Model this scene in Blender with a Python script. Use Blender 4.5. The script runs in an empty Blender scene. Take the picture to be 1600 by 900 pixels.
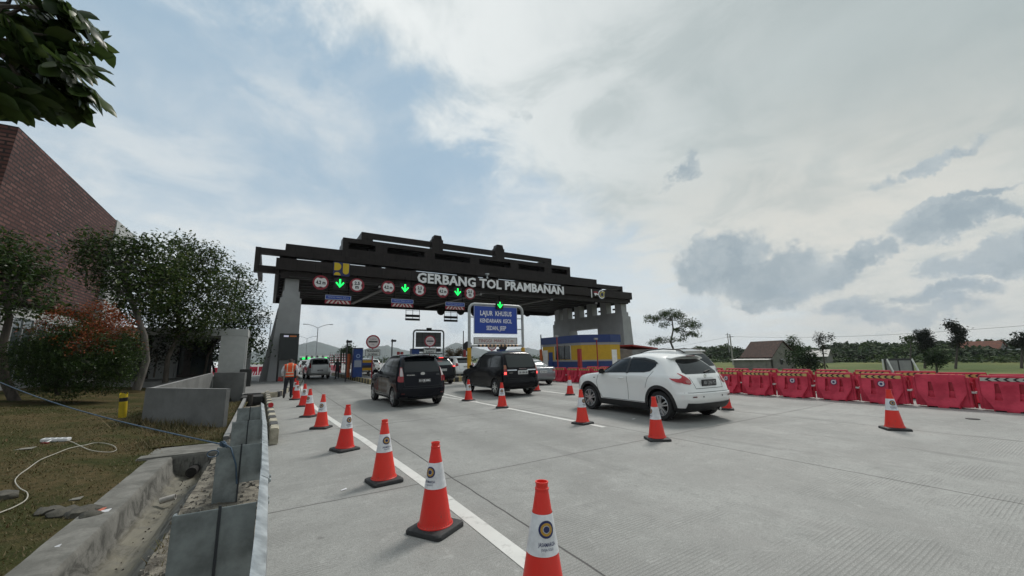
import bpy, bmesh, math, random
import numpy as np
from mathutils import Vector, Matrix, noise as mnoise
R = math.radians
C = bpy.context.scene.collection
scene = bpy.context.scene
random.seed(7)

# ------------------------------------------------------------------ camera
CAM_H, FPX, PITCH, ROLL, YAW = 1.516, 612.0, R(10.05), R(-1.11), R(31.2)
cam = bpy.data.objects.new('camera', bpy.data.cameras.new('camera'))
C.objects.link(cam); scene.camera = cam
cam.data.sensor_width = 36; cam.data.sensor_fit = 'HORIZONTAL'
cam.data.lens = FPX / 1600 * 36
cam.data.clip_start = .05; cam.data.clip_end = 30000
_f = Vector((0, math.cos(PITCH), math.sin(PITCH))); _r = Vector((1, 0, 0)); _u = _r.cross(_f)
_R = _r * math.cos(ROLL) + _u * math.sin(ROLL); _U = -_r * math.sin(ROLL) + _u * math.cos(ROLL)
_rz = Matrix.Rotation(-YAW, 3, 'Z')
_R, _U, _F = _rz @ _R, _rz @ _U, _rz @ _f
_m = Matrix((_R, _U, -_F)).transposed().to_4x4(); _m.translation = (0, 0, CAM_H)
cam.matrix_world = _m

def ray(x, y):
    return _F * FPX + _R * (x - 800) - _U * (y - 450)
def at(x, y, Y):                       # surveying helper: the point seen at photo pixel x, y in the plane of depth Y
    d = ray(x, y); t = Y / d.y
    return Vector((0, 0, CAM_H)) + d * t
def atX(x, y, X):
    d = ray(x, y); t = X / d.x
    return Vector((0, 0, CAM_H)) + d * t
def gnd(x, y, z=0.0):                  # the point seen at photo pixel x, y on the level z
    d = ray(x, y); t = (z - CAM_H) / d.z
    return Vector((0, 0, CAM_H)) + d * t

# ------------------------------------------------------------------ sun, sky, exposure
SUN_EL, SUN_AZ = R(48), R(62)          # azimuth measured from +Y towards +X
sun = bpy.data.objects.new('sun', bpy.data.lights.new('sun', 'SUN')); C.objects.link(sun)
sun.data.energy = 1.5; sun.data.angle = R(14); sun.data.color = (1, .955, .9)
_sd = Vector((math.sin(SUN_AZ) * math.cos(SUN_EL), math.cos(SUN_AZ) * math.cos(SUN_EL), math.sin(SUN_EL)))
sun.rotation_euler = (-_sd).to_track_quat('-Z', 'Y').to_euler()
scene.view_settings.view_transform = 'Standard'; scene.view_settings.look = 'None'
scene.view_settings.exposure = 0.58; scene.view_settings.gamma = 1.0
scene.view_settings.use_curve_mapping = False

class NT:
    """small helper to write node trees"""
    def __init__(s, tree): s.t = tree; tree.nodes.clear()
    def n(s, typ, ins=None, **props):
        nd = s.t.nodes.new(typ)
        for k, v in props.items(): setattr(nd, k, v)
        for k, v in (ins or {}).items(): s.set(nd, k, v)
        return nd
    def set(s, nd, k, v):
        i = nd.inputs[k]
        if isinstance(v, bpy.types.NodeSocket): s.t.links.new(v, i)
        elif isinstance(v, bpy.types.Node): s.t.links.new(v.outputs[0], i)
        else:
            if isinstance(v, (tuple, list)) and len(v) == 3 and i.type == 'RGBA': v = (*v, 1)
            i.default_value = v
    def m(s, op, a, b=0.0, c=0.0, clamp=False):
        return s.n('ShaderNodeMath', {0: a, 1: b, 2: c}, operation=op, use_clamp=clamp).outputs[0]
    def ss(s, x, lo, hi, a=0.0, b=1.0):   # smoothstep
        return s.n('ShaderNodeMapRange', {'Value': x, 'From Min': lo, 'From Max': hi, 'To Min': a, 'To Max': b},
                   interpolation_type='SMOOTHSTEP').outputs[0]
    def mix(s, f, a, b, blend='MIX'):
        nd = s.n('ShaderNodeMix', data_type='RGBA', blend_type=blend)
        s.set(nd, 0, f); s.set(nd, 6, a); s.set(nd, 7, b)
        return nd.outputs[2]
    def noise(s, vec, scale, detail=4, rough=.55, dist=0.0, out=0):
        return s.n('ShaderNodeTexNoise', {'Vector': vec, 'Scale': scale, 'Detail': detail, 'Roughness': rough,
                                          'Distortion': dist}).outputs[out]
    def vmul(s, v, k):
        return s.n('ShaderNodeVectorMath', {0: v, 1: k}, operation='MULTIPLY').outputs[0]
    def vadd(s, v, k):
        return s.n('ShaderNodeVectorMath', {0: v, 1: k}, operation='ADD').outputs[0]

world = bpy.data.worlds.new('World'); scene.world = world; world.use_nodes = True
w = NT(world.node_tree)
tc = w.n('ShaderNodeTexCoord')
dirv = w.n('ShaderNodeVectorMath', {0: tc.outputs['Generated']}, operation='NORMALIZE').outputs[0]
sep = w.n('ShaderNodeSeparateXYZ', {0: dirv})
dz = w.m('MAXIMUM', sep.outputs[2], 0.0)
k = w.m('DIVIDE', 1.0, w.m('ADD', dz, 0.16))
plane = w.n('ShaderNodeCombineXYZ', {0: w.m('MULTIPLY', sep.outputs[0], k), 1: w.m('MULTIPLY', sep.outputs[1], k), 2: 0.0}).outputs[0]
nA = w.noise(w.vadd(plane, (3.1, 1.7, 0)), 1.1, 7, .6, .6)
nB = w.noise(w.vadd(plane, (8.3, 5.2, 2)), 3.0, 7, .62, .5)
nD = w.noise(w.vadd(dirv, (0.4, 2.2, 1.3)), 10.0, 8, .64, .2)
warp = w.n('ShaderNodeVectorMath', {0: w.noise(dirv, 3.4, 6, .64, 0, 1), 1: (.5, .5, .5)}, operation='SUBTRACT').outputs[0]
def warped(k): return w.n('ShaderNodeVectorMath', {0: w.vadd(dirv, w.vmul(warp, (k, k, k)))}, operation='NORMALIZE').outputs[0]
dw, dw2 = warped(.16), warped(.46)
warp2 = w.n('ShaderNodeVectorMath', {0: w.noise(dirv, 9.0, 8, .68, 0, 1), 1: (.5, .5, .5)}, operation='SUBTRACT').outputs[0]
dwc = w.n('ShaderNodeVectorMath', {0: w.vadd(w.vadd(dirv, w.vmul(warp, (.10, .10, .10))), w.vmul(warp2, (.17, .17, .13)))}, operation='NORMALIZE').outputs[0]
def vdot(v, a): return w.n('ShaderNodeVectorMath', {0: v, 1: tuple(a)}, operation='DOT_PRODUCT').outputs['Value']
def blob(px, py, rin, rout, v=None, sx=1.0, tilt=0.0):
    """soft patch of sky round a compass direction (given by where it stands over the plaza)"""
    c = ray(px, py).normalized()
    e1 = c.cross(Vector((0, 0, 1))).normalized(); e2 = e1.cross(c)
    e1, e2 = e1 * math.cos(tilt) + e2 * math.sin(tilt), e2 * math.cos(tilt) - e1 * math.sin(tilt)
    vv = dw if v is None else v
    a, b, f = vdot(vv, e1), vdot(vv, e2), vdot(vv, c)
    a = w.m('DIVIDE', a, sx)
    r = w.m('SQRT', w.m('ADD', w.m('MULTIPLY', a, a), w.m('MULTIPLY', b, b)))
    r = w.m('ADD', r, w.m('MULTIPLY', w.m('LESS_THAN', f, 0.0), 9.0))
    return w.ss(r, rin, rout, 1.0, 0.0)
def total(*a):
    o = a[0]
    for b in a[1:]: o = w.m('MAXIMUM', o, b)
    return o
sky = w.n('ShaderNodeTexSky', sky_type='NISHITA', sun_disc=False, sun_elevation=SUN_EL, sun_rotation=SUN_AZ,
          air_density=1.0, dust_density=2.5, ozone_density=2.0)
hz = w.ss(sep.outputs[2], 0.0, .40, 1.0, 0.0)
base = w.mix(.93, sky.outputs[0], w.mix(hz, (2.45, 3.38, 4.20), (4.9, 5.6, 6.0)))
# thin veil over the blue
veil = w.m('ADD', w.m('MULTIPLY', w.ss(nA, .42, .66), .50), w.m('MULTIPLY', w.ss(nB, .48, .72), .28))
deep = total(blob(300, 130, .05, .40), blob(330, 40, .02, .25), w.m('MULTIPLY', blob(680, 270, .02, .26, dw2, 1.5), .95), w.m('MULTIPLY', blob(130, 60, .1, .5), .7), w.m('MULTIPLY', blob(470, 280, .02, .26, dw2), .6))
veil = w.m('MULTIPLY', veil, w.m('SUBTRACT', 1.0, w.m('MULTIPLY', deep, .80)), clamp=True)
soft = total(blob(230, 330, .02, .42, dw2, 1.4), w.m('MULTIPLY', blob(660, 340, .0, .14, dw2, 1.3), .8), w.m('MULTIPLY', blob(440, 130, .0, .10, dw2, 2.6, R(-28)), .9), w.m('MULTIPLY', blob(430, 205, .0, .08, dw2, 3.0, R(-14)), .7), w.m('MULTIPLY', blob(560, 500, .02, .22, dw2, 2.0), .8), w.m('MULTIPLY', blob(860, 330, .02, .2, dw2, 1.8), .8))
veil = w.m('ADD', veil, w.m('MULTIPLY', soft, w.ss(nB, .3, .65, .25, .75)), clamp=True)
veil = w.m('ADD', veil, w.ss(sep.outputs[2], .02, .22, .30, 0.0), clamp=True)
col = w.mix(veil, base, (4.75, 5.1, 5.25))
# the broad bright sheet crossing the sky from upper left down to the middle right, ragged along its lower edge
pA, pB = ray(330, -30).normalized(), ray(1010, 420).normalized()
nrm = pA.cross(pB).normalized(); nrm = nrm if nrm.dot(ray(1100, 50)) > 0 else -nrm
sd = w.m('ADD', vdot(dw2, nrm), w.m('MULTIPLY', w.m('SUBTRACT', nB, .5), .30))
sheet = w.ss(sd, -.03, .17)
edge = w.m('MULTIPLY', sheet, w.ss(sd, .30, .80, 1.0, 0.0))
inner = w.mix(w.ss(nB, .30, .66), (3.7, 4.12, 4.18), (4.8, 5.15, 5.2))
col = w.mix(w.m('MULTIPLY', sheet, .93), col, inner)
col = w.mix(w.m('MULTIPLY', edge, w.ss(nB, .34, .60, .25, .95)), col, (5.9, 6.15, 6.15))
# thicker grey layer towards the upper right
right = w.m('MULTIPLY', total(blob(1600, 40, .1, .85, dw, 1.3), w.m('MULTIPLY', blob(1250, -150, .1, .6), .55)), sheet)
col = w.mix(w.m('MULTIPLY', right, .85), col, w.mix(w.ss(nA, .3, .7), (2.45, 2.88, 2.93), (3.05, 3.48, 3.5)))
# light from behind the cloud, low on the right
glow = w.m('MULTIPLY', total(blob(1300, 360, .0, .34, dw, 2.0), w.m('MULTIPLY', blob(1450, 450, .0, .22, dw, 2.4), .8)), w.ss(nB, .3, .6, .5, 1.0))
col = w.mix(w.m('MULTIPLY', glow, .85), col, (5.05, 4.98, 4.6))
# small dark cumulus, billowing along the top
def puff(px, py, r, sx=1.0, k=1.0, tilt=0.0, v=None): return w.m('MULTIPLY', blob(px, py, r * .25, r * 1.6, v or dwc, sx, tilt), k)
cum = total(puff(1130, 408, .080, 1.3), puff(1200, 430, .070, 1.7), puff(1280, 428, .040, 2.0, .95), puff(1352, 396, .028, 2.0, .95), puff(1195, 474, .030, 2.2, .80), puff(1105, 382, .046, 1.0, .95),
            puff(1475, 352, .034, 2.2, 1.0, R(6)), puff(1540, 336, .028, 1.8, 1.0, R(6)), puff(1545, 412, .032, 1.5), puff(1495, 424, .024, 1.6, .95), puff(1620, 400, .04, 1.4),
            puff(1455, 256, .016, 5.0, .85, R(10)), puff(1510, 313, .013, 6.5, .85, R(8)), puff(1068, 266, .034, .8, .62), puff(1055, 292, .022, 1.0, .5), puff(1470, 462, .018, 3.5, .72), puff(1340, 478, .024, 3.5, .72), puff(815, 186, .030, 1.4, .50, 0, dw2), puff(1430, 490, .02, 5.0, .66))
cum = w.m('ADD', cum, w.m('MULTIPLY', w.m('SUBTRACT', nD, .5), 1.0))
cumm = w.ss(cum, .35, .74)
lit = w.m('ADD', w.ss(cum, .45, 1.1, .6, 0.0), w.m('MULTIPLY', w.ss(w.noise(dwc, 13.0, 6, .6), .40, .64), .65), clamp=True)
ccol = w.mix(lit, (1.95, 2.5, 2.9), (3.1, 3.55, 3.8))
col = w.mix(w.m('MULTIPLY', cumm, .90), col, ccol)
# low banks over the hills
bank = w.m('MULTIPLY', w.m('MULTIPLY', w.ss(sep.outputs[2], .03, .07), w.ss(sep.outputs[2], .10, .17, 1.0, 0.0)), w.ss(nD, .46, .60))
col = w.mix(w.m('MULTIPLY', bank, w.m('MULTIPLY', w.m('SUBTRACT', 1.0, glow), .5)), col, (2.75, 3.4, 4.0))
# unseen sky behind the viewer, darkened to dim the reflections in the black cars
back = w.ss(vdot(dirv, (_F.x, _F.y, 0)), -.15, -.75)
col = w.mix(w.m('MULTIPLY', back, .6), col, (1.6, 1.8, 2.0))
bg = w.n('ShaderNodeBackground', {'Color': col, 'Strength': .1})
w.n('ShaderNodeOutputWorld', {'Surface': bg.outputs[0]})
# ------------------------------------------------------------------ materials
MATS = {}
def M(name, col, rough=.6, metal=0.0, var=0.0, vscale=4.0, bump=0.0, bscale=30.0, spec=.5, coat=0.0, emit=0.0, col2=None, stretch=(1, 1, 1)):
    if name in MATS: return MATS[name]
    m = bpy.data.materials.new(name); m.use_nodes = True; t = NT(m.node_tree)
    p = t.n('ShaderNodeBsdfPrincipled', {'Base Color': (*col, 1), 'Roughness': rough, 'Metallic': metal, 'Specular IOR Level': spec, 'Coat Weight': coat, 'Coat Roughness': .04})
    if var or bump:
        co = t.n('ShaderNodeTexCoord').outputs['Object']
        if stretch != (1, 1, 1): co = t.vmul(co, stretch)
    if var:
        f = t.ss(t.noise(co, vscale, 6, .62), .3, .7)
        a = tuple(c * (1 - var) for c in col); b = tuple(min(1, c * (1 + var)) for c in (col2 or col))
        t.set(p, 'Base Color', t.mix(f, a, b))
        t.set(p, 'Roughness', t.m('ADD', rough - .06, t.m('MULTIPLY', f, .12)))
    if bump:
        t.set(p, 'Normal', t.n('ShaderNodeBump', {'Height': t.noise(co, bscale, 5, .6), 'Strength': bump, 'Distance': .02}).outputs[0])
    if emit:
        t.set(p, 'Emission Color', (*col, 1)); t.set(p, 'Emission Strength', emit)
    t.n('ShaderNodeOutputMaterial', {'Surface': p.outputs[0]})
    MATS[name] = m; return m

# ------------------------------------------------------------------ meshes
class MB:
    def __init__(s): s.v = []; s.f = []; s.mi = []; s.cur = 0
    def add(s, vs, fs, mi=None):
        o = len(s.v); s.v += [tuple(v) for v in vs]
        for f in fs: s.f.append(tuple(i + o for i in f)); s.mi.append(s.cur if mi is None else mi)
    def box(s, x0, x1, y0, y1, z0, z1, mi=None):
        s.add([(x0, y0, z0), (x1, y0, z0), (x1, y1, z0), (x0, y1, z0), (x0, y0, z1), (x1, y0, z1), (x1, y1, z1), (x0, y1, z1)],
              [(3, 2, 1, 0), (4, 5, 6, 7), (0, 1, 5, 4), (1, 2, 6, 5), (2, 3, 7, 6), (3, 0, 4, 7)], mi)
    def hexa(s, b, t, mi=None):            # two quads, bottom and top
        s.add(list(b) + list(t), [(3, 2, 1, 0), (4, 5, 6, 7), (0, 1, 5, 4), (1, 2, 6, 5), (2, 3, 7, 6), (3, 0, 4, 7)], mi)
    def bar(s, a, b, w, h=None, up=(0, 0, 1), mi=None):
        a, b = Vector(a), Vector(b); d = (b - a).normalized(); h = h or w
        sd = d.cross(Vector(up))
        if sd.length < 1e-4: sd = d.cross(Vector((1, 0, 0)))
        sd.normalize(); u = sd.cross(d)
        q = lambda p: [p - sd * w / 2 - u * h / 2, p + sd * w / 2 - u * h / 2, p + sd * w / 2 + u * h / 2, p - sd * w / 2 + u * h / 2]
        s.add(q(a) + q(b), [(0, 1, 2, 3), (7, 6, 5, 4), (0, 4, 5, 1), (1, 5, 6, 2), (2, 6, 7, 3), (3, 7, 4, 0)], mi)
    def tube(s, pts, r, n=8, mi=None, caps=True):
        pts = [Vector(p) for p in pts]; rs = r if isinstance(r, (list, tuple)) else [r] * len(pts)
        vs = []; prev = None
        for i, p in enumerate(pts):
            d = (pts[min(i + 1, len(pts) - 1)] - pts[max(i - 1, 0)]).normalized()
            if prev is None:
                sd = d.cross(Vector((0, 0, 1)))
                if sd.length < .05: sd = d.cross(Vector((1, 0, 0)))
            else: sd = prev - d * prev.dot(d)
            sd.normalize(); prev = sd; u = d.cross(sd)
            vs += [p + (sd * math.cos(2 * math.pi * j / n) + u * math.sin(2 * math.pi * j / n)) * rs[i] for j in range(n)]
        fs = []
        for i in range(len(pts) - 1):
            for j in range(n):
                a, b = i * n + j, i * n + (j + 1) % n; fs.append((a, b, b + n, a + n))
        if caps: fs += [tuple(range(n))[::-1], tuple(range((len(pts) - 1) * n, len(pts) * n))]
        s.add(vs, fs, mi)
    def lathe(s, prof, n=24, c=(0, 0, 0), axis='Z', mi=None, closed=False):
        vs = []
        for r, z in prof:
            for j in range(n):
                a = 2 * math.pi * j / n; x, y = r * math.cos(a), r * math.sin(a)
                p = (x, y, z) if axis == 'Z' else ((z, x, y) if axis == 'X' else (x, z, y))
                vs.append((p[0] + c[0], p[1] + c[1], p[2] + c[2]))
        fs = []; m = len(prof)
        for i in range(m if closed else m - 1):
            for j in range(n):
                a, b = i * n + j, i * n + (j + 1) % n; i2 = ((i + 1) % m) * n
                fs.append((a, b, i2 + (j + 1) % n, i2 + j))
        if not closed: fs += [tuple(range(n))[::-1], tuple(range((m - 1) * n, m * n))]
        s.add(vs, fs, mi)
    def prism(s, poly, y0, y1, fn=None, mi=None):   # poly in x,z swept along y (or mapped by fn(u, v, w))
        fn = fn or (lambda u, v, w: (u, w, v)); n = len(poly)
        s.add([fn(u, v, y0) for u, v in poly] + [fn(u, v, y1) for u, v in poly],
              [tuple(range(n)), tuple(range(2 * n - 1, n - 1, -1))] + [(i, i + n, (i + 1) % n + n, (i + 1) % n) for i in range(n)], mi)
    def build(s, name, mats, parent=None, loc=(0, 0, 0), rotz=0.0, smooth=None, bevel=0.0, fix=True):
        me = bpy.data.meshes.new(name)
        me.from_pydata(s.v, [], s.f)
        mats = mats if isinstance(mats, (list, tuple)) else [mats]
        for m in mats: me.materials.append(m)
        me.polygons.foreach_set('material_index', s.mi)
        if fix:
            bm = bmesh.new(); bm.from_mesh(me)
            bmesh.ops.recalc_face_normals(bm, faces=bm.faces)
            if bevel: bmesh.ops.bevel(bm, geom=[e for e in bm.edges if len(e.link_faces) == 2 and e.calc_face_angle(0) > .5], offset=bevel, segments=2, affect='EDGES', clamp_overlap=True)
            bm.to_mesh(me); bm.free()
        if smooth is not None: shade(me, smooth)
        me.update()
        return link(name, me, parent, loc, rotz)

def shade(me, deg):
    bm = bmesh.new(); bm.from_mesh(me); a = R(deg)
    for f in bm.faces: f.smooth = True
    for e in bm.edges: e.smooth = len(e.link_faces) == 2 and e.calc_face_angle(0) < a
    bm.to_mesh(me); bm.free()
def link(name, me, parent=None, loc=(0, 0, 0), rotz=0.0):
    o = bpy.data.objects.new(name, me); C.objects.link(o); o.location = loc; o.rotation_euler = (0, 0, rotz)
    if parent is not None: o.parent = parent
    return o
def tag(o, label=None, cat=None, group=None, kind=None):
    if label: o['label'] = label
    if cat: o['category'] = cat
    if group: o['group'] = group
    if kind: o['kind'] = kind
    return o
def thing(name, label, cat, loc=(0, 0, 0), rotz=0.0, group=None):
    o = bpy.data.objects.new(name, None); C.objects.link(o); o.empty_display_size = .2
    o.location = loc; o.rotation_euler = (0, 0, rotz)
    return tag(o, label, cat, group)
def struct(o): o['kind'] = 'structure'; return o
def copy_tree(o, parent=None, loc=None, rotz=None, label=None):
    c = o.copy(); C.objects.link(c)
    if parent is not None: c.parent = parent
    if loc is not None: c.location = loc
    if rotz is not None: c.rotation_euler = (0, 0, rotz)
    if label: c['label'] = label
    for ch in [x for x in C.objects if x.parent == o]: copy_tree(ch, c)
    return c

def text_mesh(s, size=1.0, bold=0.0, align='CENTER', extrude=0.0, spacing=1.0):
    """lettering in the x, y plane, cap height about .7 size; returns verts, faces"""
    cu = bpy.data.curves.new('t', 'FONT'); cu.body = s; cu.size = size; cu.align_x = align; cu.offset = bold; cu.extrude = extrude
    cu.space_character = spacing; cu.resolution_u = 2
    o = bpy.data.objects.new('t', cu); C.objects.link(o)
    bpy.context.view_layer.update()
    me = bpy.data.meshes.new_from_object(o.evaluated_get(bpy.context.evaluated_depsgraph_get()))
    vs = [v.co.copy() for v in me.vertices]; fs = [tuple(p.vertices) for p in me.polygons]
    bpy.data.objects.remove(o); bpy.data.curves.remove(cu); bpy.data.meshes.remove(me)
    return vs, fs
def put_text(mb, s, x, z, y, size, mi=0, bold=0.0, width=None, height=None, extrude=0.0, align='CENTER', fn=None, spacing=1.0):
    """stand lettering up in the x, z plane facing -y, centred on x, baseline z; width fits it"""
    vs, fs = text_mesh(s, size, bold, align, extrude, spacing)
    x0, x1 = min(v.x for v in vs), max(v.x for v in vs); h = max(v.y for v in vs)
    kx = width / (x1 - x0) if width else 1.0; kz = height / h if height else 1.0
    cx = (x0 + x1) / 2 if align == 'CENTER' else x0
    f = fn or (lambda u, v, d: (x + u, y + d, z + v))
    mb.add([f((v.x - cx) * kx, v.y * kz, -v.z) for v in vs], fs, mi)
def disc(mb, x, z, y, r, n=24, mi=0, r0=0.0, a0=0.0, a1=2 * math.pi, fn=None):
    """flat disc or ring facing -y"""
    f = fn or (lambda u, v, d: (x + u, y + d, z + v))
    full = abs(a1 - a0 - 2 * math.pi) < 1e-6; k = n if full else n + 1
    ang = [a0 + (a1 - a0) * i / n for i in range(k)]
    o = [f(r * math.cos(a), r * math.sin(a), 0) for a in ang]
    if r0:
        i_ = [f(r0 * math.cos(a), r0 * math.sin(a), 0) for a in ang]
        mb.add(o + i_, [(i, (i + 1) % k, (i + 1) % k + k, i + k) for i in range(n)], mi)
    else:
        if not full: o.append(f(0, 0, 0))
        mb.add(o, [tuple(range(len(o)))], mi)
def boolean(o, cutters):
    for c in cutters:
        md = o.modifiers.new('b', 'BOOLEAN'); md.object = c; md.operation = 'DIFFERENCE'; md.solver = 'EXACT'
    bpy.context.view_layer.update()
    me = bpy.data.meshes.new_from_object(o.evaluated_get(bpy.context.evaluated_depsgraph_get()))
    old = o.data; o.modifiers.clear(); o.data = me; bpy.data.meshes.remove(old)
    for c in cutters:
        cm = c.data; bpy.data.objects.remove(c); bpy.data.meshes.remove(cm)
def lerp(a, b, t): return a + (b - a) * t
def sstep(a, b, x):
    t = min(1, max(0, (x - a) / (b - a))); return t * t * (3 - 2 * t)

# common materials
black_plastic = M('black_plastic', (.012, .012, .013), .55)
rubber = M('rubber', (.014, .014, .015), .75, var=.3, vscale=12)
galv = M('galvanised_steel', (.42, .45, .46), .42, .75, var=.22, vscale=7, bump=.08, bscale=40)
galv_dull = M('dull_galvanised', (.27, .30, .30), .5, .55, var=.3, vscale=5, bump=.06, bscale=30)
white_paint = M('white_paint', (.78, .78, .76), .5, var=.08)
letter_white = M('letter_white', (.90, .91, .92), .35)
conc_grey = M('grey_concrete', (.25, .25, .245), .85, var=.2, vscale=1.6, bump=.25, bscale=18)
tail_red = M('tail_red', (.28, .008, .012), .12, coat=.6)
brake_red = M('brake_red', (1, .06, .05), .2, emit=2.2)
sign_red = M('sign_red', (.30, .012, .03), .4)
sign_white = M('sign_white', (.74, .74, .74), .4, var=.05)
sign_black = M('sign_black', (.014, .014, .016), .5)
sign_blue = M('sign_blue', (.012, .055, .36), .35)
led_green = M('green_lamp', (.008, 1, .11), .3, emit=1.5)
# ------------------------------------------------------------------ ground
def lawn_h(x, y):
    """height of the verge left of the guardrail (x < 0)"""
    h = .12 * sstep(-1.5, -3.2, x) + .42 * sstep(-3.0, -8.5, x)
    return h + .03 * mnoise.noise(Vector((x * .8, y * .8, 0))) * sstep(-1.6, -2.4, x)
def terrain_h(x, y):
    right = -2.0 * sstep(21.5, 27, x) * sstep(75, 55, y - .9 * max(0, x - 22))
    if x > 22: right = -2.0 * sstep(21.5, 27, x)
    left = -2.0 * sstep(-45, -60, x)
    near = -.75 * sstep(.3, -.2, x) * sstep(70, 40, y) if x > -60 else 0
    return -.03 + min(right, left + near)
def axis_pts(lo, hi, dens):
    pts = [lo]
    while pts[-1] < hi: pts.append(pts[-1] + dens(pts[-1]))
    return pts
def grid_sheet(name, xs, ys, hf, mat):
    mb = MB(); n = len(xs)
    mb.v = [(x, y, hf(x, y)) for y in ys for x in xs]
    for j in range(len(ys) - 1):
        for i in range(n - 1): mb.f.append((j * n + i, j * n + i + 1, (j + 1) * n + i + 1, (j + 1) * n + i)); mb.mi.append(0)
    return mb.build(name, mat, smooth=60, fix=False)

def mat_field():
    m = bpy.data.materials.new('field'); m.use_nodes = True; t = NT(m.node_tree)
    co = t.n('ShaderNodeTexCoord').outputs['Object']
    big = t.ss(t.noise(t.vmul(co, (.006, .05, 1)), 2.0, 5, .6), .38, .62)
    strip = t.ss(t.noise(t.vmul(co, (.025, .004, 1)), 3.0, 3, .6), .45, .55)
    fine = t.ss(t.noise(co, 1.2, 6, .7), .3, .7)
    a = t.mix(big, (.075, .105, .022), (.16, .17, .05))
    a = t.mix(t.m('MULTIPLY', strip, .7), a, (.06, .10, .025))
    a = t.mix(t.m('MULTIPLY', fine, .4), a, (.10, .11, .045))
    p = t.n('ShaderNodeBsdfPrincipled', {'Base Color': a, 'Roughness': .9, 'Specular IOR Level': .15})
    t.set(p, 'Normal', t.n('ShaderNodeBump', {'Height': t.noise(co, 3, 6, .7), 'Strength': .6, 'Distance': .2}).outputs[0])
    t.n('ShaderNodeOutputMaterial', {'Surface': p.outputs[0]}); return m
xs = axis_pts(-2600, 3200, lambda x: 2.2 if -62 < x < 40 else (12 if -200 < x < 250 else 220))
ys = axis_pts(-260, 5200, lambda y: 3 if -40 < y < 110 else (15 if -120 < y < 300 else 260))
struct(grid_sheet('ground', xs, ys, terrain_h, mat_field()))

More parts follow.
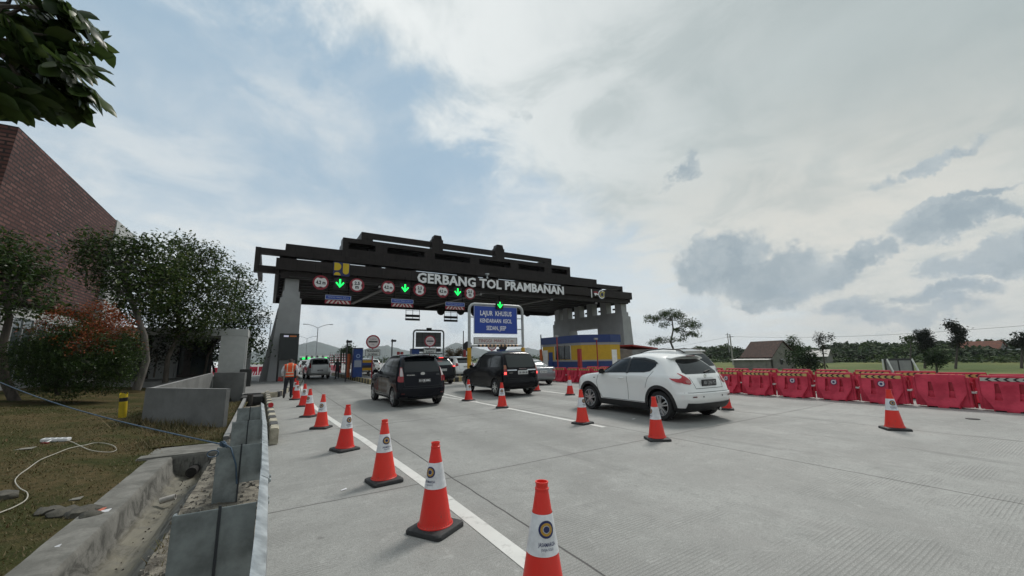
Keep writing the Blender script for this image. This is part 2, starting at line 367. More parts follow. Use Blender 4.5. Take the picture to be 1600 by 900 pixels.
def mat_plaza():
    """broom finished concrete slabs: joints, stains, tyre marks"""
    m = bpy.data.materials.new('plaza_concrete'); m.use_nodes = True; t = NT(m.node_tree)
    co = t.n('ShaderNodeTexCoord').outputs['Object']
    s = t.n('ShaderNodeSeparateXYZ', {0: co}); X, Y = s.outputs[0], s.outputs[1]
    wob = t.m('MULTIPLY', t.m('SUBTRACT', t.noise(co, 2.5, 3), .5), .035)
    Xw = t.m('ADD', X, wob); Yw = t.m('ADD', Y, wob)
    def line(v, pos, hw):
        return t.ss(t.m('ABSOLUTE', t.m('SUBTRACT', v, pos)), hw * .5, hw, 1.0, 0.0)
    lng = None
    for px in (2.1, 6.42, 10.62, 14.75, 19.0):
        l = line(Xw, px, .013); lng = l if lng is None else t.m('MAXIMUM', lng, l)
    ty = t.m('SUBTRACT', t.m('PINGPONG', t.m('ADD', t.m('SUBTRACT', Yw, t.m('MULTIPLY', X, .03)), 0.0), 2.5), 0.0)
    trn = t.ss(ty, .004, .012, 1.0, 0.0)
    joint = t.m('MAXIMUM', lng, trn)
    n6 = t.noise(t.vmul(co, (1.0, .8, 1)), 6.5, 9, .74, .4)
    # slabs differ a little in tone
    cell = t.n('ShaderNodeCombineXYZ', {0: t.m('FLOOR', t.m('DIVIDE', t.m('ADD', X, 2.2), 4.2)), 1: t.m('FLOOR', t.m('DIVIDE', Y, 5.0)), 2: 0.0})
    wn = t.n('ShaderNodeTexWhiteNoise', {'Vector': cell.outputs[0]}, noise_dimensions='3D').outputs[0]
    n1 = t.noise(co, .55, 7, .62, .6); n2 = t.noise(t.vmul(co, (1.0, .28, 1)), 1.7, 7, .68, .8); n3 = t.noise(co, 34, 6, .75); n5 = t.noise(co, 120, 3, .8)
    n4 = t.noise(t.vmul(co, (.35, 3.2, 1)), 2.4, 6, .65, .5)
    c = t.mix(t.ss(n1, .32, .68), (.262, .264, .250), (.35, .353, .336))
    c = t.mix(t.m('MULTIPLY', t.ss(n2, .45, .75), .60), c, (.24, .24, .225))
    c = t.mix(t.m('MULTIPLY', t.ss(n4, .55, .75), .22), c, (.50, .50, .475))
    c = t.mix(t.m('MULTIPLY', t.ss(n6, .50, .68), .55), c, (.20, .202, .192)); c = t.mix(t.m('MULTIPLY', t.ss(n6, .46, .30), .45), c, (.50, .505, .485))
    c = t.mix(t.m('MULTIPLY', wn, .16), c, (.23, .228, .215))
    # tyre darkening along the lanes
    for px, a in ((2.25, .30), (3.3, .42), (4.9, .38), (7.6, .44), (9.3, .40), (11.7, .36), (13.4, .32)):
        tr = t.ss(t.m('ABSOLUTE', t.m('SUBTRACT', t.m('ADD', X, t.m('MULTIPLY', wob, 12.0)), px)), .08, .62, 1.0, 0.0)
        tr = t.m('MULTIPLY', t.m('MULTIPLY', tr, a), t.m('MULTIPLY', t.ss(Y, 1.0, 13.0, .25, 1.0), t.ss(n2, .25, .6, .5, 1.2)))
        c = t.mix(tr, c, (.115, .115, .112))
    c = t.mix(t.m('MULTIPLY', t.ss(Y, 17.0, 30.0), .42), c, (.15, .155, .155))  # whole width turns darker towards the gate
    for x0, x1, ph, al in ((8.4, .5, .0, .5), (10.1, .6, .8, .45), (3.9, .35, 1.7, .4), (6.9, .8, 2.4, .4), (12.6, .7, 3.3, .45)):
        path = t.m('ADD', x0, t.m('MULTIPLY', t.m('SINE', t.m('ADD', t.m('MULTIPLY', Y, .16), ph)), x1))
        sc = t.ss(t.m('ABSOLUTE', t.m('SUBTRACT', t.m('ADD', X, t.m('MULTIPLY', wob, 3.0)), path)), .05, .14, 1.0, 0.0)
        c = t.mix(t.m('MULTIPLY', t.m('MULTIPLY', sc, al), t.ss(t.noise(t.vmul(co, (1, .3, 1)), 1.4, 6, .7), .46, .62)), c, (.10, .10, .098))
    # drips and small stains
    v = t.n('ShaderNodeTexVoronoi', {'Vector': t.vadd(co, t.vmul(t.noise(co, 3, 3, .6, 0, 1), (.3, .3, 0))), 'Scale': 2.2}).outputs[0]
    spot = t.m('MULTIPLY', t.ss(v, .03, .13, 1.0, 0.0), t.ss(t.noise(co, .4, 2), .46, .6))
    c = t.mix(t.m('MULTIPLY', spot, .7), c, (.10, .098, .094))
    c = t.mix(t.m('MULTIPLY', t.ss(n3, .44, .66), .65), c, (.19, .19, .178)); c = t.mix(t.m('MULTIPLY', t.ss(n5, .52, .68), .6), c, (.13, .13, .122)); c = t.mix(t.m('MULTIPLY', t.ss(n5, .48, .34), .5), c, (.56, .56, .535))
    # broom grooves, about 25 mm apart, running across the lanes
    gr = t.m('SINE', t.m('MULTIPLY', t.m('ADD', t.m('SUBTRACT', Y, t.m('MULTIPLY', X, .03)), t.m('MULTIPLY', wob, .3)), 185.0))
    gm = t.m('MULTIPLY', gr, t.ss(t.noise(t.vmul(co, (.5, 1.0, 1.0)), 1.1, 5, .65), .42, .60, .08, 1.0))
    c = t.mix(t.m('MULTIPLY', t.ss(gm, .25, .95), .50), c, (.15, .15, .142))
    edge = t.m('MAXIMUM', t.m('MULTIPLY', t.ss(ty, .0, .10, 1.0, 0.0), .18), 0.0)
    c = t.mix(edge, c, (.18, .178, .17))
    c = t.mix(t.m('MULTIPLY', joint, .85), c, (.055, .052, .05))
    p = t.n('ShaderNodeBsdfPrincipled', {'Base Color': c, 'Roughness': t.ss(n2, .3, .7, .82, .66), 'Specular IOR Level': .35})
    hgt = t.m('ADD', t.m('MULTIPLY', gm, .35), t.m('ADD', t.m('MULTIPLY', n3, .9), t.m('MULTIPLY', joint, -3.0)))
    t.set(p, 'Normal', t.n('ShaderNodeBump', {'Height': hgt, 'Strength': .6, 'Distance': .005}).outputs[0])
    t.n('ShaderNodeOutputMaterial', {'Surface': p.outputs[0]}); return m
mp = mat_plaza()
mb = MB()
def slab(poly, z1=0.0, z0=-.4):
    n = len(poly)
    mb.add([(x, y, z1) for x, y in poly] + [(x, y, z0) for x, y in poly], [tuple(range(n))] + [(i, i + n, (i + 1) % n + n, (i + 1) % n) for i in range(n)])
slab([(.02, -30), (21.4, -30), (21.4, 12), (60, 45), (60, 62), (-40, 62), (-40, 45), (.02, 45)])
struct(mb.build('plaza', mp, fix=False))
mb = MB(); mb.add([(-40, 62, .002), (60, 62, .002), (34, 420, .002), (-30, 420, .002)], [(0, 1, 2, 3)])
struct(mb.build('road', M('far_concrete', (.26, .26, .25), .85, var=.2, vscale=.4), fix=False))

# painted lines
paint = bpy.data.materials.new('road_paint'); paint.use_nodes = True; t = NT(paint.node_tree)
co = t.n('ShaderNodeTexCoord').outputs['Object']
wear = t.ss(t.noise(co, 5.5, 8, .72), .52, .72); wear2 = t.ss(t.noise(co, 1.1, 5, .6), .35, .65)
c = t.mix(t.m('MULTIPLY', wear2, .5), (.66, .66, .63), (.50, .50, .47)); c = t.mix(t.m('MULTIPLY', wear, .75), c, (.30, .295, .275))
t.n('ShaderNodeOutputMaterial', {'Surface': t.n('ShaderNodeBsdfPrincipled', {'Base Color': c, 'Roughness': .7}).outputs[0]})
mb = MB()
def stripe(pts, wd=.14, z=.004):
    vs = []; pts = [Vector((x, y, z)) for x, y in pts]
    for i, p in enumerate(pts):
        d = (pts[min(i + 1, len(pts) - 1)] - pts[max(i - 1, 0)]).normalized(); nrm = Vector((d.y, -d.x, 0))
        vs += [p - nrm * wd / 2, p + nrm * wd / 2]
    mb.add(vs, [(2 * i, 2 * i + 1, 2 * i + 3, 2 * i + 2) for i in range(len(pts) - 1)])
stripe([(1.76, -2), (1.75, 2.5), (1.735, 4.3)], .15); stripe([(1.75, 4.31), (1.70, 6), (1.62, 8.4), (1.5, 10.2), (1.40, 12.4), (1.33, 15), (1.34, 20), (1.6, 27), (2.2, 36), (2.6, 46)], .135)
stripe([(6.22, 6.55), (6.21, 12.0), (6.2, 13.5)], .13); stripe([(6.2, 13.52), (5.75, 18.5), (5.28, 25.5), (5.2, 46)], .12); stripe([(6.29, 12.9), (6.62, 18), (7.1, 25.5), (7.1, 46)], .12)
stripe([(10.4, 9.0), (10.4, 14.0)], .13); stripe([(10.4, 14.02), (10.05, 19), (9.9, 24), (9.9, 46)], .12); stripe([(10.48, 13.6), (10.9, 18), (11.3, 24), (11.3, 46)], .12)
struct(mb.build('lane_line', paint, fix=False))

# ------------------------------------------------------------------ verge: lawn, drain
def mat_lawn():
    m = bpy.data.materials.new('lawn'); m.use_nodes = True; t = NT(m.node_tree)
    co = t.n('ShaderNodeTexCoord').outputs['Object']
    n1 = t.noise(co, .8, 6, .65, .4); n2 = t.noise(co, 9, 6, .7); n3 = t.noise(co, 55, 4, .7)
    c = t.mix(t.ss(n1, .36, .62), (.046, .052, .016), (.115, .085, .042))
    c = t.mix(t.m('MULTIPLY', t.ss(n2, .42, .7), .65), c, (.028, .038, .012))
    c = t.mix(t.m('MULTIPLY', t.ss(n3, .5, .75), .5), c, (.15, .125, .07))
    p = t.n('ShaderNodeBsdfPrincipled', {'Base Color': c, 'Roughness': .95, 'Specular IOR Level': .1})
    t.set(p, 'Normal', t.n('ShaderNodeBump', {'Height': t.m('ADD', n3, t.m('MULTIPLY', n2, 1.5)), 'Strength': .9, 'Distance': .03}).outputs[0])
    t.n('ShaderNodeOutputMaterial', {'Surface': p.outputs[0]}); return m
LAWN = mat_lawn()
xs = [-40, -30, -24, -20] + [-17 + .35 * i for i in range(45)] + [-1.45]
ys = [-12 + .5 * i for i in range(100)] + [39, 42, 45]
struct(grid_sheet('lawn', xs, ys, lawn_h, LAWN))

def mat_drain():
    m = bpy.data.materials.new('drain_concrete'); m.use_nodes = True; t = NT(m.node_tree)
    co = t.n('ShaderNodeTexCoord').outputs['Object']; s = t.n('ShaderNodeSeparateXYZ', {0: co})
    n1 = t.noise(co, 3.0, 8, .68, .5); n2 = t.noise(t.vmul(co, (6, 1.2, 1.2)), 2.2, 7, .7, .8); n3 = t.noise(co, 40, 5, .7)
    c = t.mix(t.ss(n1, .3, .68), (.12, .118, .106), (.225, .22, .20))
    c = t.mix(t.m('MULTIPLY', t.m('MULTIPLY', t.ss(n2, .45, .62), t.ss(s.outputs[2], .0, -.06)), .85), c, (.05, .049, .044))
    c = t.mix(t.m('MULTIPLY', t.ss(n3, .4, .7), .35), c, (.10, .098, .09))
    # moss and silt low in the channel
    low = t.ss(s.outputs[2], -.32, -.2, 1.0, 0.0)
    c = t.mix(t.m('MULTIPLY', low, t.ss(n1, .35, .6, .2, .8)), c, (.21, .195, .15))
    p = t.n('ShaderNodeBsdfPrincipled', {'Base Color': c, 'Roughness': .92, 'Specular IOR Level': .2})
    t.set(p, 'Normal', t.n('ShaderNodeBump', {'Height': t.m('ADD', n3, t.m('MULTIPLY', n1, 2.0)), 'Strength': .45, 'Distance': .006}).outputs[0])
    t.n('ShaderNodeOutputMaterial', {'Surface': p.outputs[0]}); return m
DRAIN = mat_drain()
def jit(x, y, k=.02, f=3): return k * mnoise.noise(Vector((x * f, y * f, 4.2)))
prof = [(-1.56, .012), (-1.40, .02), (-1.27, .015), (-1.25, -.02), (-1.22, -.20), (-1.17, -.28), (-1.05, -.325), (-.95, -.31), (-.87, -.23), (-.80, -.13), (-.66, -.03), (-.55, .0)]
mb = MB(); ys = [-6 + .16 * i for i in range(93)]
for y in ys:
    for i, (x, z) in enumerate(prof):
        broken = 1 if 7.0 < y < 8.6 and x > -1.0 else 0
        zz = z + jit(x * 2, y, .006, 4) - (.12 * broken * sstep(7, 7.5, y) if i in (8, 9) else 0)
        mb.v.append((x - .006 * max(0, y - 3) + jit(x, y, .008) + (.03 * math.sin(y * 5.1) if i == len(prof) - 1 else 0), y, zz))
n = len(prof)
for j in range(len(ys) - 1):
    for i in range(n - 1): mb.f.append((j * n + i, j * n + i + 1, (j + 1) * n + i + 1, (j + 1) * n + i)); mb.mi.append(0)
struct(mb.build('drain', DRAIN, smooth=35, fix=False))
# cross wall where the channel dives under the walls, and the dark pipe mouth
mb = MB(); mb.box(-1.75, -.50, 8.72, 9.0, -.6, .04); mb.box(-1.7, -.62, 9.0, 9.75, -.6, .015)
struct(mb.build('drain_headwall', DRAIN, bevel=.02))
mb = MB(); mb.tube([(-1.0, 8.5, -.22), (-.98, 8.74, -.21)], .075, 14)
tag(mb.build('pipe_mouth', M('pipe_dark', (.015, .014, .013), .9)), 'dark pipe mouth at the head of the open concrete drain', 'pipe')
mb = MB(); mb.lathe([(.038, 0), (.038, .16), (.03, .16), (.03, 0)], 14, closed=True)
o = mb.build('waste_pipe', M('pvc_grey', (.42, .40, .37), .6, var=.25), loc=(-1.12, 7.1, -.24)); o.rotation_euler = (R(8), R(78), 0); shade(o.data, 40)
tag(o, 'short stub of grey plastic pipe sticking into the drain', 'pipe')
# rubble strip behind the guardrail
def rub_h(x, y): return .0 + .05 * mnoise.noise(Vector((x * 2.2, y * 1.4, 1))) + .03 * mnoise.noise(Vector((x * 8, y * 8, 2))) + .03
RUB = M('gravelly_soil', (.115, .10, .078), .95, var=.5, vscale=7, bump=.9, bscale=42, col2=(.17, .155, .125))
struct(grid_sheet('soil', [-.70 + .06 * i for i in range(13)] + [.045], [-6 + .12 * i for i in range(190)], lambda x, y: (rub_h(x, y) if x < .0 else -.02), RUB))
struct(grid_sheet('lawn_verge', [-1.8 + .1 * i for i in range(12)] + [-.69], [9.76 + .3 * i for i in range(31)], lambda x, y: .03 + .03 * mnoise.noise(Vector((x * 2, y, 3))), LAWN))

# far hills
hill = M('hill_forest', (.05, .075, .07), .95, var=.3, vscale=.01)
def ridge(name, Y0, prof, depth, seed):
    mb = MB(); ps = []
    for (xa, ya), (xb, yb) in zip(prof, prof[1:]):
        for i in range(14):
            tt = i / 14; px, py = lerp(xa, xb, tt), lerp(ya, yb, tt)
            p = at(px, py, Y0); p.z += 9 * mnoise.noise(Vector((px * .12, seed, 0))) + 4 * mnoise.noise(Vector((px * .5, seed, 0)))
            ps.append(p)
    rows = [(-depth, 0.0), (-depth * .55, .42), (-depth * .25, .75), (0, 1.0), (depth * .4, .6), (depth, 0)]
    for p in ps:
        for k, (dy, f) in enumerate(rows):
            q = p + Vector((p.x / p.y * dy, dy, 0)); nz = 1 + .22 * mnoise.noise(Vector((q.x * .006, q.y * .006, seed))) if 0 < k < 5 and k != 3 else 1
            mb.v.append((q.x, q.y, -6 + (p.z + 6) * f * nz))
    n = len(rows)
    for j in range(len(ps) - 1):
        for i in range(n - 1): mb.f.append((j * n + i, j * n + i + 1, (j + 1) * n + i + 1, (j + 1) * n + i)); mb.mi.append(0)
    struct(mb.build(name, hill, smooth=60))
ridge('hills', 2900, [(150, 560), (300, 556), (380, 552), (428, 545), (455, 541), (492, 532.5), (510, 538), (535, 545), (560, 548), (588, 541), (606, 540), (628, 546), (655, 551), (690, 545), (712, 535.5), (728, 538), (752, 546), (775, 549), (800, 546), (824, 543), (850, 549), (900, 551), (1000, 551), (1130, 551)], 520, 1)
ridge('low_hills', 1700, [(100, 566), (400, 562), (520, 556), (610, 557), (660, 560), (740, 556), (830, 557), (930, 555), (1100, 552)], 250, 5)
# ------------------------------------------------------------------ the toll gate
brown = bpy.data.materials.new('dark_brown_panel'); brown.use_nodes = True; t = NT(brown.node_tree)
co = t.n('ShaderNodeTexCoord').outputs['Object']; s3 = t.n('ShaderNodeSeparateXYZ', {0: co})
c = t.mix(t.ss(t.noise(co, 1.1, 6, .62), .3, .7), (.016, .0115, .0105), (.027, .020, .019))
c = t.mix(t.m('MULTIPLY', t.ss(t.noise(t.vmul(co, (3.5, 3.5, .25)), 1.6, 6, .7), .54, .70), .5), c, (.048, .040, .037))      # rain streaks
c = t.mix(t.m('MULTIPLY', t.n('ShaderNodeTexWhiteNoise', {'Vector': t.n('ShaderNodeCombineXYZ', {0: t.m('FLOOR', t.m('DIVIDE', s3.outputs[0], 1.22)), 1: 0.0, 2: 0.0}).outputs[0]}).outputs[0], .35), c, (.012, .009, .0085))
seam_ = t.ss(t.m('PINGPONG', s3.outputs[0], .61), .012, .024, 1.0, 0.0); c = t.mix(t.m('MULTIPLY', seam_, .8), c, (.004, .003, .003))
p = t.n('ShaderNodeBsdfPrincipled', {'Base Color': c, 'Roughness': .5, 'Specular IOR Level': .25}); t.n('ShaderNodeOutputMaterial', {'Surface': p.outputs[0]})
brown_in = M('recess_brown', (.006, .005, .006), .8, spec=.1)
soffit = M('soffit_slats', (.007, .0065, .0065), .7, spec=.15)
slat_m = M('slat_metal', (.05, .047, .046), .6)
brace_m = M('brace_grey', (.16, .155, .15), .6)
pier_m = M('pier_concrete', (.35, .355, .36), .75, var=.10, vscale=.8, bump=.1, bscale=14)
gate = thing('toll_gate', 'wide dark brown stepped toll gate spanning all the lanes on grey piers', 'toll gate', (18.1, 32.3, 0), R(.5))
GX, GY = 18.1, 32.3
def g(x): return x - GX
def h(y): return y - GY
def gpart(name, boxes, mat, bevel=0.0, parent=None, each=False):
    if each:
        for b in boxes: gpart(name, [b], mat, bevel, parent)
        return
    mb = MB()
    for b in boxes: mb.box(g(b[0]), g(b[1]), h(b[2]), h(b[3]), b[4], b[5], b[6] if len(b) > 6 else None)
    return mb.build(name, mat, parent or gate, bevel=bevel)
# piers: each a long wall along the road, stepped and flared, with openings under the roof
def pier(sign):
    xi = 1.5 if sign < 0 else 35.1            # inner face
    def X(d): return g(xi + sign * d)
    mb = MB()
    def bx(d0, d1, y0, y1, z0, z1): mb.box(min(X(d0), X(d1)), max(X(d0), X(d1)), h(y0), h(y1), z0, z1)
    Y0, Y1 = 32.7, 46.2
    # flared lower wall with a rectangular opening
    def wall(ya, yb, za, zb):
        def wd(z): return lerp(1.78, 1.36, z / 6.1)
        mb.hexa([(X(0), h(ya), za), (X(wd(za)), h(ya), za), (X(wd(za)), h(yb), za), (X(0), h(yb), za)],
                [(X(.0), h(ya), zb), (X(wd(zb)), h(ya), zb), (X(wd(zb)), h(yb), zb), (X(.0), h(yb), zb)])
    wall(Y0, 37.0, 0, 6.1); wall(42.6, Y1, 0, 6.1); wall(37.0, 42.6, 0, 3.6); wall(37.0, 42.6, 5.0, 6.1)
    # outer buttress, set back from the front
    def but(ya, yb, za, zb):
        q = lambda z: (lerp(1.55, 1.3, z / 5.4), lerp(2.25, 1.45, z / 5.4))
        (a0, b0), (a1, b1) = q(za), q(zb)
        mb.hexa([(X(a0), h(ya), za), (X(b0), h(ya), za), (X(b0), h(yb), za), (X(a0), h(yb), za)], [(X(a1), h(ya), zb), (X(b1), h(ya), zb), (X(b1), h(yb), zb), (X(a1), h(yb), zb)])
    but(33.4, 36.99, 0, 5.4); but(42.61, 45.6, 0, 5.4); but(37.0, 42.6, 0, 3.59)
    bx(.12, 1.22, Y0 + .15, Y1 - .15, 6.1, 6.62)
    for y in (33.0, 35.5, 38.0, 40.5, 43.0, 44.9):
        bx(.22, 1.12, y, y + 1.05, 6.62, 8.25)
    o = mb.build('pier', pier_m, gate, bevel=.015)
    for y in (34.6, 37.1, 39.6, 42.1):
        mb = MB(); mb.box(min(X(.5), X(.7)), max(X(.5), X(.7)), h(y - .2), h(y + .1), 7.0, 7.2); mb.build('lamp_bracket', black_plastic, gate)
pier(-1); pier(1)
# roof
L0, L1 = -.31, 36.55
gpart('fascia', [(L0, L1, 32.3, 32.62, 8.10, 8.93)], brown, .01)
gpart('lower_beam', [(.05, L1 - .36, 32.63, 33.0, 7.58, 8.10)], brown, .01)
gpart('side_fascia', [(L0, L0 + .25, 32.63, 48.9, 7.75, 8.93), (L1 - .25, L1, 32.63, 48.9, 7.75, 8.93), (L0, L1, 48.91, 49.2, 7.75, 8.93)], brown)
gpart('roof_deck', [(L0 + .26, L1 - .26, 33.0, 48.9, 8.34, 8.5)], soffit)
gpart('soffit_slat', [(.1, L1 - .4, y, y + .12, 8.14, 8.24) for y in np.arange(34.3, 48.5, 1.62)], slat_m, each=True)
for x0, x1 in ((8.8, 7.6), (18.2, 16.6), (27.0, 26.0)):
    mb = MB(); mb.bar((g(x0), h(33.2), 8.06), (g(x1), h(48.7), 8.06), .42, .1); mb.build('soffit_brace', brace_m, gate)
# open frame just behind the fascia
a0, a1 = -1.72, 37.85
gpart('roof_frame', [(a0, a1, 34.9, 35.4, 9.74, 10.2), (a0, a1, 34.9, 35.4, 8.30, 8.82), (a0, a0 + .36, 34.88, 35.42, 8.28, 10.22), (a1 - .36, a1, 34.88, 35.42, 8.28, 10.22),
                     (a0, a0 + .36, 35.42, 47.0, 9.62, 10.2), (a1 - .36, a1, 35.42, 47.0, 9.62, 10.2)], brown)
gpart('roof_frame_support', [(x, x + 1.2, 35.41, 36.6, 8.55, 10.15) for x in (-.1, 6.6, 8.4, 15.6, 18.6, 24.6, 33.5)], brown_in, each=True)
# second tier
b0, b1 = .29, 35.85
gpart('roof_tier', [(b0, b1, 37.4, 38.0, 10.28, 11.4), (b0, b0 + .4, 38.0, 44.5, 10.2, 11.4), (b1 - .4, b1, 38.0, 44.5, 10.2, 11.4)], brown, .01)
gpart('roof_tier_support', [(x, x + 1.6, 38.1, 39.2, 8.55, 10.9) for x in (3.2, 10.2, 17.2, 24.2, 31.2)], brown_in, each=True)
# third tier with recessed panels
c0, c1 = 4.75, 31.5
bx = [(c0, c1, 37.5, 38.3, 11.41, 11.62), (c0, c1, 37.5, 38.7, 12.22, 12.64), (c0, c0 + .5, 37.51, 39.6, 11.62, 12.22), (c1 - .5, c1, 37.51, 39.6, 11.62, 12.22)]
bx += [(x - .55, x + .55, 37.51, 38.2, 11.62, 12.22) for x in (8.2, 13.0, 18.1, 23.2, 28.0)]
gpart('ridge_tier', bx, brown, .01)
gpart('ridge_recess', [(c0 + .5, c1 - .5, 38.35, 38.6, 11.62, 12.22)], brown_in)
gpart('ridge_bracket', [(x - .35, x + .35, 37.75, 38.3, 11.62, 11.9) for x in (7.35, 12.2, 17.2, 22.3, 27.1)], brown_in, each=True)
# ridge beam with two posts
d0, d1 = 6.55, 29.6
gpart('ridge_beam', [(d0, d1, 38.8, 39.3, 13.30, 13.82), (d0, d0 + 1.1, 38.82, 39.28, 12.2, 13.3), (d1 - 1.1, d1, 38.82, 39.28, 12.2, 13.3), (d0, d0 + .5, 39.31, 41.6, 13.3, 13.8), (d1 - .5, d1, 39.31, 41.6, 13.3, 13.8)], brown, .01)
for x in (14.25, 21.9):
    mb = MB(); mb.box(g(x - .62), g(x + .62), h(38.6), h(39.4), 12.2, 14.1)
    mb.prism([(g(x) - .5, 14.1), (g(x) + .5, 14.1), (g(x) + .38, 14.55), (g(x) - .38, 14.55)], h(38.6), h(39.4))
    mb.build('ridge_post', brown, gate, bevel=.02)
# lettering
mb = MB(); put_text(mb, 'GERBANG TOL PRAMBANAN', g(18.0), 7.99, h(32.22), 1.2, bold=.034, width=15.9, height=.84, extrude=.05, spacing=1.04)
mb.build('gate_lettering', letter_white, gate)
yel = M('emblem_yellow', (.60, .42, .008), .4); navy = M('emblem_navy', (.010, .018, .10), .4); gold = M('emblem_gold', (.42, .36, .10), .4)
# yellow and blue emblem: rounded blocks on a dark blue plate
mb = MB(); ex, ez, s = g(3.47), 7.98, 1.0; y = h(32.27)
mb.box(ex, ex + 1.18, y, y + .03, ez - .02, ez + 1.06, 1)
def arcs(cx, cz, r, a0, a1, n=14): return [(cx + r * math.cos(lerp(a0, a1, i / n)), cz + r * math.sin(lerp(a0, a1, i / n))) for i in range(n + 1)]
P = math.pi
def plate(poly, mi, d=.02): mb.prism(poly, y - d, y - .001, mi=mi)
plate([(ex + .06, ez + .40)] + arcs(ex + .26, ez + .70, .30, -P / 2, P / 2) + [(ex + .06, ez + 1.0)], 0)
plate([(ex + .68, ez + 1.0)] + [(ex + .68, ez + .42)] + arcs(ex + .90, ez + .36, .22, P, 2 * P) + [(ex + 1.12, ez + 1.0)], 0)
plate(arcs(ex + .30, ez + .02, .24, 0, P), 0)
mb.build('ministry_emblem', [yel, navy], gate)
# company emblem on the right: ring with a tail, flag mark, thin divider
mb = MB(); cx, cz, y = g(31.5), 8.38, h(32.26)
disc(mb, cx, cz, y, .50, 28, 0, .38, R(50), R(330)); disc(mb, cx + .08, cz - .02, y - .004, .36, 28, 1, .20); disc(mb, cx + .40, cz + .24, y - .008, .13, 14, 1)
disc(mb, cx, cz, y + .02, .56, 28, 2)
mb.build('company_emblem', [letter_white, gold, navy], gate)
mb = MB(); mb.box(g(29.93), g(30.03), h(32.24), h(32.29), 7.92, 8.86); mb.build('divider', letter_white, gate)
mb = MB(); q = lambda pts, mi, d: mb.prism([(g(x), z) for x, z in pts], h(32.25) - d, h(32.28) - d, mi=mi)
q([(30.28, 8.62), (30.62, 8.68), (30.98, 8.60), (30.98, 8.40), (30.6, 8.50), (30.34, 8.44)], 0, 0)
q([(30.34, 8.43), (30.6, 8.49), (30.98, 8.39), (30.96, 8.26), (30.72, 8.32), (30.56, 8.14)], 1, 0)
mb.build('flag_emblem', [sign_red, letter_white], gate)
mb = MB(); mb.lathe([(.10, 8.93), (.10, 9.05), (.05, 9.06), (.05, 9.18), (.22, 9.34), (.22, 9.42)], 12, c=(g(16.9), h(32.45), 0)); mb.build('beacon', galv, gate)

for x in (7.0, 16.2, 24.5, 30.8):        # small cameras and conduit under the front beam
    mb = MB(); mb.box(g(x) - .07, g(x) + .07, h(32.35), h(32.62), 7.28, 7.44); mb.build('camera', pier_m, gate, bevel=.02)
    mb = MB(); mb.tube([(g(x), h(32.6), 7.44), (g(x), h(32.75), 7.60)], .03, 6); mb.build('camera_arm', brown_in, gate)
mb = MB(); mb.tube([(g(.6), h(32.6), 7.66), (g(35.8), h(32.6), 7.66)], .03, 6); mb.build('conduit', slat_m, gate)

# ------------------------------------------------------------------ signs hung on the gate
def y_up(cx, cz, y): return lambda u, v, d: (cx + u, y + d, cz + v)
def limit_sign(x, kind, label):
    t = thing('clearance_sign', label, 'road sign', (x, 32.16, 7.34), R(.5), 'round clearance signs under the gate edge')
    mb = MB(); mb.lathe([(.545, .0), (.55, .02), (.55, .05), (.0, .05)], 32, axis='Y'); mb.build('sign_plate', sign_red, t)
    mb = MB(); n = 40; rw = .43; pts = []
    for i in range(n):
        a = 2 * P * i / n; r = rw; dx, dz = math.cos(a), math.sin(a)
        k = abs(dx) if kind == 'width' else abs(dz)
        if k > .86: r = rw * (1 - .30 * (k - .86) / .14)
        pts.append((r * dx, r * dz))
    mb.prism(pts, -.012, -.002); mb.build('sign_face', sign_white, t)
    mb = MB()
    if kind == 'height':
        put_text(mb, '4.2 m', 0, -.12, -.016, .4, bold=.018, width=.66, height=.27)
        for s_ in (1, -1): mb.prism([(-.11, s_ * .42), (.11, s_ * .42), (0, s_ * .30)], -.018, -.013, mi=0)
    else:
        put_text(mb, '2.5', 0, .03, -.016, .4, bold=.018, width=.40, height=.25); put_text(mb, 'm', 0, -.27, -.016, .4, bold=.018, width=.26, height=.2)
        for s_ in (1, -1): mb.prism([(s_ * .42, -.11), (s_ * .42, .11), (s_ * .31, 0)], -.018, -.013, mi=0)
    mb.build('sign_text', sign_black, t)
    mb = MB(); mb.bar((0, .1, .5), (0, .1, .95), .06); mb.build('hanger', brown_in, t)
order = ['leftmost', 'middle', 'right hand']
for i, (xh, xw) in enumerate(((2.67, 5.25), (7.66, 10.29), (12.37, 14.99))):
    limit_sign(xh, 'height', 'round red rimmed 4.2 m height sign, %s of three along the gate' % order[i])
    limit_sign(xw, 'width', 'round red rimmed 2.5 m width sign, %s of three along the gate' % order[i])
case_m = M('signal_case', (.012, .014, .013), .5)
def arrow_poly(k=1.0):
    w = .055 * k
    return [(-w, .30 * k), (w, .30 * k), (w, -.12 * k), (.22 * k, .10 * k), (.285 * k, .03 * k), (0, -.30 * k), (-.285 * k, .03 * k), (-.22 * k, .10 * k), (-w, -.12 * k)]
def signal(x, y, z, label, k=1.0):
    t = thing('lane_signal', label, 'lane signal', (x, y, z), R(.5), 'green arrow lane signals')
    mb = MB(); mb.box(-.42 * k, .42 * k, 0, .16, -.42 * k, .42 * k); mb.build('case', case_m, t, bevel=.03)
    # the arrow is made of separate lamps packed close together
    mb = MB(); mb.prism(arrow_poly(k * 1.08), -.014, -.003); mb.build('lamp_arrow', led_green, t)
    mb = MB(); mb.bar((0, .1, .42 * k), (0, .1, .95 * k), .06); mb.build('hanger', brown_in, t)
for i, x in enumerate((4.0, 9.03, 13.76)):
    signal(x, 32.12, 7.37, 'green arrow signal between round signs, %s of the three on the gate' % order[i])
board_edge = M('board_edge', (.45, .5, .6), .5)
stripe_w = M('stripe_pale', (.60, .50, .46), .5)
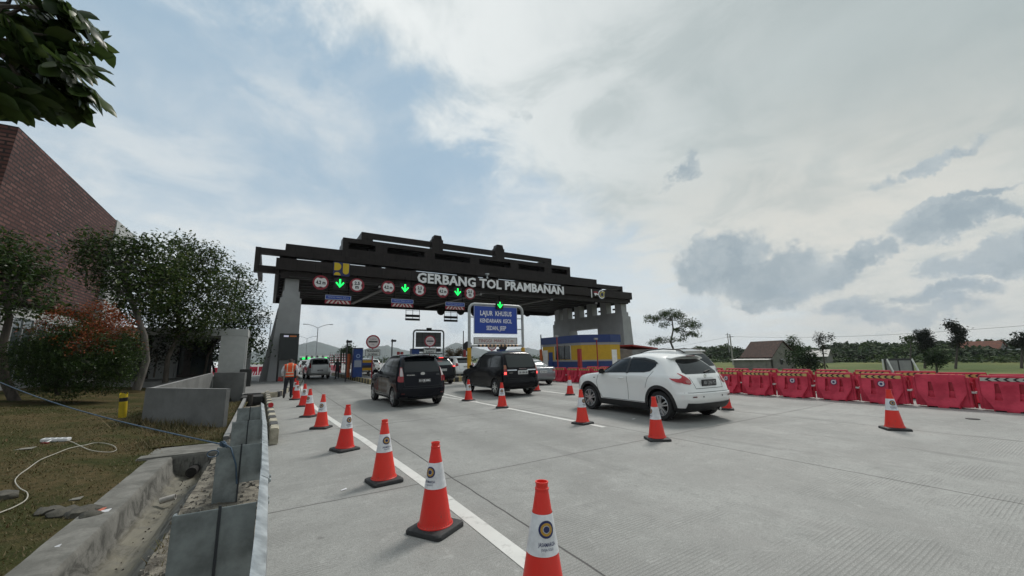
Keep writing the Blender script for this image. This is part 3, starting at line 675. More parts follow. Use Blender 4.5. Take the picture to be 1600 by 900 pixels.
for i, x in enumerate((3.99, 8.95, 13.68)):
    t = thing('lane_board', 'blue board above red and white stripes, %s of three under the gate' % order[i], 'sign board', (x, 32.5, 0), R(.5), 'lane boards under the gate')
    w2 = .92; mb = MB(); mb.box(-w2, w2, 0, .06, 6.14, 6.5); mb.build('board', sign_blue, t)
    mb = MB(); mb.box(-w2, w2, -.006, -.001, 6.455, 6.49); mb.box(-w2, w2, -.006, -.001, 6.15, 6.185); mb.box(-w2, -w2 + .04, -.006, -.001, 6.185, 6.455); mb.box(w2 - .04, w2, -.006, -.001, 6.185, 6.455); mb.build('rim', board_edge, t)
    mb = MB(); put_text(mb, 'TINGGI MAKS 4.20 m', 0, 6.27, -.006, .2, width=1.5, height=.12); mb.build('board_text', board_edge, t)
    mb = MB(); mb.box(-w2, w2, .01, .06, 5.84, 6.1); mb.build('stripe_board', sign_red, t)
    mb = MB()
    for s_ in (1, -1):
        for k in range(3):
            a = .1 + k * .3; u = lambda q: s_ * q
            mb.prism([(u(a), 5.85), (u(a + .15), 5.85), (u(max(.0, a - .03)), 6.09), (u(max(-.0, a - .18)) if k else 0.0, 6.09)], .0, .008)
    mb.build('stripe', stripe_w, t)
    for s_ in (-.7, .7):
        mb = MB(); mb.bar((s_, .04, 6.5), (s_, .04, 8.2), .05); mb.build('hanger', brown_in, t)
# backs of the signs on the far edge of the roof
for i, (px, py) in enumerate(((689, 489), (720, 489), (824, 492), (688.5 + 53, 491))):
    p = at(px, py - 3, 48.6)
    t = thing('reversed_sign', 'black round sign back at the far roof edge, %s' % ['left of the striped board', 'right of the striped board', 'beside the blue board post', 'behind the blue board'][i], 'road sign', p, 0, 'backs of round signs')
    mb = MB(); mb.lathe([(.0, .0), (.55, .0), (.55, .06), (.0, .06)], 24, axis='Y'); mb.build('sign_plate', sign_black, t)
    mb = MB(); mb.bar((0, .1, .3), (0, .1, 1.9), .08); mb.build('hanger', sign_black, t)
for i, (x0, x1, zt, zb) in enumerate(((13.35, 15.14, 7.9, 6.17), (18.28, 20.14, 7.7, 6.17), (23.1, 24.6, 7.6, 6.2))):
    t = thing('hanging_board', 'pair of black boards on thin rods, %s' % ['left of the yellow posted sign', 'just left of the blue board', 'half behind the blue board'][i], 'sign board', ((x0 + x1) / 2, 47.0, 0), 0, 'hanging boards at the far roof edge')
    w2 = (x1 - x0) / 2; mb = MB(); mb.box(-w2, w2, 0, .08, zb, zb + .26); mb.build('board', sign_black, t)
    mb = MB(); mb.box(-w2, w2, 0, .08, zb + .42, zb + .72); mb.build('board', sign_black, t)
    for s_ in (-w2 + .06, 0, w2 - .06):
        mb = MB(); mb.bar((s_, .04, zb + .26), (s_, .04, 8.3), .05); mb.build('rod', sign_black, t)
    mb = MB(); mb.bar((-w2, .04, zb + 1.2), (w2, .04, zb + 1.2), .04); mb.build('cross_rod', sign_black, t)

# ------------------------------------------------------------------ message screen by the left pier
t = thing('message_screen', 'tall black message screen on legs before the left grey pier', 'screen', (.9, 31.6, 0), R(6))
mb = MB(); mb.box(-.60, .60, 0, .25, 1.62, 3.46); mb.build('cabinet', case_m, t, bevel=.015)
mb = MB(); mb.box(-.55, .55, -.008, -.002, 1.68, 3.40); mb.build('screen', M('dead_screen', (.012, .016, .016), .25), t)
mb = MB(); mb.box(-.36, -.06, -.012, -.009, 3.22, 3.33, 0); mb.box(.0, .42, -.012, -.009, 3.23, 3.32, 1)
mb.build('banner', [M('screen_white', (.5, .5, .62), .4, emit=.35), M('screen_orange', (.30, .09, .02), .4, emit=.2)], t)
for x in (-.60, .48):
    mb = MB(); mb.box(x, x + .10, .05, .2, 0, 1.62); mb.build('leg', black_plastic, t)

# ------------------------------------------------------------------ height limit frame with the blue board
yellow = M('post_yellow', (.55, .30, .012), .45, var=.12)
fr_m = M('frame_grey', (.40, .42, .42), .45, .3, var=.12)
def bent_frame(name, label, x0, x1, Y, H, r=.09, yel_h=2.1, rotz=0.0):
    t = thing(name, label, 'sign gantry', ((x0 + x1) / 2, Y, 0), rotz)
    w2 = (x1 - x0) / 2; mb = MB(); R_ = .35
    top = [(-w2, 0, yel_h if yel_h else 0)] + [(-w2, 0, H - R_)] + [(-w2 + R_ - R_ * math.cos(a), 0, H - R_ + R_ * math.sin(a)) for a in (R(30), R(60), R(90))]
    pts = top + [(-x, y, z) for x, y, z in top[::-1]]
    mb.tube(pts, r, 12); mb.build('frame', fr_m, t, smooth=50)
    if yel_h:
        for s_ in (-1, 1):
            mb = MB(); mb.lathe([(r + .035, 0), (r + .035, yel_h + .02), (r, yel_h + .05)], 14, c=(s_ * w2, 0, 0)); mb.build('post_sleeve', yellow, t, smooth=40)
    return t, w2
t, w2 = bent_frame('sign_gantry', 'bent grey pipe frame with yellow lower posts carrying the blue lane board', 10.2, 14.08, 22.0, 4.85)
mb = MB(); mb.tube([(-w2, 0, 2.27), (w2, 0, 2.27)], .075, 10, mi=0)
for k in range(11):
    x = -w2 + .62 + k * .265
    mb.tube([(x - .07, 0, 2.27), (x + .07, 0, 2.27)], .081, 10, mi=1)
for k in range(11):
    x = -w2 + .755 + k * .265
    mb.tube([(x - .06, 0, 2.27), (x + .06, 0, 2.27)], .080, 10, mi=2)
mb.build('limit_bar', [fr_m, sign_black, M('bar_cream', (.55, .36, .20), .5)], t, smooth=50)
for x0, z0 in ((-w2, 4.0), (w2 - .5, 4.0), (w2 - .5, 3.3)):
    mb = MB(); mb.box(x0, x0 + .5, -.03, .03, z0, z0 + .06); mb.build('bracket', fr_m, t)
bd = thing('lane_sign', 'big blue board reading LAJUR KHUSUS in white letters', 'road sign', (12.02, 21.86, 0), 0)
mb = MB(); mb.box(-1.56, 1.56, 0, .06, 3.0, 4.74); mb.build('board', sign_blue, bd)
mb = MB(); mb.box(-1.56, 1.56, -.01, -.001, 4.715, 4.74); mb.box(-1.56, 1.56, -.01, -.001, 3.0, 3.025); mb.box(-1.56, -1.535, -.01, -.001, 3.025, 4.715); mb.box(1.535, 1.56, -.01, -.001, 3.025, 4.715); mb.build('rim', board_edge, bd)
mb = MB(); put_text(mb, 'LAJUR  KHUSUS', 0, 4.15, -.012, .5, bold=.009, width=2.28, height=.30); put_text(mb, 'KENDARAAN  KECIL', 0, 3.70, -.012, .5, bold=.008, width=2.3, height=.25); put_text(mb, 'SEDAN, JEEP', 0, 3.24, -.012, .5, bold=.008, width=1.42, height=.26)
mb.build('board_text', letter_white, bd)
bd = thing('height_board', 'white board with red letters TINGGI MAKS 2.1 m under the blue board', 'road sign', (12.02, 21.9, 0), 0)
mb = MB(); mb.box(-1.56, 1.56, 0, .05, 2.36, 2.78); mb.build('board', M('height_board_white', (.60, .60, .58), .5), bd)
mb = MB(); [mb.box(*b) for b in ((-1.56, 1.56, -.008, -.001, 2.75, 2.78), (-1.56, 1.56, -.008, -.001, 2.36, 2.39), (-1.56, -1.53, -.008, -.001, 2.39, 2.75), (1.53, 1.56, -.008, -.001, 2.39, 2.75))]; mb.build('rim', sign_black, bd)
mb = MB(); put_text(mb, 'TINGGI  MAKS 2.1 m', 0, 2.47, -.01, .3, width=2.5, height=.2); mb.build('board_text', M('letter_red', (.30, .03, .02), .5), bd)
signal(12.22, 21.7, 4.83, 'small green arrow signal clamped on top of the blue board frame', .62)
# the same kind of frame further on, seen from behind
t, w2 = bent_frame('sign_gantry', 'plain grey pipe frame seen from behind with the grey back of a board', 14.55, 18.45, 47.5, 5.05, .1, 0)
mb = MB(); mb.box(-1.62, 1.62, .1, .16, 3.0, 4.8); mb.build('board_back', M('board_back', (.21, .22, .22), .5, .3, var=.1), t)
mb = MB(); [mb.box(x, x + .05, .05, .1, 3.0, 4.8) for x in (-1.62, -.85, 0, .8, 1.57)]; [mb.box(-1.62, 1.62, .045, .1, z, z + .05) for z in (3.0, 3.55, 4.2, 4.75)]; mb.box(-1.62, 1.62, .1, .16, 2.4, 2.82); mb.box(-1.95, 1.95, .1, .18, 2.1, 2.22); mb.build('board_rib', M('rib_grey', (.10, .105, .11), .5, .4), t)
mb = MB(); mb.box(-.3, .3, -.15, .15, 4.98, 5.35); mb.build('signal_case', case_m, t)
# ------------------------------------------------------------------ islands between the lanes
kerb_y = M('kerb_cream', (.44, .36, .18), .7, var=.25, vscale=6); kerb_k = M('kerb_black', (.028, .029, .03), .7, var=.4, vscale=6, col2=(.06, .06, .06)); kerb_w = M('kerb_dirty_cream', (.40, .37, .29), .8, var=.3, vscale=7)
def island(x0, x1, y0, y1, label):
    t = thing('kerb_island', label, 'kerb island', ((x0 + x1) / 2, y0, 0), 0, 'striped kerb islands between the lanes')
    w2 = (x1 - x0) / 2; L = y1 - y0
    mb = MB(); mb.box(-w2 + .18, w2 - .18, .9, L, 0, .27); mb.build('pavement', conc_grey, t)
    mb = MB(); n = int(L / .5)
    for s_ in (-1, 1):
        for k in range(n):
            a = .9 + k * (L - .9) / n; b = .9 + (k + 1) * (L - .9) / n
            x = s_ * (w2 - .09); mb.box(x - .09, x + .09, a + .004, b - .004, 0, .30, k % 2)
    m_ = 8
    for k in range(m_):
        a0, a1 = P + P * k / m_, P + P * (k + 1) / m_
        q = lambda a, r: (r * math.cos(a), .9 + .9 * math.sin(a) * 1.0)
        o0, o1 = (w2 * math.cos(a0), .9 + .9 * math.sin(a0)), (w2 * math.cos(a1), .9 + .9 * math.sin(a1)); i0, i1 = ((w2 - .18) * math.cos(a0), .9 + .7 * math.sin(a0)), ((w2 - .18) * math.cos(a1), .9 + .7 * math.sin(a1))
        mb.hexa([(*o0, 0), (*o1, 0), (*i1, 0), (*i0, 0)], [(*o0, .3), (*o1, .3), (*i1, .3), (*i0, .3)], k % 2)
    mb.build('kerb', [kerb_y, kerb_k], t); return t
island(5.42, 6.95, 25.6, 46, 'long island with black and yellow kerb stones on the left, under the kiosk')
island(10.0, 11.3, 24.6, 46, 'striped kerb island in the middle behind the dark estate car')
island(14.6, 16.0, 24.6, 46, 'striped kerb island right of the blue board frame')
blue_k = M('kiosk_blue', (.012, .045, .19), .4, var=.1); orange_b = M('bollard_orange', (.42, .085, .018), .5, var=.2); red_b = M('bollard_red', (.30, .02, .018), .5, var=.2)
def round_sign(x, y, z, r, label, text, n=2):
    t = thing('toll_sign', label, 'road sign', (x, y, 0), R(-4), 'round toll signs on the islands')
    mb = MB(); mb.lathe([(0, 0), (r, 0), (r, .04), (0, .04)], 36, c=(0, 0, z), axis='Y'); mb.build('sign_plate', sign_red, t)
    mb = MB(); mb.lathe([(0, -.006), (r * .80, -.006), (r * .80, -.001), (0, -.001)], 36, c=(0, 0, z), axis='Y'); mb.build('sign_face', M('sign_pink_white', (.62, .55, .55), .4), t)
    mb = MB(); mb.box(-r * .62, r * .62, -.014, -.008, z - r * .11, z + r * .11); put_text(mb, 'GARDU', 0, z + r * .28, -.012, .2, width=r * .9, height=r * .18); put_text(mb, 'TOL', 0, z - r * .48, -.012, .2, width=r * .42, height=r * .18); mb.build('sign_text', sign_black, t)
    mb = MB(); mb.tube([(0, .08, .27), (0, .08, z + r * .6)], .04, 8); mb.build('post', sign_red, t)
    zb = z - r - .28
    if text:
        mb = MB(); mb.box(-.5, .5, -.03, .02, zb - .24, zb + .22); mb.build('text_board', M('text_board', (.56, .58, .56), .5), t)
        mb = MB(); put_text(mb, text[0], 0, zb + .04, -.034, .2, bold=.006, width=.82, height=.13); put_text(mb, text[1], 0, zb - .18, -.034, .2, bold=.006, width=.62, height=.13)
        mb.build('board_text', sign_black, t); mb = MB()
        [mb.box(*b) for b in ((-.5, .5, -.036, -.031, zb + .19, zb + .22), (-.5, .5, -.036, -.031, zb - .24, zb - .21), (-.5, -.47, -.036, -.031, zb - .21, zb + .19), (.47, .5, -.036, -.031, zb - .21, zb + .19))]
        mb.build('board_rim', sign_black, t)
def sized_at(px, py, Y): return at(px, py, Y)
s1 = at(583, 534, 29); s2 = at(672, 533, 29.6); s3 = at(769, 540, 29.6)
round_sign(s1.x, 29, s1.z, .48, 'round red rimmed toll sign over the TRANSAKSI DI DEPAN board', ('TRANSAKSI', 'DI DEPAN'))
round_sign(s2.x, 29.6, s2.z, .44, 'round red rimmed toll sign over a TEMPELKAN KARTU board before the grey frame', ('TEMPELKAN', 'KARTU'))
round_sign(s3.x, 29.6, s3.z, .42, 'round toll sign mostly hidden behind the white height board', ('TEMPELKAN', 'KARTU'))
def kiosk(x, y, h_, label, w_=.34):
    t = thing('card_kiosk', label, 'card reader', (x, y, .27), 0, 'blue card reader kiosks')
    mb = MB(); mb.box(-w_, w_, -.3, .3, 0, h_); mb.build('cabinet', blue_k, t, bevel=.03)
    mb = MB(); disc(mb, 0, h_ - .55, -.304, .15, 24, 0, .09); put_text(mb, 'GSO', 0, h_ - .86, -.304, .14, width=.3, height=.07); mb.build('emblem', M('kiosk_mark', (.25, .35, .55), .5), t)
    mb = MB(); mb.box(-w_ * .75, w_ * .75, -.312, -.302, .75, 1.25); mb.build('panel', M('kiosk_panel', (.28, .31, .38), .5), t)
    mb = MB(); mb.box(-w_ - .02, w_ + .02, -.33, .33, h_, h_ + .06); mb.build('lid', M('kiosk_lid', (.03, .04, .06), .5), t, bevel=.01)
k1 = at(556, 586, 32); kiosk(k1.x + .05, 32, 2.12, 'tall blue card kiosk on the left island beside orange posts')
k2 = at(648, 545, 34); kiosk(k2.x, 34, 2.1, 'blue card kiosk on the middle island, only its top above the black car')
k3 = at(783, 553, 33); kiosk(k3.x, 33, 2.0, 'blue card kiosk seen through the height frame')
def bollard(x, y, h_, m_, label, r=.1):
    t = thing('guard_post', label, 'bollard', (x, y, .27), 0, 'guard posts on the islands')
    mb = MB(); mb.lathe([(r, 0), (r, h_ - .05), (r * .8, h_), (0, h_)], 14); mb.build('post', m_, t, smooth=40)
    mb = MB(); mb.lathe([(r + .05, 0), (r + .05, .03), (r, .03)], 14); mb.build('base_flange', m_, t)
for px, py, Y, hh, m_, lab in ((543.5, 585, 32.5, 1.75, orange_b, 'orange guard post left of the tall blue kiosk'), (551, 586, 33.4, 1.72, orange_b, 'orange guard post tucked behind the tall blue kiosk'),
                            (622, 570, 33.5, 1.9, red_b, 'red guard post left of the second blue kiosk'), (627.5, 570, 34.2, 1.9, red_b, 'red guard post nearest the second blue kiosk'), (726, 575, 33, 2.0, red_b, 'tall red guard post behind the yellow sleeve'),
                            (791, 575, 32, 1.7, red_b, 'short red guard post seen through the height frame'), (846, 575, 30.5, 1.95, orange_b, 'orange guard post at the left end of the booth')):
    p = at(px, py, Y); bollard(p.x, Y, hh, m_, lab, .13 if Y > 30 else .1)
pole_m = M('pole_dark', (.06, .06, .065), .5, .3)
for px, ytop, Y, lab in ((543, 531, 31.5, 'thin camera pole left of the blue kiosk'), (613, 530, 34, 'thin camera pole right of the round toll sign'), (724, 517, 40, 'tall slim grey pole left of the yellow sleeve'), (845, 523, 31, 'slim dark pole at the left end of the booth')):
    p = at(px, ytop, Y); t = thing('camera_pole', lab, 'pole', (p.x, Y, 0), 0, 'slim poles by the lanes')
    mb = MB(); mb.tube([(0, 0, 0), (0, 0, p.z)], .055, 8); mb.build('pole', pole_m, t)
    if px in (543, 613):
        mb = MB(); mb.box(-.08, .32, -.1, .1, p.z - .22, p.z - .05); mb.build('camera', black_plastic, t, bevel=.02)
# yellow and blue striped crash cushion on the first island
t = thing('crash_cushion', 'low striped yellow and blue cushion on the island behind the sign board', 'crash cushion', (6.35, 33.5, .27))
mb = MB()
for k, m_ in enumerate((0, 1, 2, 0)): mb.box(-.5, .5, -.25, .25, .45 + k * .2, .45 + (k + 1) * .2, m_)
mb.build('cushion', [yellow, sign_black, blue_k], t); 
for x in (-.4, .32):
    mb = MB(); mb.box(x, x + .08, -.1, .1, 0, .45); mb.build('leg', sign_black, t)
for i, (px, Y) in enumerate(((731, 37), (786, 36))):
    p = at(px, 541, Y); t = thing('reversed_sign', 'dark round sign back behind the frame, %s' % ['by the yellow sleeve on the left', 'below the striped limit bar'][i], 'road sign', (p.x, Y, 0), 0, 'backs of round signs')
    mb = MB(); mb.lathe([(.0, .0), (.5, .0), (.5, .05), (.0, .05)], 24, c=(0, 0, p.z), axis='Y'); mb.build('sign_plate', sign_black, t)
    mb = MB(); mb.tube([(0, .08, .2), (0, .08, p.z)], .04, 8); mb.build('post', sign_red, t)

# ------------------------------------------------------------------ toll booth on the right
by = M('booth_yellow', (.52, .32, .012), .45, var=.06); bb = M('booth_blue', (.012, .035, .15), .4, var=.08); bg_ = M('booth_grey', (.30, .30, .30), .6); glass_b = M('booth_glass', (.02, .026, .03), .08)
A = gnd(848, 579, .2); 
t = thing('toll_booth', 'toll office cabin with blue top and yellow walls at the right of the gate', 'booth', (21.6, 24.9, 0))
def bl(z0, z1, m_, nm, grow=0.0):
    # a cabin with a chamfered near corner: two long faces and a bay end
    pts = [(-grow, -grow * .4), (2.2, -1.05 - grow), (3.35 + grow, -1.02 - grow), (3.35 + grow, 5.45 + grow), (-grow, 5.45 + grow)]
    mb = MB(); n = len(pts); mb.prism(pts, z0, z1, lambda u, v, w: (u, v, w)); return mb.build(nm, m_, t)
bl(.0, 1.08, bb, 'lower_wall'); bl(1.08, 1.2, bg_, 'sill_band', .02); bl(1.2, 2.42, by, 'wall'); bl(2.42, 2.62, bg_, 'eaves_band', .03); bl(2.62, 3.25, bb, 'roof_band', .08)
for y0, y1 in ((1.35, 2.15), (2.2, 2.95), (3.0, 3.5)):
    mb = MB(); mb.box(-.02, .0, y0, y1, 1.25, 2.4); f = mb.build('window', glass_b, t)
    mb = MB(); mb.box(-.04, -.021, y1, y1 + .05, 1.22, 2.42); mb.box(-.04, -.021, y0 - .05, y0, 1.22, 2.42); mb.build('frame', white_paint, f)
mb = MB(); mb.box(-.03, -.0, 4.65, 5.35, .12, 2.1); mb.build('door', white_paint, t)
mb = MB(); mb.box(2.35, 2.9, -1.085, -1.045, .1, 2.0); mb.build('door', white_paint, t)
mb = MB(); mb.box(-.03, 0, 3.9, 4.5, .35, 1.9); mb.build('poster', blue_k, t)
for px, lab in ((870, 'thin red lamp post before the booth windows'), (932, 'thin red lamp post before the white booth door')):
    p = at(px, 526 if px < 900 else 530, 23.5); q = thing('booth_lamp', lab, 'lamp post', (p.x, 23.5, 0), 0, 'red lamp posts before the booth')
    mb = MB(); mb.tube([(0, 0, 0), (0, 0, p.z)], .045, 8); mb.build('pole', red_b, q); mb = MB(); mb.box(-.22, .1, -.1, .1, p.z - .05, p.z + .1); mb.build('lamp', bg_, q, bevel=.03)
for px, py, lab in ((905, 545, 'square red post at the booth corner'),):
    p = at(px, py, 23); q = thing('guard_post', lab, 'bollard', (p.x, 23, 0), 0, 'guard posts on the islands'); mb = MB(); mb.box(-.13, .13, -.13, .13, 0, p.z); mb.build('post', red_b, q, bevel=.02)
t = thing('lean_to', 'small red roofed lean to between the booth and the right pier', 'shelter', (28.3, 25.6, 0))
mb = MB(); mb.hexa([(-1.6, -1.6, 2.3), (1.6, -1.6, 2.0), (1.6, 1.6, 2.0), (-1.6, 1.6, 2.3)], [(-1.6, -1.6, 2.42), (1.6, -1.6, 2.12), (1.6, 1.6, 2.12), (-1.6, 1.6, 2.42)]); mb.build('roof', red_b, t)
mb = MB(); mb.box(-1.4, 1.4, -1.3, 1.3, 0, 1.98); mb.build('wall', conc_grey, t)
# ------------------------------------------------------------------ vehicles
def paint_mat(name, col, rough=.22, metal=0.0):
    m = M(name, col, rough, metal, coat=.12 if max(col) < .05 else 1.0, spec=.15 if max(col) < .05 else .5); return m
glass_d = M('tinted_glass', (.004, .005, .006), .05, spec=.35)
glass_s = M('smoked_glass', (.010, .013, .015), .06, spec=.45)
glass_l = M('pale_glass', (.10, .13, .13), .06, spec=.9)
trim = M('dark_trim', (.016, .016, .017), .5)
gap = M('panel_gap', (.02, .02, .02), .8)
chrome = M('chrome', (.62, .63, .64), .14, 1.0)
alloy = M('alloy_rim', (.50, .51, .52), .3, .8)
well = M('wheel_well', (.004, .004, .004), .9)
clear_lens = M('clear_lens', (.46, .40, .40), .1, coat=.8)
plate_w = M('plate_white', (.62, .63, .62), .4); plate_k = M('plate_black', (.018, .019, .022), .4)

class Car:
    """a body built from level outlines; s runs from the rear (0) to the front, z up, w is the half width"""
    def __init__(c, spec):
        c.__dict__.update(spec); c.T = np.array(spec['levels'], float)      # z, s_rear, s_front, half width
        c.zs = c._zs()
    def _zs(c):
        z0, z1 = c.T[0, 0], c.T[-1, 0]; zs = list(np.linspace(z0, z1, 46)) + list(c.T[:, 0])
        zs = sorted(set(round(float(z), 4) for z in zs)); return [z for i, z in enumerate(zs) if i == 0 or z - zs[i - 1] > .004]
    def lev(c, z):
        T = c.T; i = int(np.clip(np.searchsorted(T[:, 0], z) - 1, 0, len(T) - 2)); t = (z - T[i, 0]) / (T[i + 1, 0] - T[i, 0]); t = min(1, max(0, t))
        def cr(k):
            p1, p2 = T[i, k], T[i + 1, k]; h_ = T[i + 1, 0] - T[i, 0]
            def slope(j):
                if j == 0 or j == len(T) - 1: return 0 if k == 3 and j else ((T[1, k] - T[0, k]) / (T[1, 0] - T[0, 0]) if j == 0 else (T[-1, k] - T[-2, k]) / (T[-1, 0] - T[-2, 0]))
                a = (T[j, k] - T[j - 1, k]) / (T[j, 0] - T[j - 1, 0]); b = (T[j + 1, k] - T[j, k]) / (T[j + 1, 0] - T[j, 0])
                return 0 if a * b <= 0 else 2 * a * b / (a + b)
            m1, m2 = slope(i) * h_, slope(i + 1) * h_
            return (2 * t**3 - 3 * t**2 + 1) * p1 + (t**3 - 2 * t**2 + t) * m1 + (-2 * t**3 + 3 * t**2) * p2 + (t**3 - t**2) * m2
        return cr(1), cr(2), cr(3)
    def corner(c, z):
        k = sstep(c.belt - .1, c.belt + .35, z); up = sstep(c.T[-1, 0] - .14, c.T[-1, 0], z)
        q = [lerp(c.rc[j], c.rt[j], k) + up * .25 * (j < 2) for j in range(4)]      # rear a, b, front a, b
        r, f, w_ = c.lev(z); ln = .44 * (f - r - c.bow)
        return [min(q[0], ln), min(q[1], .9 * w_), min(q[2], ln), min(q[3], .9 * w_)]
    def bulge(c, s, z):
        o = 0
        for sw, gx in ((c.sr, c.flare[0]), (c.sf, c.flare[1])):
            o += gx * math.exp(-((s - sw) / .42) ** 2) * sstep(.1, .45, z) * sstep(c.belt + .02, c.belt - .28, z)
        return o - c.tuck * sstep(c.belt - .05, c.belt - .32, z) * sstep(.30, .52, z) * sstep(c.sr + .3, c.sr + .75, s) * sstep(c.sf - .3, c.sf - .75, s)
    def hw(c, s, z):
        r, f, w_ = c.lev(z); a, b, a2, b2 = c.corner(z); m = w_
        if s < r + a: d = min(1, max(0, (r + a - s) / a)); m = min(m, w_ - b * (1 - math.sqrt(max(0, 1 - d * d))))
        if s > f - a2: d = min(1, max(0, (s - f + a2) / a2)); m = min(m, w_ - b2 * (1 - math.sqrt(max(0, 1 - d * d))))
        return m + c.bulge(s, z)
    def sr_at(c, x, z):
        r, f, w_ = c.lev(z); a, b, _, _ = c.corner(z); x = abs(x); d = x - (w_ - b)
        bow = c.bow * (x / w_) ** 2
        if d <= 0: return r + bow
        d = min(.999, d / b); return r + bow + a * (1 - math.sqrt(1 - d * d))
    def outline(c, z):
        r, f, w_ = c.lev(z); a, b, a2, b2 = c.corner(z); pts = []
        nr, ns, nf = 9, 30, 7
        half = []
        for i in range(5): x = (w_ - b) * i / 4; half.append((c.sr_at(x, z), x))
        for i in range(1, nr): th = P / 2 * i / nr; half.append((c.sr_at(w_ - b + b * math.sin(th), z), w_ - b + b * math.sin(th)))
        s0, s1 = r + a + c.bow, f - a2
        for i in range(ns + 1): s = lerp(s0, s1, i / ns); half.append((s, w_))
        for i in range(1, nf): th = P / 2 * i / nf; half.append((s1 + a2 * math.sin(th), w_ - b2 + b2 * math.cos(th)))
        for i in range(5): half.append((f, (w_ - b2) * (1 - i / 4)))
        half = [(s, x + (c.bulge(s, z) if x > w_ * .6 else 0)) for s, x in half]
        return half + [(s, -x) for s, x in half[-2:0:-1]]
    def P(c, s, x, z): return (x, s - c.L / 2, z)
    def body(c, parent, mats, zdark):
        mb = MB(); rings = [c.outline(z) for z in c.zs]; n = len(rings[0])
        for z, rg in zip(c.zs, rings):
            cr = c.T[-1, 0]
            mb.v += [c.P(s, x, z) for s, x in rg]
        for i in range(len(rings) - 1):
            zm = (c.zs[i] + c.zs[i + 1]) / 2
            for j in range(n): mb.f.append((i * n + j, i * n + (j + 1) % n, (i + 1) * n + (j + 1) % n, (i + 1) * n + j)); mb.mi.append(1 if zm < zdark else 0)
        mb.f.append(tuple(range(n))[::-1]); mb.mi.append(1); mb.f.append(tuple(range((len(rings) - 1) * n, len(rings) * n))); mb.mi.append(0)
        o = mb.build('body', mats, parent)
        cut = []
        for s in (c.sr, c.sf):
            for sd in (-1, 1):
                w_ = c.hw(s, .5); m2 = MB(); x0, x1 = sd * (w_ - .30), sd * (w_ + .3)
                m2.lathe([(0, min(x0, x1)), (c.ra, min(x0, x1)), (c.ra, max(x0, x1)), (0, max(x0, x1))], 36, axis='X', c=(0, s - c.L / 2, c.rw + .01), mi=1)
                k = m2.build('cut', mats); cut.append(k)
        for k in cut: k.parent = None; k.matrix_world = Matrix.Identity(4)
        pl, pr = parent.location.copy(), parent.rotation_euler.copy(); parent.location = (0, 0, 0); parent.rotation_euler = (0, 0, 0)
        bpy.context.view_layer.update(); boolean(o, cut); parent.location = pl; parent.rotation_euler = pr
        shade(o.data, 38); return o
    def _grid(c, poly, step):
        bm = bmesh.new(); f = bm.faces.new([bm.verts.new((u, v, 0)) for u, v in poly])
        us = [p[0] for p in poly]; vs = [p[1] for p in poly]
        for ax, lo, hi in ((0, min(us), max(us)), (1, min(vs), max(vs))):
            q = lo + step
            while q < hi:
                co = [0, 0, 0]; co[ax] = q; no = [0, 0, 0]; no[ax] = 1
                bmesh.ops.bisect_plane(bm, geom=bm.verts[:] + bm.edges[:] + bm.faces[:], plane_co=co, plane_no=no); q += step
        bm.verts.ensure_lookup_table(); bm.verts.index_update()
        r = [(v.co.x, v.co.y) for v in bm.verts], [tuple(v.index for v in f.verts) for f in bm.faces]; bm.free(); return r
    def side(c, mb, poly, sd=-1, off=.004, mi=0, step=.07):
        vs, fs = c._grid(poly, step); mb.add([c.P(s, sd * (c.hw(s, z) + off), z) for s, z in vs], fs, mi)
    def rear(c, mb, poly, off=.004, mi=0, step=.06):
        vs, fs = c._grid(poly, step)
        mb.add([c.P(c.sr_at(x, z) - off, x, z) for x, z in vs], fs, mi)
    def sides(c, name, poly, mat, parent, off=.004, both=True, step=.07):
        for sd in ((-1, 1) if both else (-1,)):
            mb = MB(); c.side(mb, poly, sd, off, 0, step); o = mb.build(name, mat, parent, smooth=60, fix=False); orient(o)
    def rears(c, name, poly, mat, parent, off=.004, mirror=False, step=.06):
        mb = MB(); c.rear(mb, poly, off, 0, step); o = mb.build(name, mat, parent, smooth=60, fix=False); orient(o)
        if mirror:
            mb = MB(); c.rear(mb, [(-x, z) for x, z in poly], off, 0, step); orient(mb.build(name, mat, parent, smooth=60, fix=False))
    def wheels(c, parent, rim_style, width=.20):
        for s in (c.sr, c.sf):
            for sd in (-1, 1):
                w_ = c.hw(s, .45) - .015; t = bpy.data.objects.new('wheel', None)
                C.objects.link(t); t.parent = parent; t.location = c.P(s, sd * w_, c.rw); t.rotation_euler = (0, R(17), 0) if False else (0, 0, 0)
                k = -sd; r = c.rw; ri = r * c.rim
                mb = MB(); mb.lathe([(ri, k * .012), (r - .03, 0), (r - .006, k * .02), (r, k * .05), (r, k * (width - .05)), (r - .02, k * width), (ri, k * width)], 36, axis='X', closed=True); mb.build('tyre', rubber, t, smooth=40)
                mb = MB(); mb.lathe([(ri + .002, k * .01), (ri - .012, k * .006), (ri - .02, k * .03), (ri - .025, k * .15), (.0, k * .15)], 36, axis='X', mi=0)
                mb.f = mb.f[:-2]; mb.mi = mb.mi[:-2]
                mb.lathe([(.0, k * .150), (ri * .62, k * .148), (ri * .62, k * .12), (0, k * .12)], 20, axis='X', mi=1)
                n, dbl, sw = rim_style
                for i in range(n):
                    for e in ((-1, 1) if dbl else (0,)):
                        a = 2 * P * i / n + .3; a2 = a + e * .20
                        p0 = (k * .022, .035 * math.cos(a) + e * .012 * -math.sin(a), .035 * math.sin(a) + e * .012 * math.cos(a)); p1 = (k * .016, (ri - .012) * math.cos(a2), (ri - .012) * math.sin(a2))
                        mb.bar(p0, p1, .03, sw, up=(1, 0, 0), mi=0)
                mb.lathe([(.0, k * .004), (.045, k * .006), (.05, k * .03), (0, k * .03)], 16, axis='X', mi=0)
                mb.build('rim', [c.rim_mat, well], t, smooth=35)
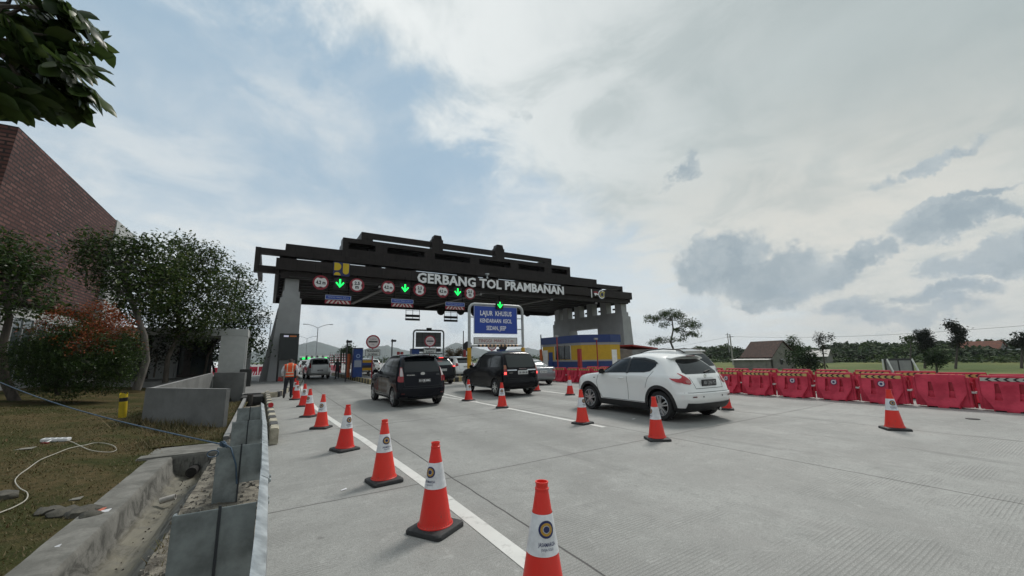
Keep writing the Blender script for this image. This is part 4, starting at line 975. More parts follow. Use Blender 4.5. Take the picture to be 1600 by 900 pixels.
    def mirror_pair(c, parent, s, z, mat, sz=(.1, .13, .14)):
        for sd in (-1, 1):
            w_ = c.hw(s, z); mb = MB(); x0 = sd * (w_ + .03); x1 = sd * (w_ + .03 + sz[0] * 1.9)
            mb.hexa([c.P(s - .06, x0, z - .04), c.P(s - .07, x1, z - .03), c.P(s + .05, x1 - sd * .05, z - .03), c.P(s + .1, x0, z - .04)],
                    [c.P(s - .06, x0, z + sz[2] - .03), c.P(s - .07, x1, z + sz[2] - .05), c.P(s + .05, x1 - sd * .05, z + sz[2] - .06), c.P(s + .08, x0, z + sz[2] - .05)])
            o = mb.build('side_mirror', mat, parent, bevel=.025, smooth=50)
            mb = MB(); mb.bar(c.P(s, sd * (w_ - .03), z), c.P(s, sd * (w_ + .06), z + .02), .05); mb.build('mirror_stalk', trim, o)
    def handle(c, parent, s, z, mat, both=False):
        mb = MB(); sd = -1; w_ = c.hw(s, z)
        mb.tube([c.P(s - .09, sd * (w_ - .0), z), c.P(s - .06, sd * (w_ + .035), z + .004), c.P(s + .06, sd * (w_ + .035), z + .004), c.P(s + .09, sd * w_, z)], .014, 8); mb.build('door_handle', mat, parent, smooth=60)
    def plate(c, parent, x, z, txt, mats, wd=.43, ht=.135, sub=None, off=.016):
        s = min(c.sr_at(x - wd / 2, z - ht / 2), c.sr_at(x, z - ht / 2), c.sr_at(x, z)) - off; y = s - c.L / 2
        mb = MB(); mb.box(x - wd / 2, x + wd / 2, y, y + .03, z - ht / 2, z + ht / 2); p = mb.build('number_plate', mats[0], parent, bevel=.006)
        mb = MB(); put_text(mb, txt, x, z - ht * (.22 if sub else .28), y - .003, .1, bold=.002, width=wd * .84, height=ht * .52)
        if sub: put_text(mb, sub, x, z - ht * .43, y - .003, .05, width=wd * .25, height=ht * .13)
        mb.build('plate_text', mats[1], p)
def orient(o):
    """turn a patch's faces outward from the vehicle's middle"""
    me = o.data; bm = bmesh.new(); bm.from_mesh(me)
    for f in bm.faces:
        ctr = f.calc_center_median(); ctr.z = 0
        if f.normal.dot(Vector((ctr.x, ctr.y, 0))) < 0: f.normal_flip()
    bm.to_mesh(me); bm.free()
def rr(x0, x1, z0, z1, r=.03, n=4):
    o = []
    for cx, cz, a in ((x1 - r, z1 - r, 0), (x0 + r, z1 - r, P / 2), (x0 + r, z0 + r, P), (x1 - r, z0 + r, 1.5 * P)):
        o += [(cx + r * math.cos(a + P / 2 * i / n), cz + r * math.sin(a + P / 2 * i / n)) for i in range(n + 1)]
    return o
def seam(c, parent, pts, wd=.010, off=.003, sd=-1):
    """a shut line between panels, on the side"""
    mb = MB()
    for (s0, z0), (s1, z1) in zip(pts, pts[1:]):
        d = Vector((s1 - s0, z1 - z0)).normalized(); nx, nz = -d.y * wd / 2, d.x * wd / 2
        c.side(mb, [(s0 + nx, z0 + nz), (s1 + nx, z1 + nz), (s1 - nx, z1 - nz), (s0 - nx, z0 - nz)], sd, off, 0, .08)
    orient(mb.build('door_seam', gap, parent, fix=False))
def rseam(c, parent, pts, wd=.010, off=.003, mat=None, name='hatch_seam'):
    mb = MB()
    for (s0, z0), (s1, z1) in zip(pts, pts[1:]):
        d = Vector((s1 - s0, z1 - z0)).normalized(); nx, nz = -d.y * wd / 2, d.x * wd / 2
        c.rear(mb, [(s0 + nx, z0 + nz), (s1 + nx, z1 + nz), (s1 - nx, z1 - nz), (s0 - nx, z0 - nz)], off, 0, .08)
    orient(mb.build(name, mat or gap, parent, fix=False))

# ---- white crossover nearest the camera
white_car = paint_mat('white_car_paint', (.84, .85, .83), .25)
def crossover():
    L = 4.135
    c = Car(dict(L=L, belt=1.02, sr=.79, sf=3.32, rw=.335, ra=.385, rim=.70, rim_mat=alloy, rc=(.30, .26, .5, .42), rt=(.30, .22, .6, .2), flare=(.045, .05), tuck=.035, bow=.05,
        levels=[(.20, .30, 3.90, .78), (.27, .14, 4.02, .82), (.36, .06, 4.08, .835), (.44, .03, 4.11, .845), (.52, .0, 4.13, .852), (.63, .0, 4.135, .855), (.665, .035, 4.13, .856), (.74, .06, 4.11, .858), (.85, .10, 4.05, .858), (.94, .15, 3.93, .852),
                (.99, .18, 3.75, .845), (1.03, .21, 3.40, .832), (1.06, .24, 3.12, .815), (1.12, .30, 2.95, .785), (1.22, .40, 2.74, .735), (1.33, .53, 2.50, .68), (1.42, .66, 2.30, .625), (1.48, .80, 2.12, .575), (1.52, 1.02, 1.98, .51), (1.545, 1.25, 1.85, .42), (1.56, 1.45, 1.72, .28)]))
    t = thing('parked_car', 'white rounded crossover car in front, stopped among the nearest cones', 'car', (0, 0, 0), 0, 'cars waiting at the toll gate')
    b = c.body(t, [white_car, trim], .335)
    # windows in side view
    dv = M('window_visor', (.010, .010, .011), .35)
    c.sides('window', [(1.86, 1.075), (2.93, 1.045), (2.72, 1.20), (2.5, 1.315), (2.28, 1.405), (1.86, 1.425)], glass_d, t, .012, step=.04)
    c.sides('window', [(.93, 1.245), (1.08, 1.12), (1.25, 1.09), (1.80, 1.075), (1.80, 1.425), (1.35, 1.405), (1.08, 1.36), (.93, 1.30)], glass_d, t, .010, step=.04)
    c.sides('window_pillar', [(1.79, 1.06), (1.87, 1.06), (1.87, 1.43), (1.79, 1.43)], dv, t, .015)
    c.sides('window_visor', [(1.87, 1.425), (2.28, 1.405), (2.52, 1.305), (2.76, 1.17), (2.80, 1.19), (2.54, 1.345), (2.28, 1.45), (1.87, 1.468)], dv, t, .022, step=.04)
    c.sides('window_visor', [(.90, 1.29), (1.08, 1.355), (1.35, 1.40), (1.80, 1.42), (1.80, 1.466), (1.35, 1.448), (1.02, 1.385), (.88, 1.315)], dv, t, .020, step=.04)
    seam(c, t, [(1.83, 1.05), (1.83, .40)]); seam(c, t, [(2.93, 1.02), (2.98, .80), (2.93, .55), (2.80, .38)]); seam(c, t, [(.98, 1.12), (1.12, .95), (1.20, .72)]); seam(c, t, [(1.26, .375), (2.80, .375)])
    # black cladding over the arches and sills
    for s in (c.sr, c.sf):
        for sd in (-1, 1):
            mb = MB(); n = 22; a0, a1 = R(-14), R(194)
            for i in range(n):
                q = []
                for a, r in ((lerp(a0, a1, i / n), c.ra - .004), (lerp(a0, a1, (i + 1) / n), c.ra - .004), (lerp(a0, a1, (i + 1) / n), c.ra + .075), (lerp(a0, a1, i / n), c.ra + .075)): q.append((s + r * math.cos(a), c.rw + .01 + r * math.sin(a)))
                c.side(mb, q, sd, .012, 0, .2)
                qi = [(s + (c.ra + .075) * math.cos(a), c.rw + .01 + (c.ra + .075) * math.sin(a)) for a in (lerp(a0, a1, i / n), lerp(a0, a1, (i + 1) / n))]
                mb.add([c.P(u, sd * (c.hw(u, v) + o_), v) for (u, v), o_ in ((qi[0], .012), (qi[1], .012), (qi[1], -.01), (qi[0], -.01))], [(0, 1, 2, 3)])
            bmesh_w = mb.build('arch_trim', trim, t, smooth=50)
    c.sides('sill_trim', [(1.2, .22), (2.92, .22), (2.92, .36), (1.2, .36)], trim, t, .014)
    # rear
    c.rears('rear_window', [(-.55, 1.06), (.55, 1.06), (.60, 1.10), (.46, 1.36), (.36, 1.40), (-.36, 1.40), (-.46, 1.36), (-.60, 1.10)], glass_s, t, .008, step=.05)
    # boomerang lamps at the corners
    lamp = [(-.80, .90), (-.74, .855), (-.62, .835), (-.555, .86), (-.545, .93), (-.59, .985), (-.645, 1.035), (-.70, 1.09), (-.715, 1.08), (-.69, 1.02), (-.72, .985), (-.78, .955)]
    c.rears('tail_light', lamp, M('tail_red_lit', (.42, .010, .018), .1, coat=.8), t, .012, True, .03)
    c.rears('lamp_lens', rr(-.69, -.57, .86, .93, .03), M('lens_pink', (.40, .12, .11), .12, coat=.8), t, .018, True, .03)
    c.sides('lamp_tip', [(.17, .945), (.28, .965), (.47, .975), (.38, .925), (.29, .89), (.20, .878)], MATS['tail_red_lit'], t, .012, step=.04)
    c.rears('plate_recess', rr(-.30, .30, .80, .97, .03), M('white_shade', (.60, .61, .60), .35), t, .004)
    c.plate(t, 0, .86, 'AB 1396 PG', (plate_k, M('plate_grey_text', (.36, .37, .37), .5)), .50, .145, '09.27')
    mb = MB(); y = c.sr_at(0, 1.0) - c.L / 2 - .012; disc(mb, 0, 1.005, y, .042, 20, 0, .03); mb.box(-.05, .05, y - .004, y + .002, .998, 1.012); o = mb.build('badge', chrome, t); o.location.y = -.012
    rseam(c, t, [(-.52, .99), (-.47, .74), (.47, .74), (.52, .99)]); rseam(c, t, [(-.78, .66), (.78, .66)], .008, .008)
    c.rears('reflector', rr(-.66, -.54, .555, .58, .008), M('reflector_red', (.10, .012, .012), .3), t, .01, True)
    for x in (-.33, .33): c.rears('parking_sensor', [(x + .02 * math.cos(a), .565 + .02 * math.sin(a)) for a in np.linspace(0, 2 * P, 10)[:-1]], trim, t, .008)
    c.rears('lower_bumper', [(-.74, .22), (.74, .22), (.74, .435), (.40, .42), (-.40, .42), (-.74, .435)], trim, t, .018)
    mb = MB(); mb.tube([c.P(.10, .36, .25), c.P(.35, .36, .26)], .035, 12); mb.build('exhaust', chrome, t, smooth=50)
    # roof spoiler
    mb = MB(); n = 10; secs = []
    for i in range(n + 1):
        x = lerp(-.56, .56, i / n); k = (x / .56) ** 2; zt = 1.492 - .065 * k; s0 = .50 + .10 * k; s1 = 1.0
        secs.append([c.P(s0, x, zt - .022), c.P(s0, x, zt), c.P(s1, x * .9, zt + .04 - .02 * k), c.P(s1, x * .9, zt - .06 - .03 * k)])
    for a in secs: mb.v += a
    for i in range(n):
        for j in range(4): mb.f.append((i * 4 + j, i * 4 + (j + 1) % 4, (i + 1) * 4 + (j + 1) % 4, (i + 1) * 4 + j)); mb.mi.append(0)
    mb.f += [(0, 1, 2, 3), (n * 4 + 3, n * 4 + 2, n * 4 + 1, n * 4)]; mb.mi += [0, 0]
    sp = mb.build('roof_spoiler', white_car, t, smooth=40)
    mb = MB(); mb.box(-.16, .16, .497 - L / 2, .51 - L / 2, 1.468, 1.486); mb.build('stop_lamp', M('stop_lamp_dark', (.12, .01, .012), .2), sp)
    mb = MB(); mb.tube([c.P(c.sr_at(.1, 1.09) - .03, .10, 1.09), c.P(c.sr_at(.36, 1.13) - .03, .40, 1.14)], [.018, .010], 6); mb.build('rear_wiper', trim, t)
    c.mirror_pair(t, 2.74, 1.06, trim); c.handle(t, 2.04, .925, white_car)
    mb = MB(); c.side(mb, rr(3.05, 3.12, .90, .92, .008), -1, .006); orient(mb.build('side_marker', trim, t, fix=False))
    mb = MB(); put_text(mb, 'JUKE', -.66, .70, c.sr_at(-.75, .71) - c.L / 2 - .010, .06, width=.16, height=.03); mb.build('badge_text', chrome, t)
    c.wheels(t, (5, True, .035)); return t
car1 = crossover(); car1.location = (8.79, 7.63, 0); car1.rotation_euler = (0, 0, R(-2.6))

# ---- black people carrier on the left
black_car = paint_mat('black_car_paint', (.004, .005, .009), .16)
black_car2 = paint_mat('black_car_paint_b', (.006, .006, .008), .2)
def carrier():
    L = 4.12
    c = Car(dict(L=L, belt=1.02, sr=.70, sf=3.355, rw=.305, ra=.345, rim=.66, rim_mat=alloy, rc=(.20, .22, .45, .35), rt=(.22, .2, .5, .2), flare=(.02, .03), tuck=.02, bow=.05,
        levels=[(.22, .20, 3.95, .74), (.30, .06, 4.04, .80), (.42, .02, 4.09, .815), (.55, .0, 4.12, .818), (.66, .02, 4.11, .818), (.80, .05, 4.06, .818), (.90, .07, 3.96, .815), (.98, .085, 3.72, .805), (1.03, .10, 3.42, .792), (1.08, .12, 3.18, .775), (1.2, .17, 2.98, .735), (1.35, .25, 2.74, .69),
                (1.50, .33, 2.50, .64), (1.60, .42, 2.33, .59), (1.65, .52, 2.15, .54), (1.685, .75, 1.95, .43), (1.695, 1.0, 1.8, .3)]))
    t = thing('parked_car', 'black people carrier in the left lane with a number plate reading B 1138 KMG', 'car', (0, 0, 0), 0, 'cars waiting at the toll gate')
    c.body(t, [black_car, trim], .27)
    c.sides('window', [(2.22, 1.10), (3.02, 1.08), (2.78, 1.30), (2.52, 1.48), (2.22, 1.55)], glass_s, t, .006)
    c.sides('window', [(1.30, 1.11), (2.16, 1.10), (2.16, 1.555), (1.30, 1.56)], glass_s, t, .006)
    c.sides('window', [(.48, 1.18), (.60, 1.12), (1.24, 1.11), (1.24, 1.555), (.62, 1.52)], glass_d, t, .006)
    for pts in ([(2.19, 1.07), (2.19, .36)], [(1.22, 1.07), (1.15, .8), (1.1, .62)], [(3.05, 1.06), (3.08, .7), (2.98, .42)], [(1.1, .36), (2.95, .36)]): seam(c, t, pts)
    c.sides('belt_trim', [(.6, 1.075), (3.0, 1.045), (3.0, 1.06), (.6, 1.09)], M('belt_trim', (.10, .10, .11), .25, .6), t, .010)
    c.rears('rear_window', [(-.60, 1.10), (.60, 1.10), (.54, 1.50), (.48, 1.54), (-.48, 1.54), (-.54, 1.50)], glass_s, t, .008)
    c.rears('tail_light', [(-.775, .80), (-.64, .80), (-.63, 1.0), (-.64, 1.26), (-.69, 1.26), (-.745, 1.02)], tail_red, t, .012, True, .03)
    c.rears('lamp_lens', [(-.742, .98), (-.645, .98), (-.65, 1.23), (-.690, 1.23)], clear_lens, t, .030, True, .03)
    c.sides('lamp_side', [(.07, .80), (.17, .83), (.19, .98), (.14, .99)], tail_red, t, .008, step=.03)
    c.plate(t, .05, .83, 'B 1138 KMG', (plate_k, letter_white), .43, .13, '05.27')
    mb = MB(); y = c.sr_at(0, 1.05) - L / 2 - .014; pts = [(.075 * math.cos(a), 1.05 + .05 * math.sin(a)) for a in np.linspace(0, 2 * P, 21)[:-1]]; mb.prism(pts, y, y + .014); mb.build('badge', chrome, t)
    mb = MB(); put_text(mb, 'AVANZA', -.40, .995, c.sr_at(-.4, 1.0) - L / 2 - .010, .06, bold=.002, width=.28, height=.036); mb.build('badge_text', chrome, t)
    mb = MB(); put_text(mb, '1.3 G', .52, 1.0, c.sr_at(.5, 1.0) - L / 2 - .010, .06, width=.1, height=.03); mb.build('badge_text', chrome, t)
    rseam(c, t, [(-.62, 1.06), (-.60, .66), (.60, .66), (.62, 1.06)]); rseam(c, t, [(-.80, .60), (.80, .60)], .012)
    rseam(c, t, [(-.58, .95), (.58, .95)], .02, .006, black_car, 'hatch_crease')
    mb = MB(); n = 8; secs = []
    for i in range(n + 1):
        x = lerp(-.56, .56, i / n); k = (x / .56) ** 2; zt = 1.665 - .05 * k; s0 = .18 + .08 * k
        secs.append([c.P(s0, x, zt - .05), c.P(s0, x, zt - .015), c.P(.62, x * .95, zt + .01 - .03 * k), c.P(.62, x * .95, zt - .08)])
    for a in secs: mb.v += a
    for i in range(n):
        for j in range(4): mb.f.append((i * 4 + j, i * 4 + (j + 1) % 4, (i + 1) * 4 + (j + 1) % 4, (i + 1) * 4 + j)); mb.mi.append(0)
    mb.f += [(0, 1, 2, 3), (n * 4 + 3, n * 4 + 2, n * 4 + 1, n * 4)]; mb.mi += [0, 0]; mb.build('roof_spoiler', black_car, t, smooth=40)
    c.mirror_pair(t, 2.9, 1.08, black_car); c.handle(t, 2.36, .92, black_car); c.handle(t, 1.4, .92, black_car)
    for x in (-.62, .62): c.rears('mud_flap', rr(x - .12, x + .12, .23, .34, .01), trim, t, .03)
    c.rears('reflector', rr(-.70, -.60, .42, .45, .01), M('reflector_red', (.10, .012, .012), .3), t, .01, True)
    c.wheels(t, (6, False, .055), .18); return t
car2 = carrier(); car2.location = (4.24, 14.8, 0); car2.rotation_euler = (0, 0, R(1.0))

# ---- black boxy estate in the middle lane
def estate():
    L = 4.42
    c = Car(dict(L=L, belt=1.06, sr=.82, sf=3.47, rw=.335, ra=.38, rim=.64, rim_mat=chrome, rc=(.16, .20, .4, .3), rt=(.16, .18, .4, .18), flare=(.03, .03), tuck=.01, bow=.04,
        levels=[(.28, .16, 4.30, .76), (.36, .03, 4.36, .815), (.48, .0, 4.40, .825), (.60, .0, 4.42, .826), (.64, .03, 4.42, .826), (.78, .05, 4.40, .826), (.92, .06, 4.34, .825), (1.02, .07, 4.05, .82), (1.07, .08, 3.60, .812), (1.12, .09, 3.28, .80), (1.25, .14, 3.08, .77), (1.42, .21, 2.85, .735), (1.58, .28, 2.62, .70),
                (1.68, .36, 2.47, .65), (1.735, .46, 2.32, .60), (1.77, .65, 2.1, .5), (1.785, .9, 1.9, .36)]))
    t = thing('parked_car', 'black boxy estate car with chrome rear trim waiting in the middle lane', 'car', (0, 0, 0), 0, 'cars waiting at the toll gate')
    c.body(t, [black_car2, trim], .32)
    c.sides('window', [(2.30, 1.13), (3.12, 1.12), (2.95, 1.28), (2.68, 1.50), (2.30, 1.60)], glass_s, t, .006)
    c.sides('window', [(1.34, 1.13), (2.24, 1.13), (2.24, 1.61), (1.34, 1.62)], glass_d, t, .006)
    c.sides('window', [(.40, 1.16), (1.28, 1.13), (1.28, 1.62), (.52, 1.58)], glass_s, t, .006)
    for pts in ([(2.27, 1.1), (2.27, .42)], [(1.31, 1.1), (1.25, .6)], [(3.14, 1.1), (3.14, .55), (3.05, .45)], [(1.25, .42), (3.05, .42)]): seam(c, t, pts)
    c.rears('rear_window', rr(-.62, .60, 1.13, 1.62, .06), M('rear_screen_grey', (.028, .034, .032), .08, spec=.5), t, .008)
    c.rears('tail_light', [(-.795, .82), (-.68, .82), (-.68, 1.07), (-.77, 1.07)], tail_red, t, .012, True, .05)
    c.rears('lamp_lens', [(-.775, 1.07), (-.68, 1.07), (-.68, 1.22), (-.745, 1.22)], M('lens_amber', (.30, .10, .04), .12, coat=.8), t, .012, True, .05)
    c.rears('brake_lamp', [(-.775, .87), (-.70, .87), (-.70, .95), (-.77, .95)], brake_red, t, .02, True, .05)
    c.rears('tail_trim', [(-.66, 1.0), (-.24, 1.0), (-.24, 1.045), (-.66, 1.045)], chrome, t, .014, True)
    c.plate(t, .04, .93, 'AB 1804 IM', (plate_w, sign_black), .46, .15)
    mb = MB(); put_text(mb, 'KRISTA', .04, 1.05, c.sr_at(0, 1.06) - L / 2 - .010, .08, bold=.002, width=.34, height=.035); put_text(mb, 'LGX', .50, .90, c.sr_at(.5, .9) - L / 2 - .010, .08, width=.18, height=.035); put_text(mb, 'EFI', -.5, .90, c.sr_at(.5, .9) - L / 2 - .010, .08, width=.14, height=.035); mb.build('badge_text', chrome, t)
    rseam(c, t, [(-.66, 1.09), (-.64, .70), (.64, .70), (.66, 1.09)]); c.rears('bumper', [(-.82, .40), (.82, .40), (.82, .62), (-.82, .62)], black_car2, t, .035)
    mb = MB(); c.side(mb, [(1.3, .30), (3.0, .30), (3.0, .34), (1.3, .34)], -1, .06); orient(mb.build('side_step', galv, t, fix=False))
    c.mirror_pair(t, 3.05, 1.12, black_car2); c.handle(t, 2.42, .98, black_car2); c.handle(t, 1.45, .98, black_car2)
    for x in (-.64, .64): c.rears('mud_flap', rr(x - .12, x + .12, .22, .36, .01), trim, t, .03)
    c.wheels(t, (5, True, .05), .2); return t
car3 = estate(); car3.location = (8.58, 15.6, 0); car3.rotation_euler = (0, 0, R(-1.0))

# ---- more cars, all from one plainer builder
def plain_car(label, levels, L, sr, sf, mats, belt, pl, wr=.32, rcs=((.22, .24, .45, .35), (.25, .2, .5, .2)), wins=None, rwin=None, lamps=None, lit=False, rails=False, spoiler=None, zdark=.3, name='parked_car', cat='car', rear_glass=None):
    c = Car(dict(L=L, belt=belt, sr=sr, sf=sf, rw=wr, ra=wr + .045, rim=.66, rim_mat=alloy, rc=rcs[0], rt=rcs[1], flare=(.025, .025), tuck=.015, bow=.05, levels=levels))
    t = thing(name, label, cat, (0, 0, 0), 0, 'cars waiting at the toll gate'); body = mats[0]
    c.body(t, [body, trim], zdark)
    for w_ in wins: c.sides('window', w_, glass_s, t, .006)
    c.rears('rear_window', rwin, rear_glass or glass_s, t, .008)
    for l in lamps: c.rears('tail_light', l, tail_red, t, .012, True, .05)
    if lit: c.rears('brake_lamp', lit, brake_red, t, .02, True, .05)
    c.plate(t, 0, pl[0], pl[1], pl[2], .43, .13)
    seam(c, t, [(L * .5, belt), (L * .5, .4)]); rseam(c, t, [(-.6, belt), (-.58, .66), (.58, .66), (.6, belt)])
    c.mirror_pair(t, L * .68, belt + .06, trim if body is white_car else body); c.handle(t, L * .56, belt - .12, body)
    if rails:
        for sd in (-1, 1):
            z1 = levels[-1][0]; mb = MB(); pts = [(L * .10, z1 - .13), (L * .14, z1 - .03), (L * .30, z1 + .02), (L * .45, z1 - .0), (L * .54, z1 - .10)]
            mb.tube([c.P(s, sd * .56, z) for s, z in pts], .022, 8); mb.build('roof_rail', trim, t, smooth=60)
    if spoiler:
        z, s0, s1, hw_ = spoiler; mb = MB()
        mb.hexa([c.P(s0, -hw_, z - .05), c.P(s0, hw_, z - .05), c.P(s1, hw_, z - .07), c.P(s1, -hw_, z - .07)], [c.P(s0, -hw_ * .97, z - .01), c.P(s0, hw_ * .97, z - .01), c.P(s1, hw_ * .95, z + .03), c.P(s1, -hw_ * .95, z + .03)])
        mb.build('roof_spoiler', body, t, bevel=.012, smooth=40)
    c.wheels(t, (5, True, .04), .2); return t
W2 = (plate_w, sign_black); K2 = (plate_k, letter_white)
mpv_levels = [(.22, .2, 4.2, .76), (.32, .05, 4.3, .83), (.48, .0, 4.36, .845), (.62, .02, 4.38, .845), (.82, .06, 4.33, .845), (.95, .09, 4.15, .838), (1.02, .10, 3.8, .83), (1.09, .13, 3.48, .81), (1.22, .20, 3.22, .765), (1.38, .30, 2.92, .71), (1.52, .42, 2.62, .65), (1.60, .52, 2.40, .60), (1.65, .68, 2.2, .53), (1.68, .9, 2.0, .44), (1.695, 1.1, 1.85, .3)]
mpv_w = [[(2.42, 1.13), (3.30, 1.11), (2.95, 1.32), (2.62, 1.50), (2.42, 1.54)], [(1.40, 1.14), (2.36, 1.13), (2.36, 1.55), (1.40, 1.56)], [(.55, 1.22), (.75, 1.15), (1.34, 1.14), (1.34, 1.56), (.80, 1.52)]]
mpv_r = [(-.60, 1.10), (.60, 1.10), (.52, 1.52), (-.52, 1.52)]
lampv = [[(-.80, .82), (-.62, .84), (-.66, 1.22), (-.72, 1.22)]]
car4 = plain_car('white people carrier with black roof rails half hidden behind the white crossover', mpv_levels, 4.4, .78, 3.5, [white_car], 1.04, (.86, 'AB 1277 QX', K2), .32, wins=mpv_w, rwin=mpv_r, lamps=lampv, rails=True, spoiler=(1.65, .40, .80, .55))
car4.location = (12.75, 10.4, 0); car4.rotation_euler = (0, 0, R(-2))
suv_levels = [(.26, .2, 4.35, .80), (.36, .05, 4.44, .87), (.50, .0, 4.5, .89), (.66, .02, 4.52, .89), (.86, .07, 4.46, .888), (1.0, .11, 4.25, .88), (1.07, .13, 3.8, .865), (1.13, .17, 3.5, .84), (1.26, .30, 3.26, .785), (1.40, .46, 2.98, .72), (1.52, .60, 2.7, .66), (1.60, .72, 2.5, .61), (1.645, .9, 2.3, .54), (1.67, 1.15, 2.1, .44), (1.68, 1.3, 2.0, .3)]
suv_w = [[(2.50, 1.17), (3.40, 1.15), (3.05, 1.36), (2.70, 1.53), (2.5, 1.56)], [(1.48, 1.18), (2.44, 1.17), (2.44, 1.57), (1.48, 1.57)], [(.75, 1.28), (.95, 1.2), (1.42, 1.18), (1.42, 1.56), (1.0, 1.52)]]
suv_r = [(-.62, 1.14), (.62, 1.14), (.52, 1.52), (-.52, 1.52)]
dark_suv = paint_mat('dark_suv_paint', (.006, .007, .010), .2)
car5 = plain_car('dark sport utility car with lit brake lamps between the two black cars', suv_levels, 4.52, .9, 3.56, [dark_suv], 1.08, (.86, 'AB 1290 ZN', W2), .35, wins=suv_w, rwin=suv_r, lamps=[[(-.86, 1.0), (-.55, 1.02), (-.58, 1.12), (-.84, 1.14)]], lit=[(-.85, 1.03), (-.66, 1.04), (-.67, 1.10), (-.84, 1.12)], spoiler=(1.62, .46, .95, .56), rear_glass=glass_l)
car5.location = (8.82, 24.9, 0)
mb = MB(); y = .44 - 4.52 / 2; mb.box(-.14, .14, y, y + .02, 1.575, 1.6); mb.build('stop_lamp', brake_red, car5)
car6 = plain_car('white car with its roof showing behind the yellow sleeve of the sign post', suv_levels, 4.52, .9, 3.56, [white_car], 1.08, (.86, 'AD 1514 KF', W2), .35, wins=suv_w, rwin=suv_r, lamps=[[(-.86, .9), (-.66, .92), (-.66, 1.14), (-.80, 1.16)]], spoiler=(1.62, .46, .95, .56))
car6.location = (13.2, 31.8, 0); car6.rotation_euler = (0, 0, R(6))
sed_levels = [(.22, .2, 4.2, .76), (.32, .05, 4.3, .83), (.46, .0, 4.36, .845), (.60, .0, 4.38, .845), (.78, .03, 4.34, .842), (.88, .05, 4.2, .838), (.93, .08, 3.9, .832), (.965, .2, 3.5, .82), (.99, .62, 3.25, .80), (1.05, .78, 3.05, .755), (1.18, 1.02, 2.78, .68), (1.30, 1.26, 2.5, .61), (1.37, 1.45, 2.3, .55), (1.405, 1.65, 2.12, .46), (1.42, 1.8, 2.0, .3)]
silver = paint_mat('silver_paint', (.22, .235, .25), .3, .5)
car7 = plain_car('silver saloon car beyond the estate, beside the red barriers', sed_levels, 4.38, .85, 3.45, [silver], .95, (.72, 'AB 1630 CS', W2), .31, wins=[[(2.16, 1.0), (2.98, .985), (2.72, 1.17), (2.45, 1.30), (2.16, 1.33)], [(1.30, 1.02), (2.10, 1.0), (2.10, 1.335), (1.62, 1.32), (1.42, 1.2)]], rwin=[(-.60, 1.02), (.60, 1.02), (.52, 1.30), (-.52, 1.30)], lamps=[[(-.80, .72), (-.58, .74), (-.58, .86), (-.80, .87)]], rear_glass=glass_l)
car7.location = (12.95, 19.9, 0); car7.rotation_euler = (0, 0, R(-8))
pale = paint_mat('pale_silver_paint', (.50, .51, .50), .3, .2)
van_levels = [(.30, .2, 4.5, .80), (.40, .05, 4.6, .87), (.55, .0, 4.66, .89), (.72, .02, 4.7, .89), (.95, .05, 4.62, .888), (1.08, .07, 4.3, .88), (1.15, .09, 3.9, .87), (1.22, .11, 3.6, .85), (1.36, .17, 3.36, .81), (1.52, .25, 3.1, .765), (1.66, .34, 2.85, .71), (1.74, .44, 2.65, .65), (1.79, .6, 2.45, .58), (1.815, .85, 2.2, .46), (1.825, 1.1, 2.0, .3)]
car8 = plain_car('pale silver off roader driving through the left gate lane', van_levels, 4.7, .95, 3.65, [pale], 1.16, (.72, 'H 1832 DA', K2), .36, wins=[[(2.6, 1.26), (3.5, 1.24), (3.1, 1.48), (2.75, 1.66), (2.6, 1.68)], [(1.55, 1.26), (2.54, 1.26), (2.54, 1.69), (1.55, 1.69)], [(.55, 1.3), (1.49, 1.26), (1.49, 1.68), (.75, 1.65)]], rwin=[(-.66, 1.22), (.66, 1.22), (.56, 1.66), (-.56, 1.66)], lamps=[[(-.86, .95), (-.70, .95), (-.72, 1.35), (-.80, 1.35)]])
car8.location = (3.45, 40.4, 0); car8.rotation_euler = (0, 0, R(3))
def again(src, loc, rz, label): return copy_tree(src, None, loc, R(rz), label)
again(car4, (3.6, 56.5, 0), 0, 'white car with dark windows just past the gate beside the message screen')
again(car6, (-6.0, 62, .0), 178, 'white car far off between the white pillar and the gate pier')
again(car7, (-3.3, 66, .0), 178, 'grey saloon far off beside the left gate pier')
again(car4, (8.8, 47, 0), 0, 'white van beyond the first blue kiosk')
again(car6, (13.6, 66, 0), 0, 'white car far down the lane beyond the grey frame')
# ------------------------------------------------------------------ traffic cones
cone_o = bpy.data.materials.new('cone_orange'); cone_o.use_nodes = True; t = NT(cone_o.node_tree)
co = t.n('ShaderNodeTexCoord').outputs['Object']; oi = t.n('ShaderNodeObjectInfo').outputs['Random']
cv = t.vadd(co, t.n('ShaderNodeCombineXYZ', {0: t.m('MULTIPLY', oi, 40.0), 1: t.m('MULTIPLY', oi, 17.0), 2: 0.0}).outputs[0])
c = t.mix(oi, (.72, .026, .020), (.78, .042, .026)); c = t.mix(t.m('MULTIPLY', t.ss(t.noise(cv, 6, 6, .7), .45, .7), .35), c, (.62, .05, .03))
sc = t.m('MULTIPLY', t.ss(t.noise(t.vmul(cv, (1, 1, .35)), 26, 6, .75), .58, .68), t.ss(t.n('ShaderNodeSeparateXYZ', {0: co}).outputs[2], .40, .02, .12, .75)); c = t.mix(sc, c, (.16, .075, .055))
pb = t.n('ShaderNodeBsdfPrincipled', {'Base Color': c, 'Roughness': .42, 'Specular IOR Level': .4}); t.n('ShaderNodeOutputMaterial', {'Surface': pb.outputs[0]})
cone_d = M('cone_orange_dull', (.62, .045, .030), .55, var=.12, vscale=9)
sleeve = M('sleeve_white', (.70, .71, .73), .33, var=.16, vscale=9, bump=.35, bscale=14)
cone_base_m = M('cone_base', (.022, .023, .024), .7, var=.4, vscale=14, bump=.2, bscale=50)
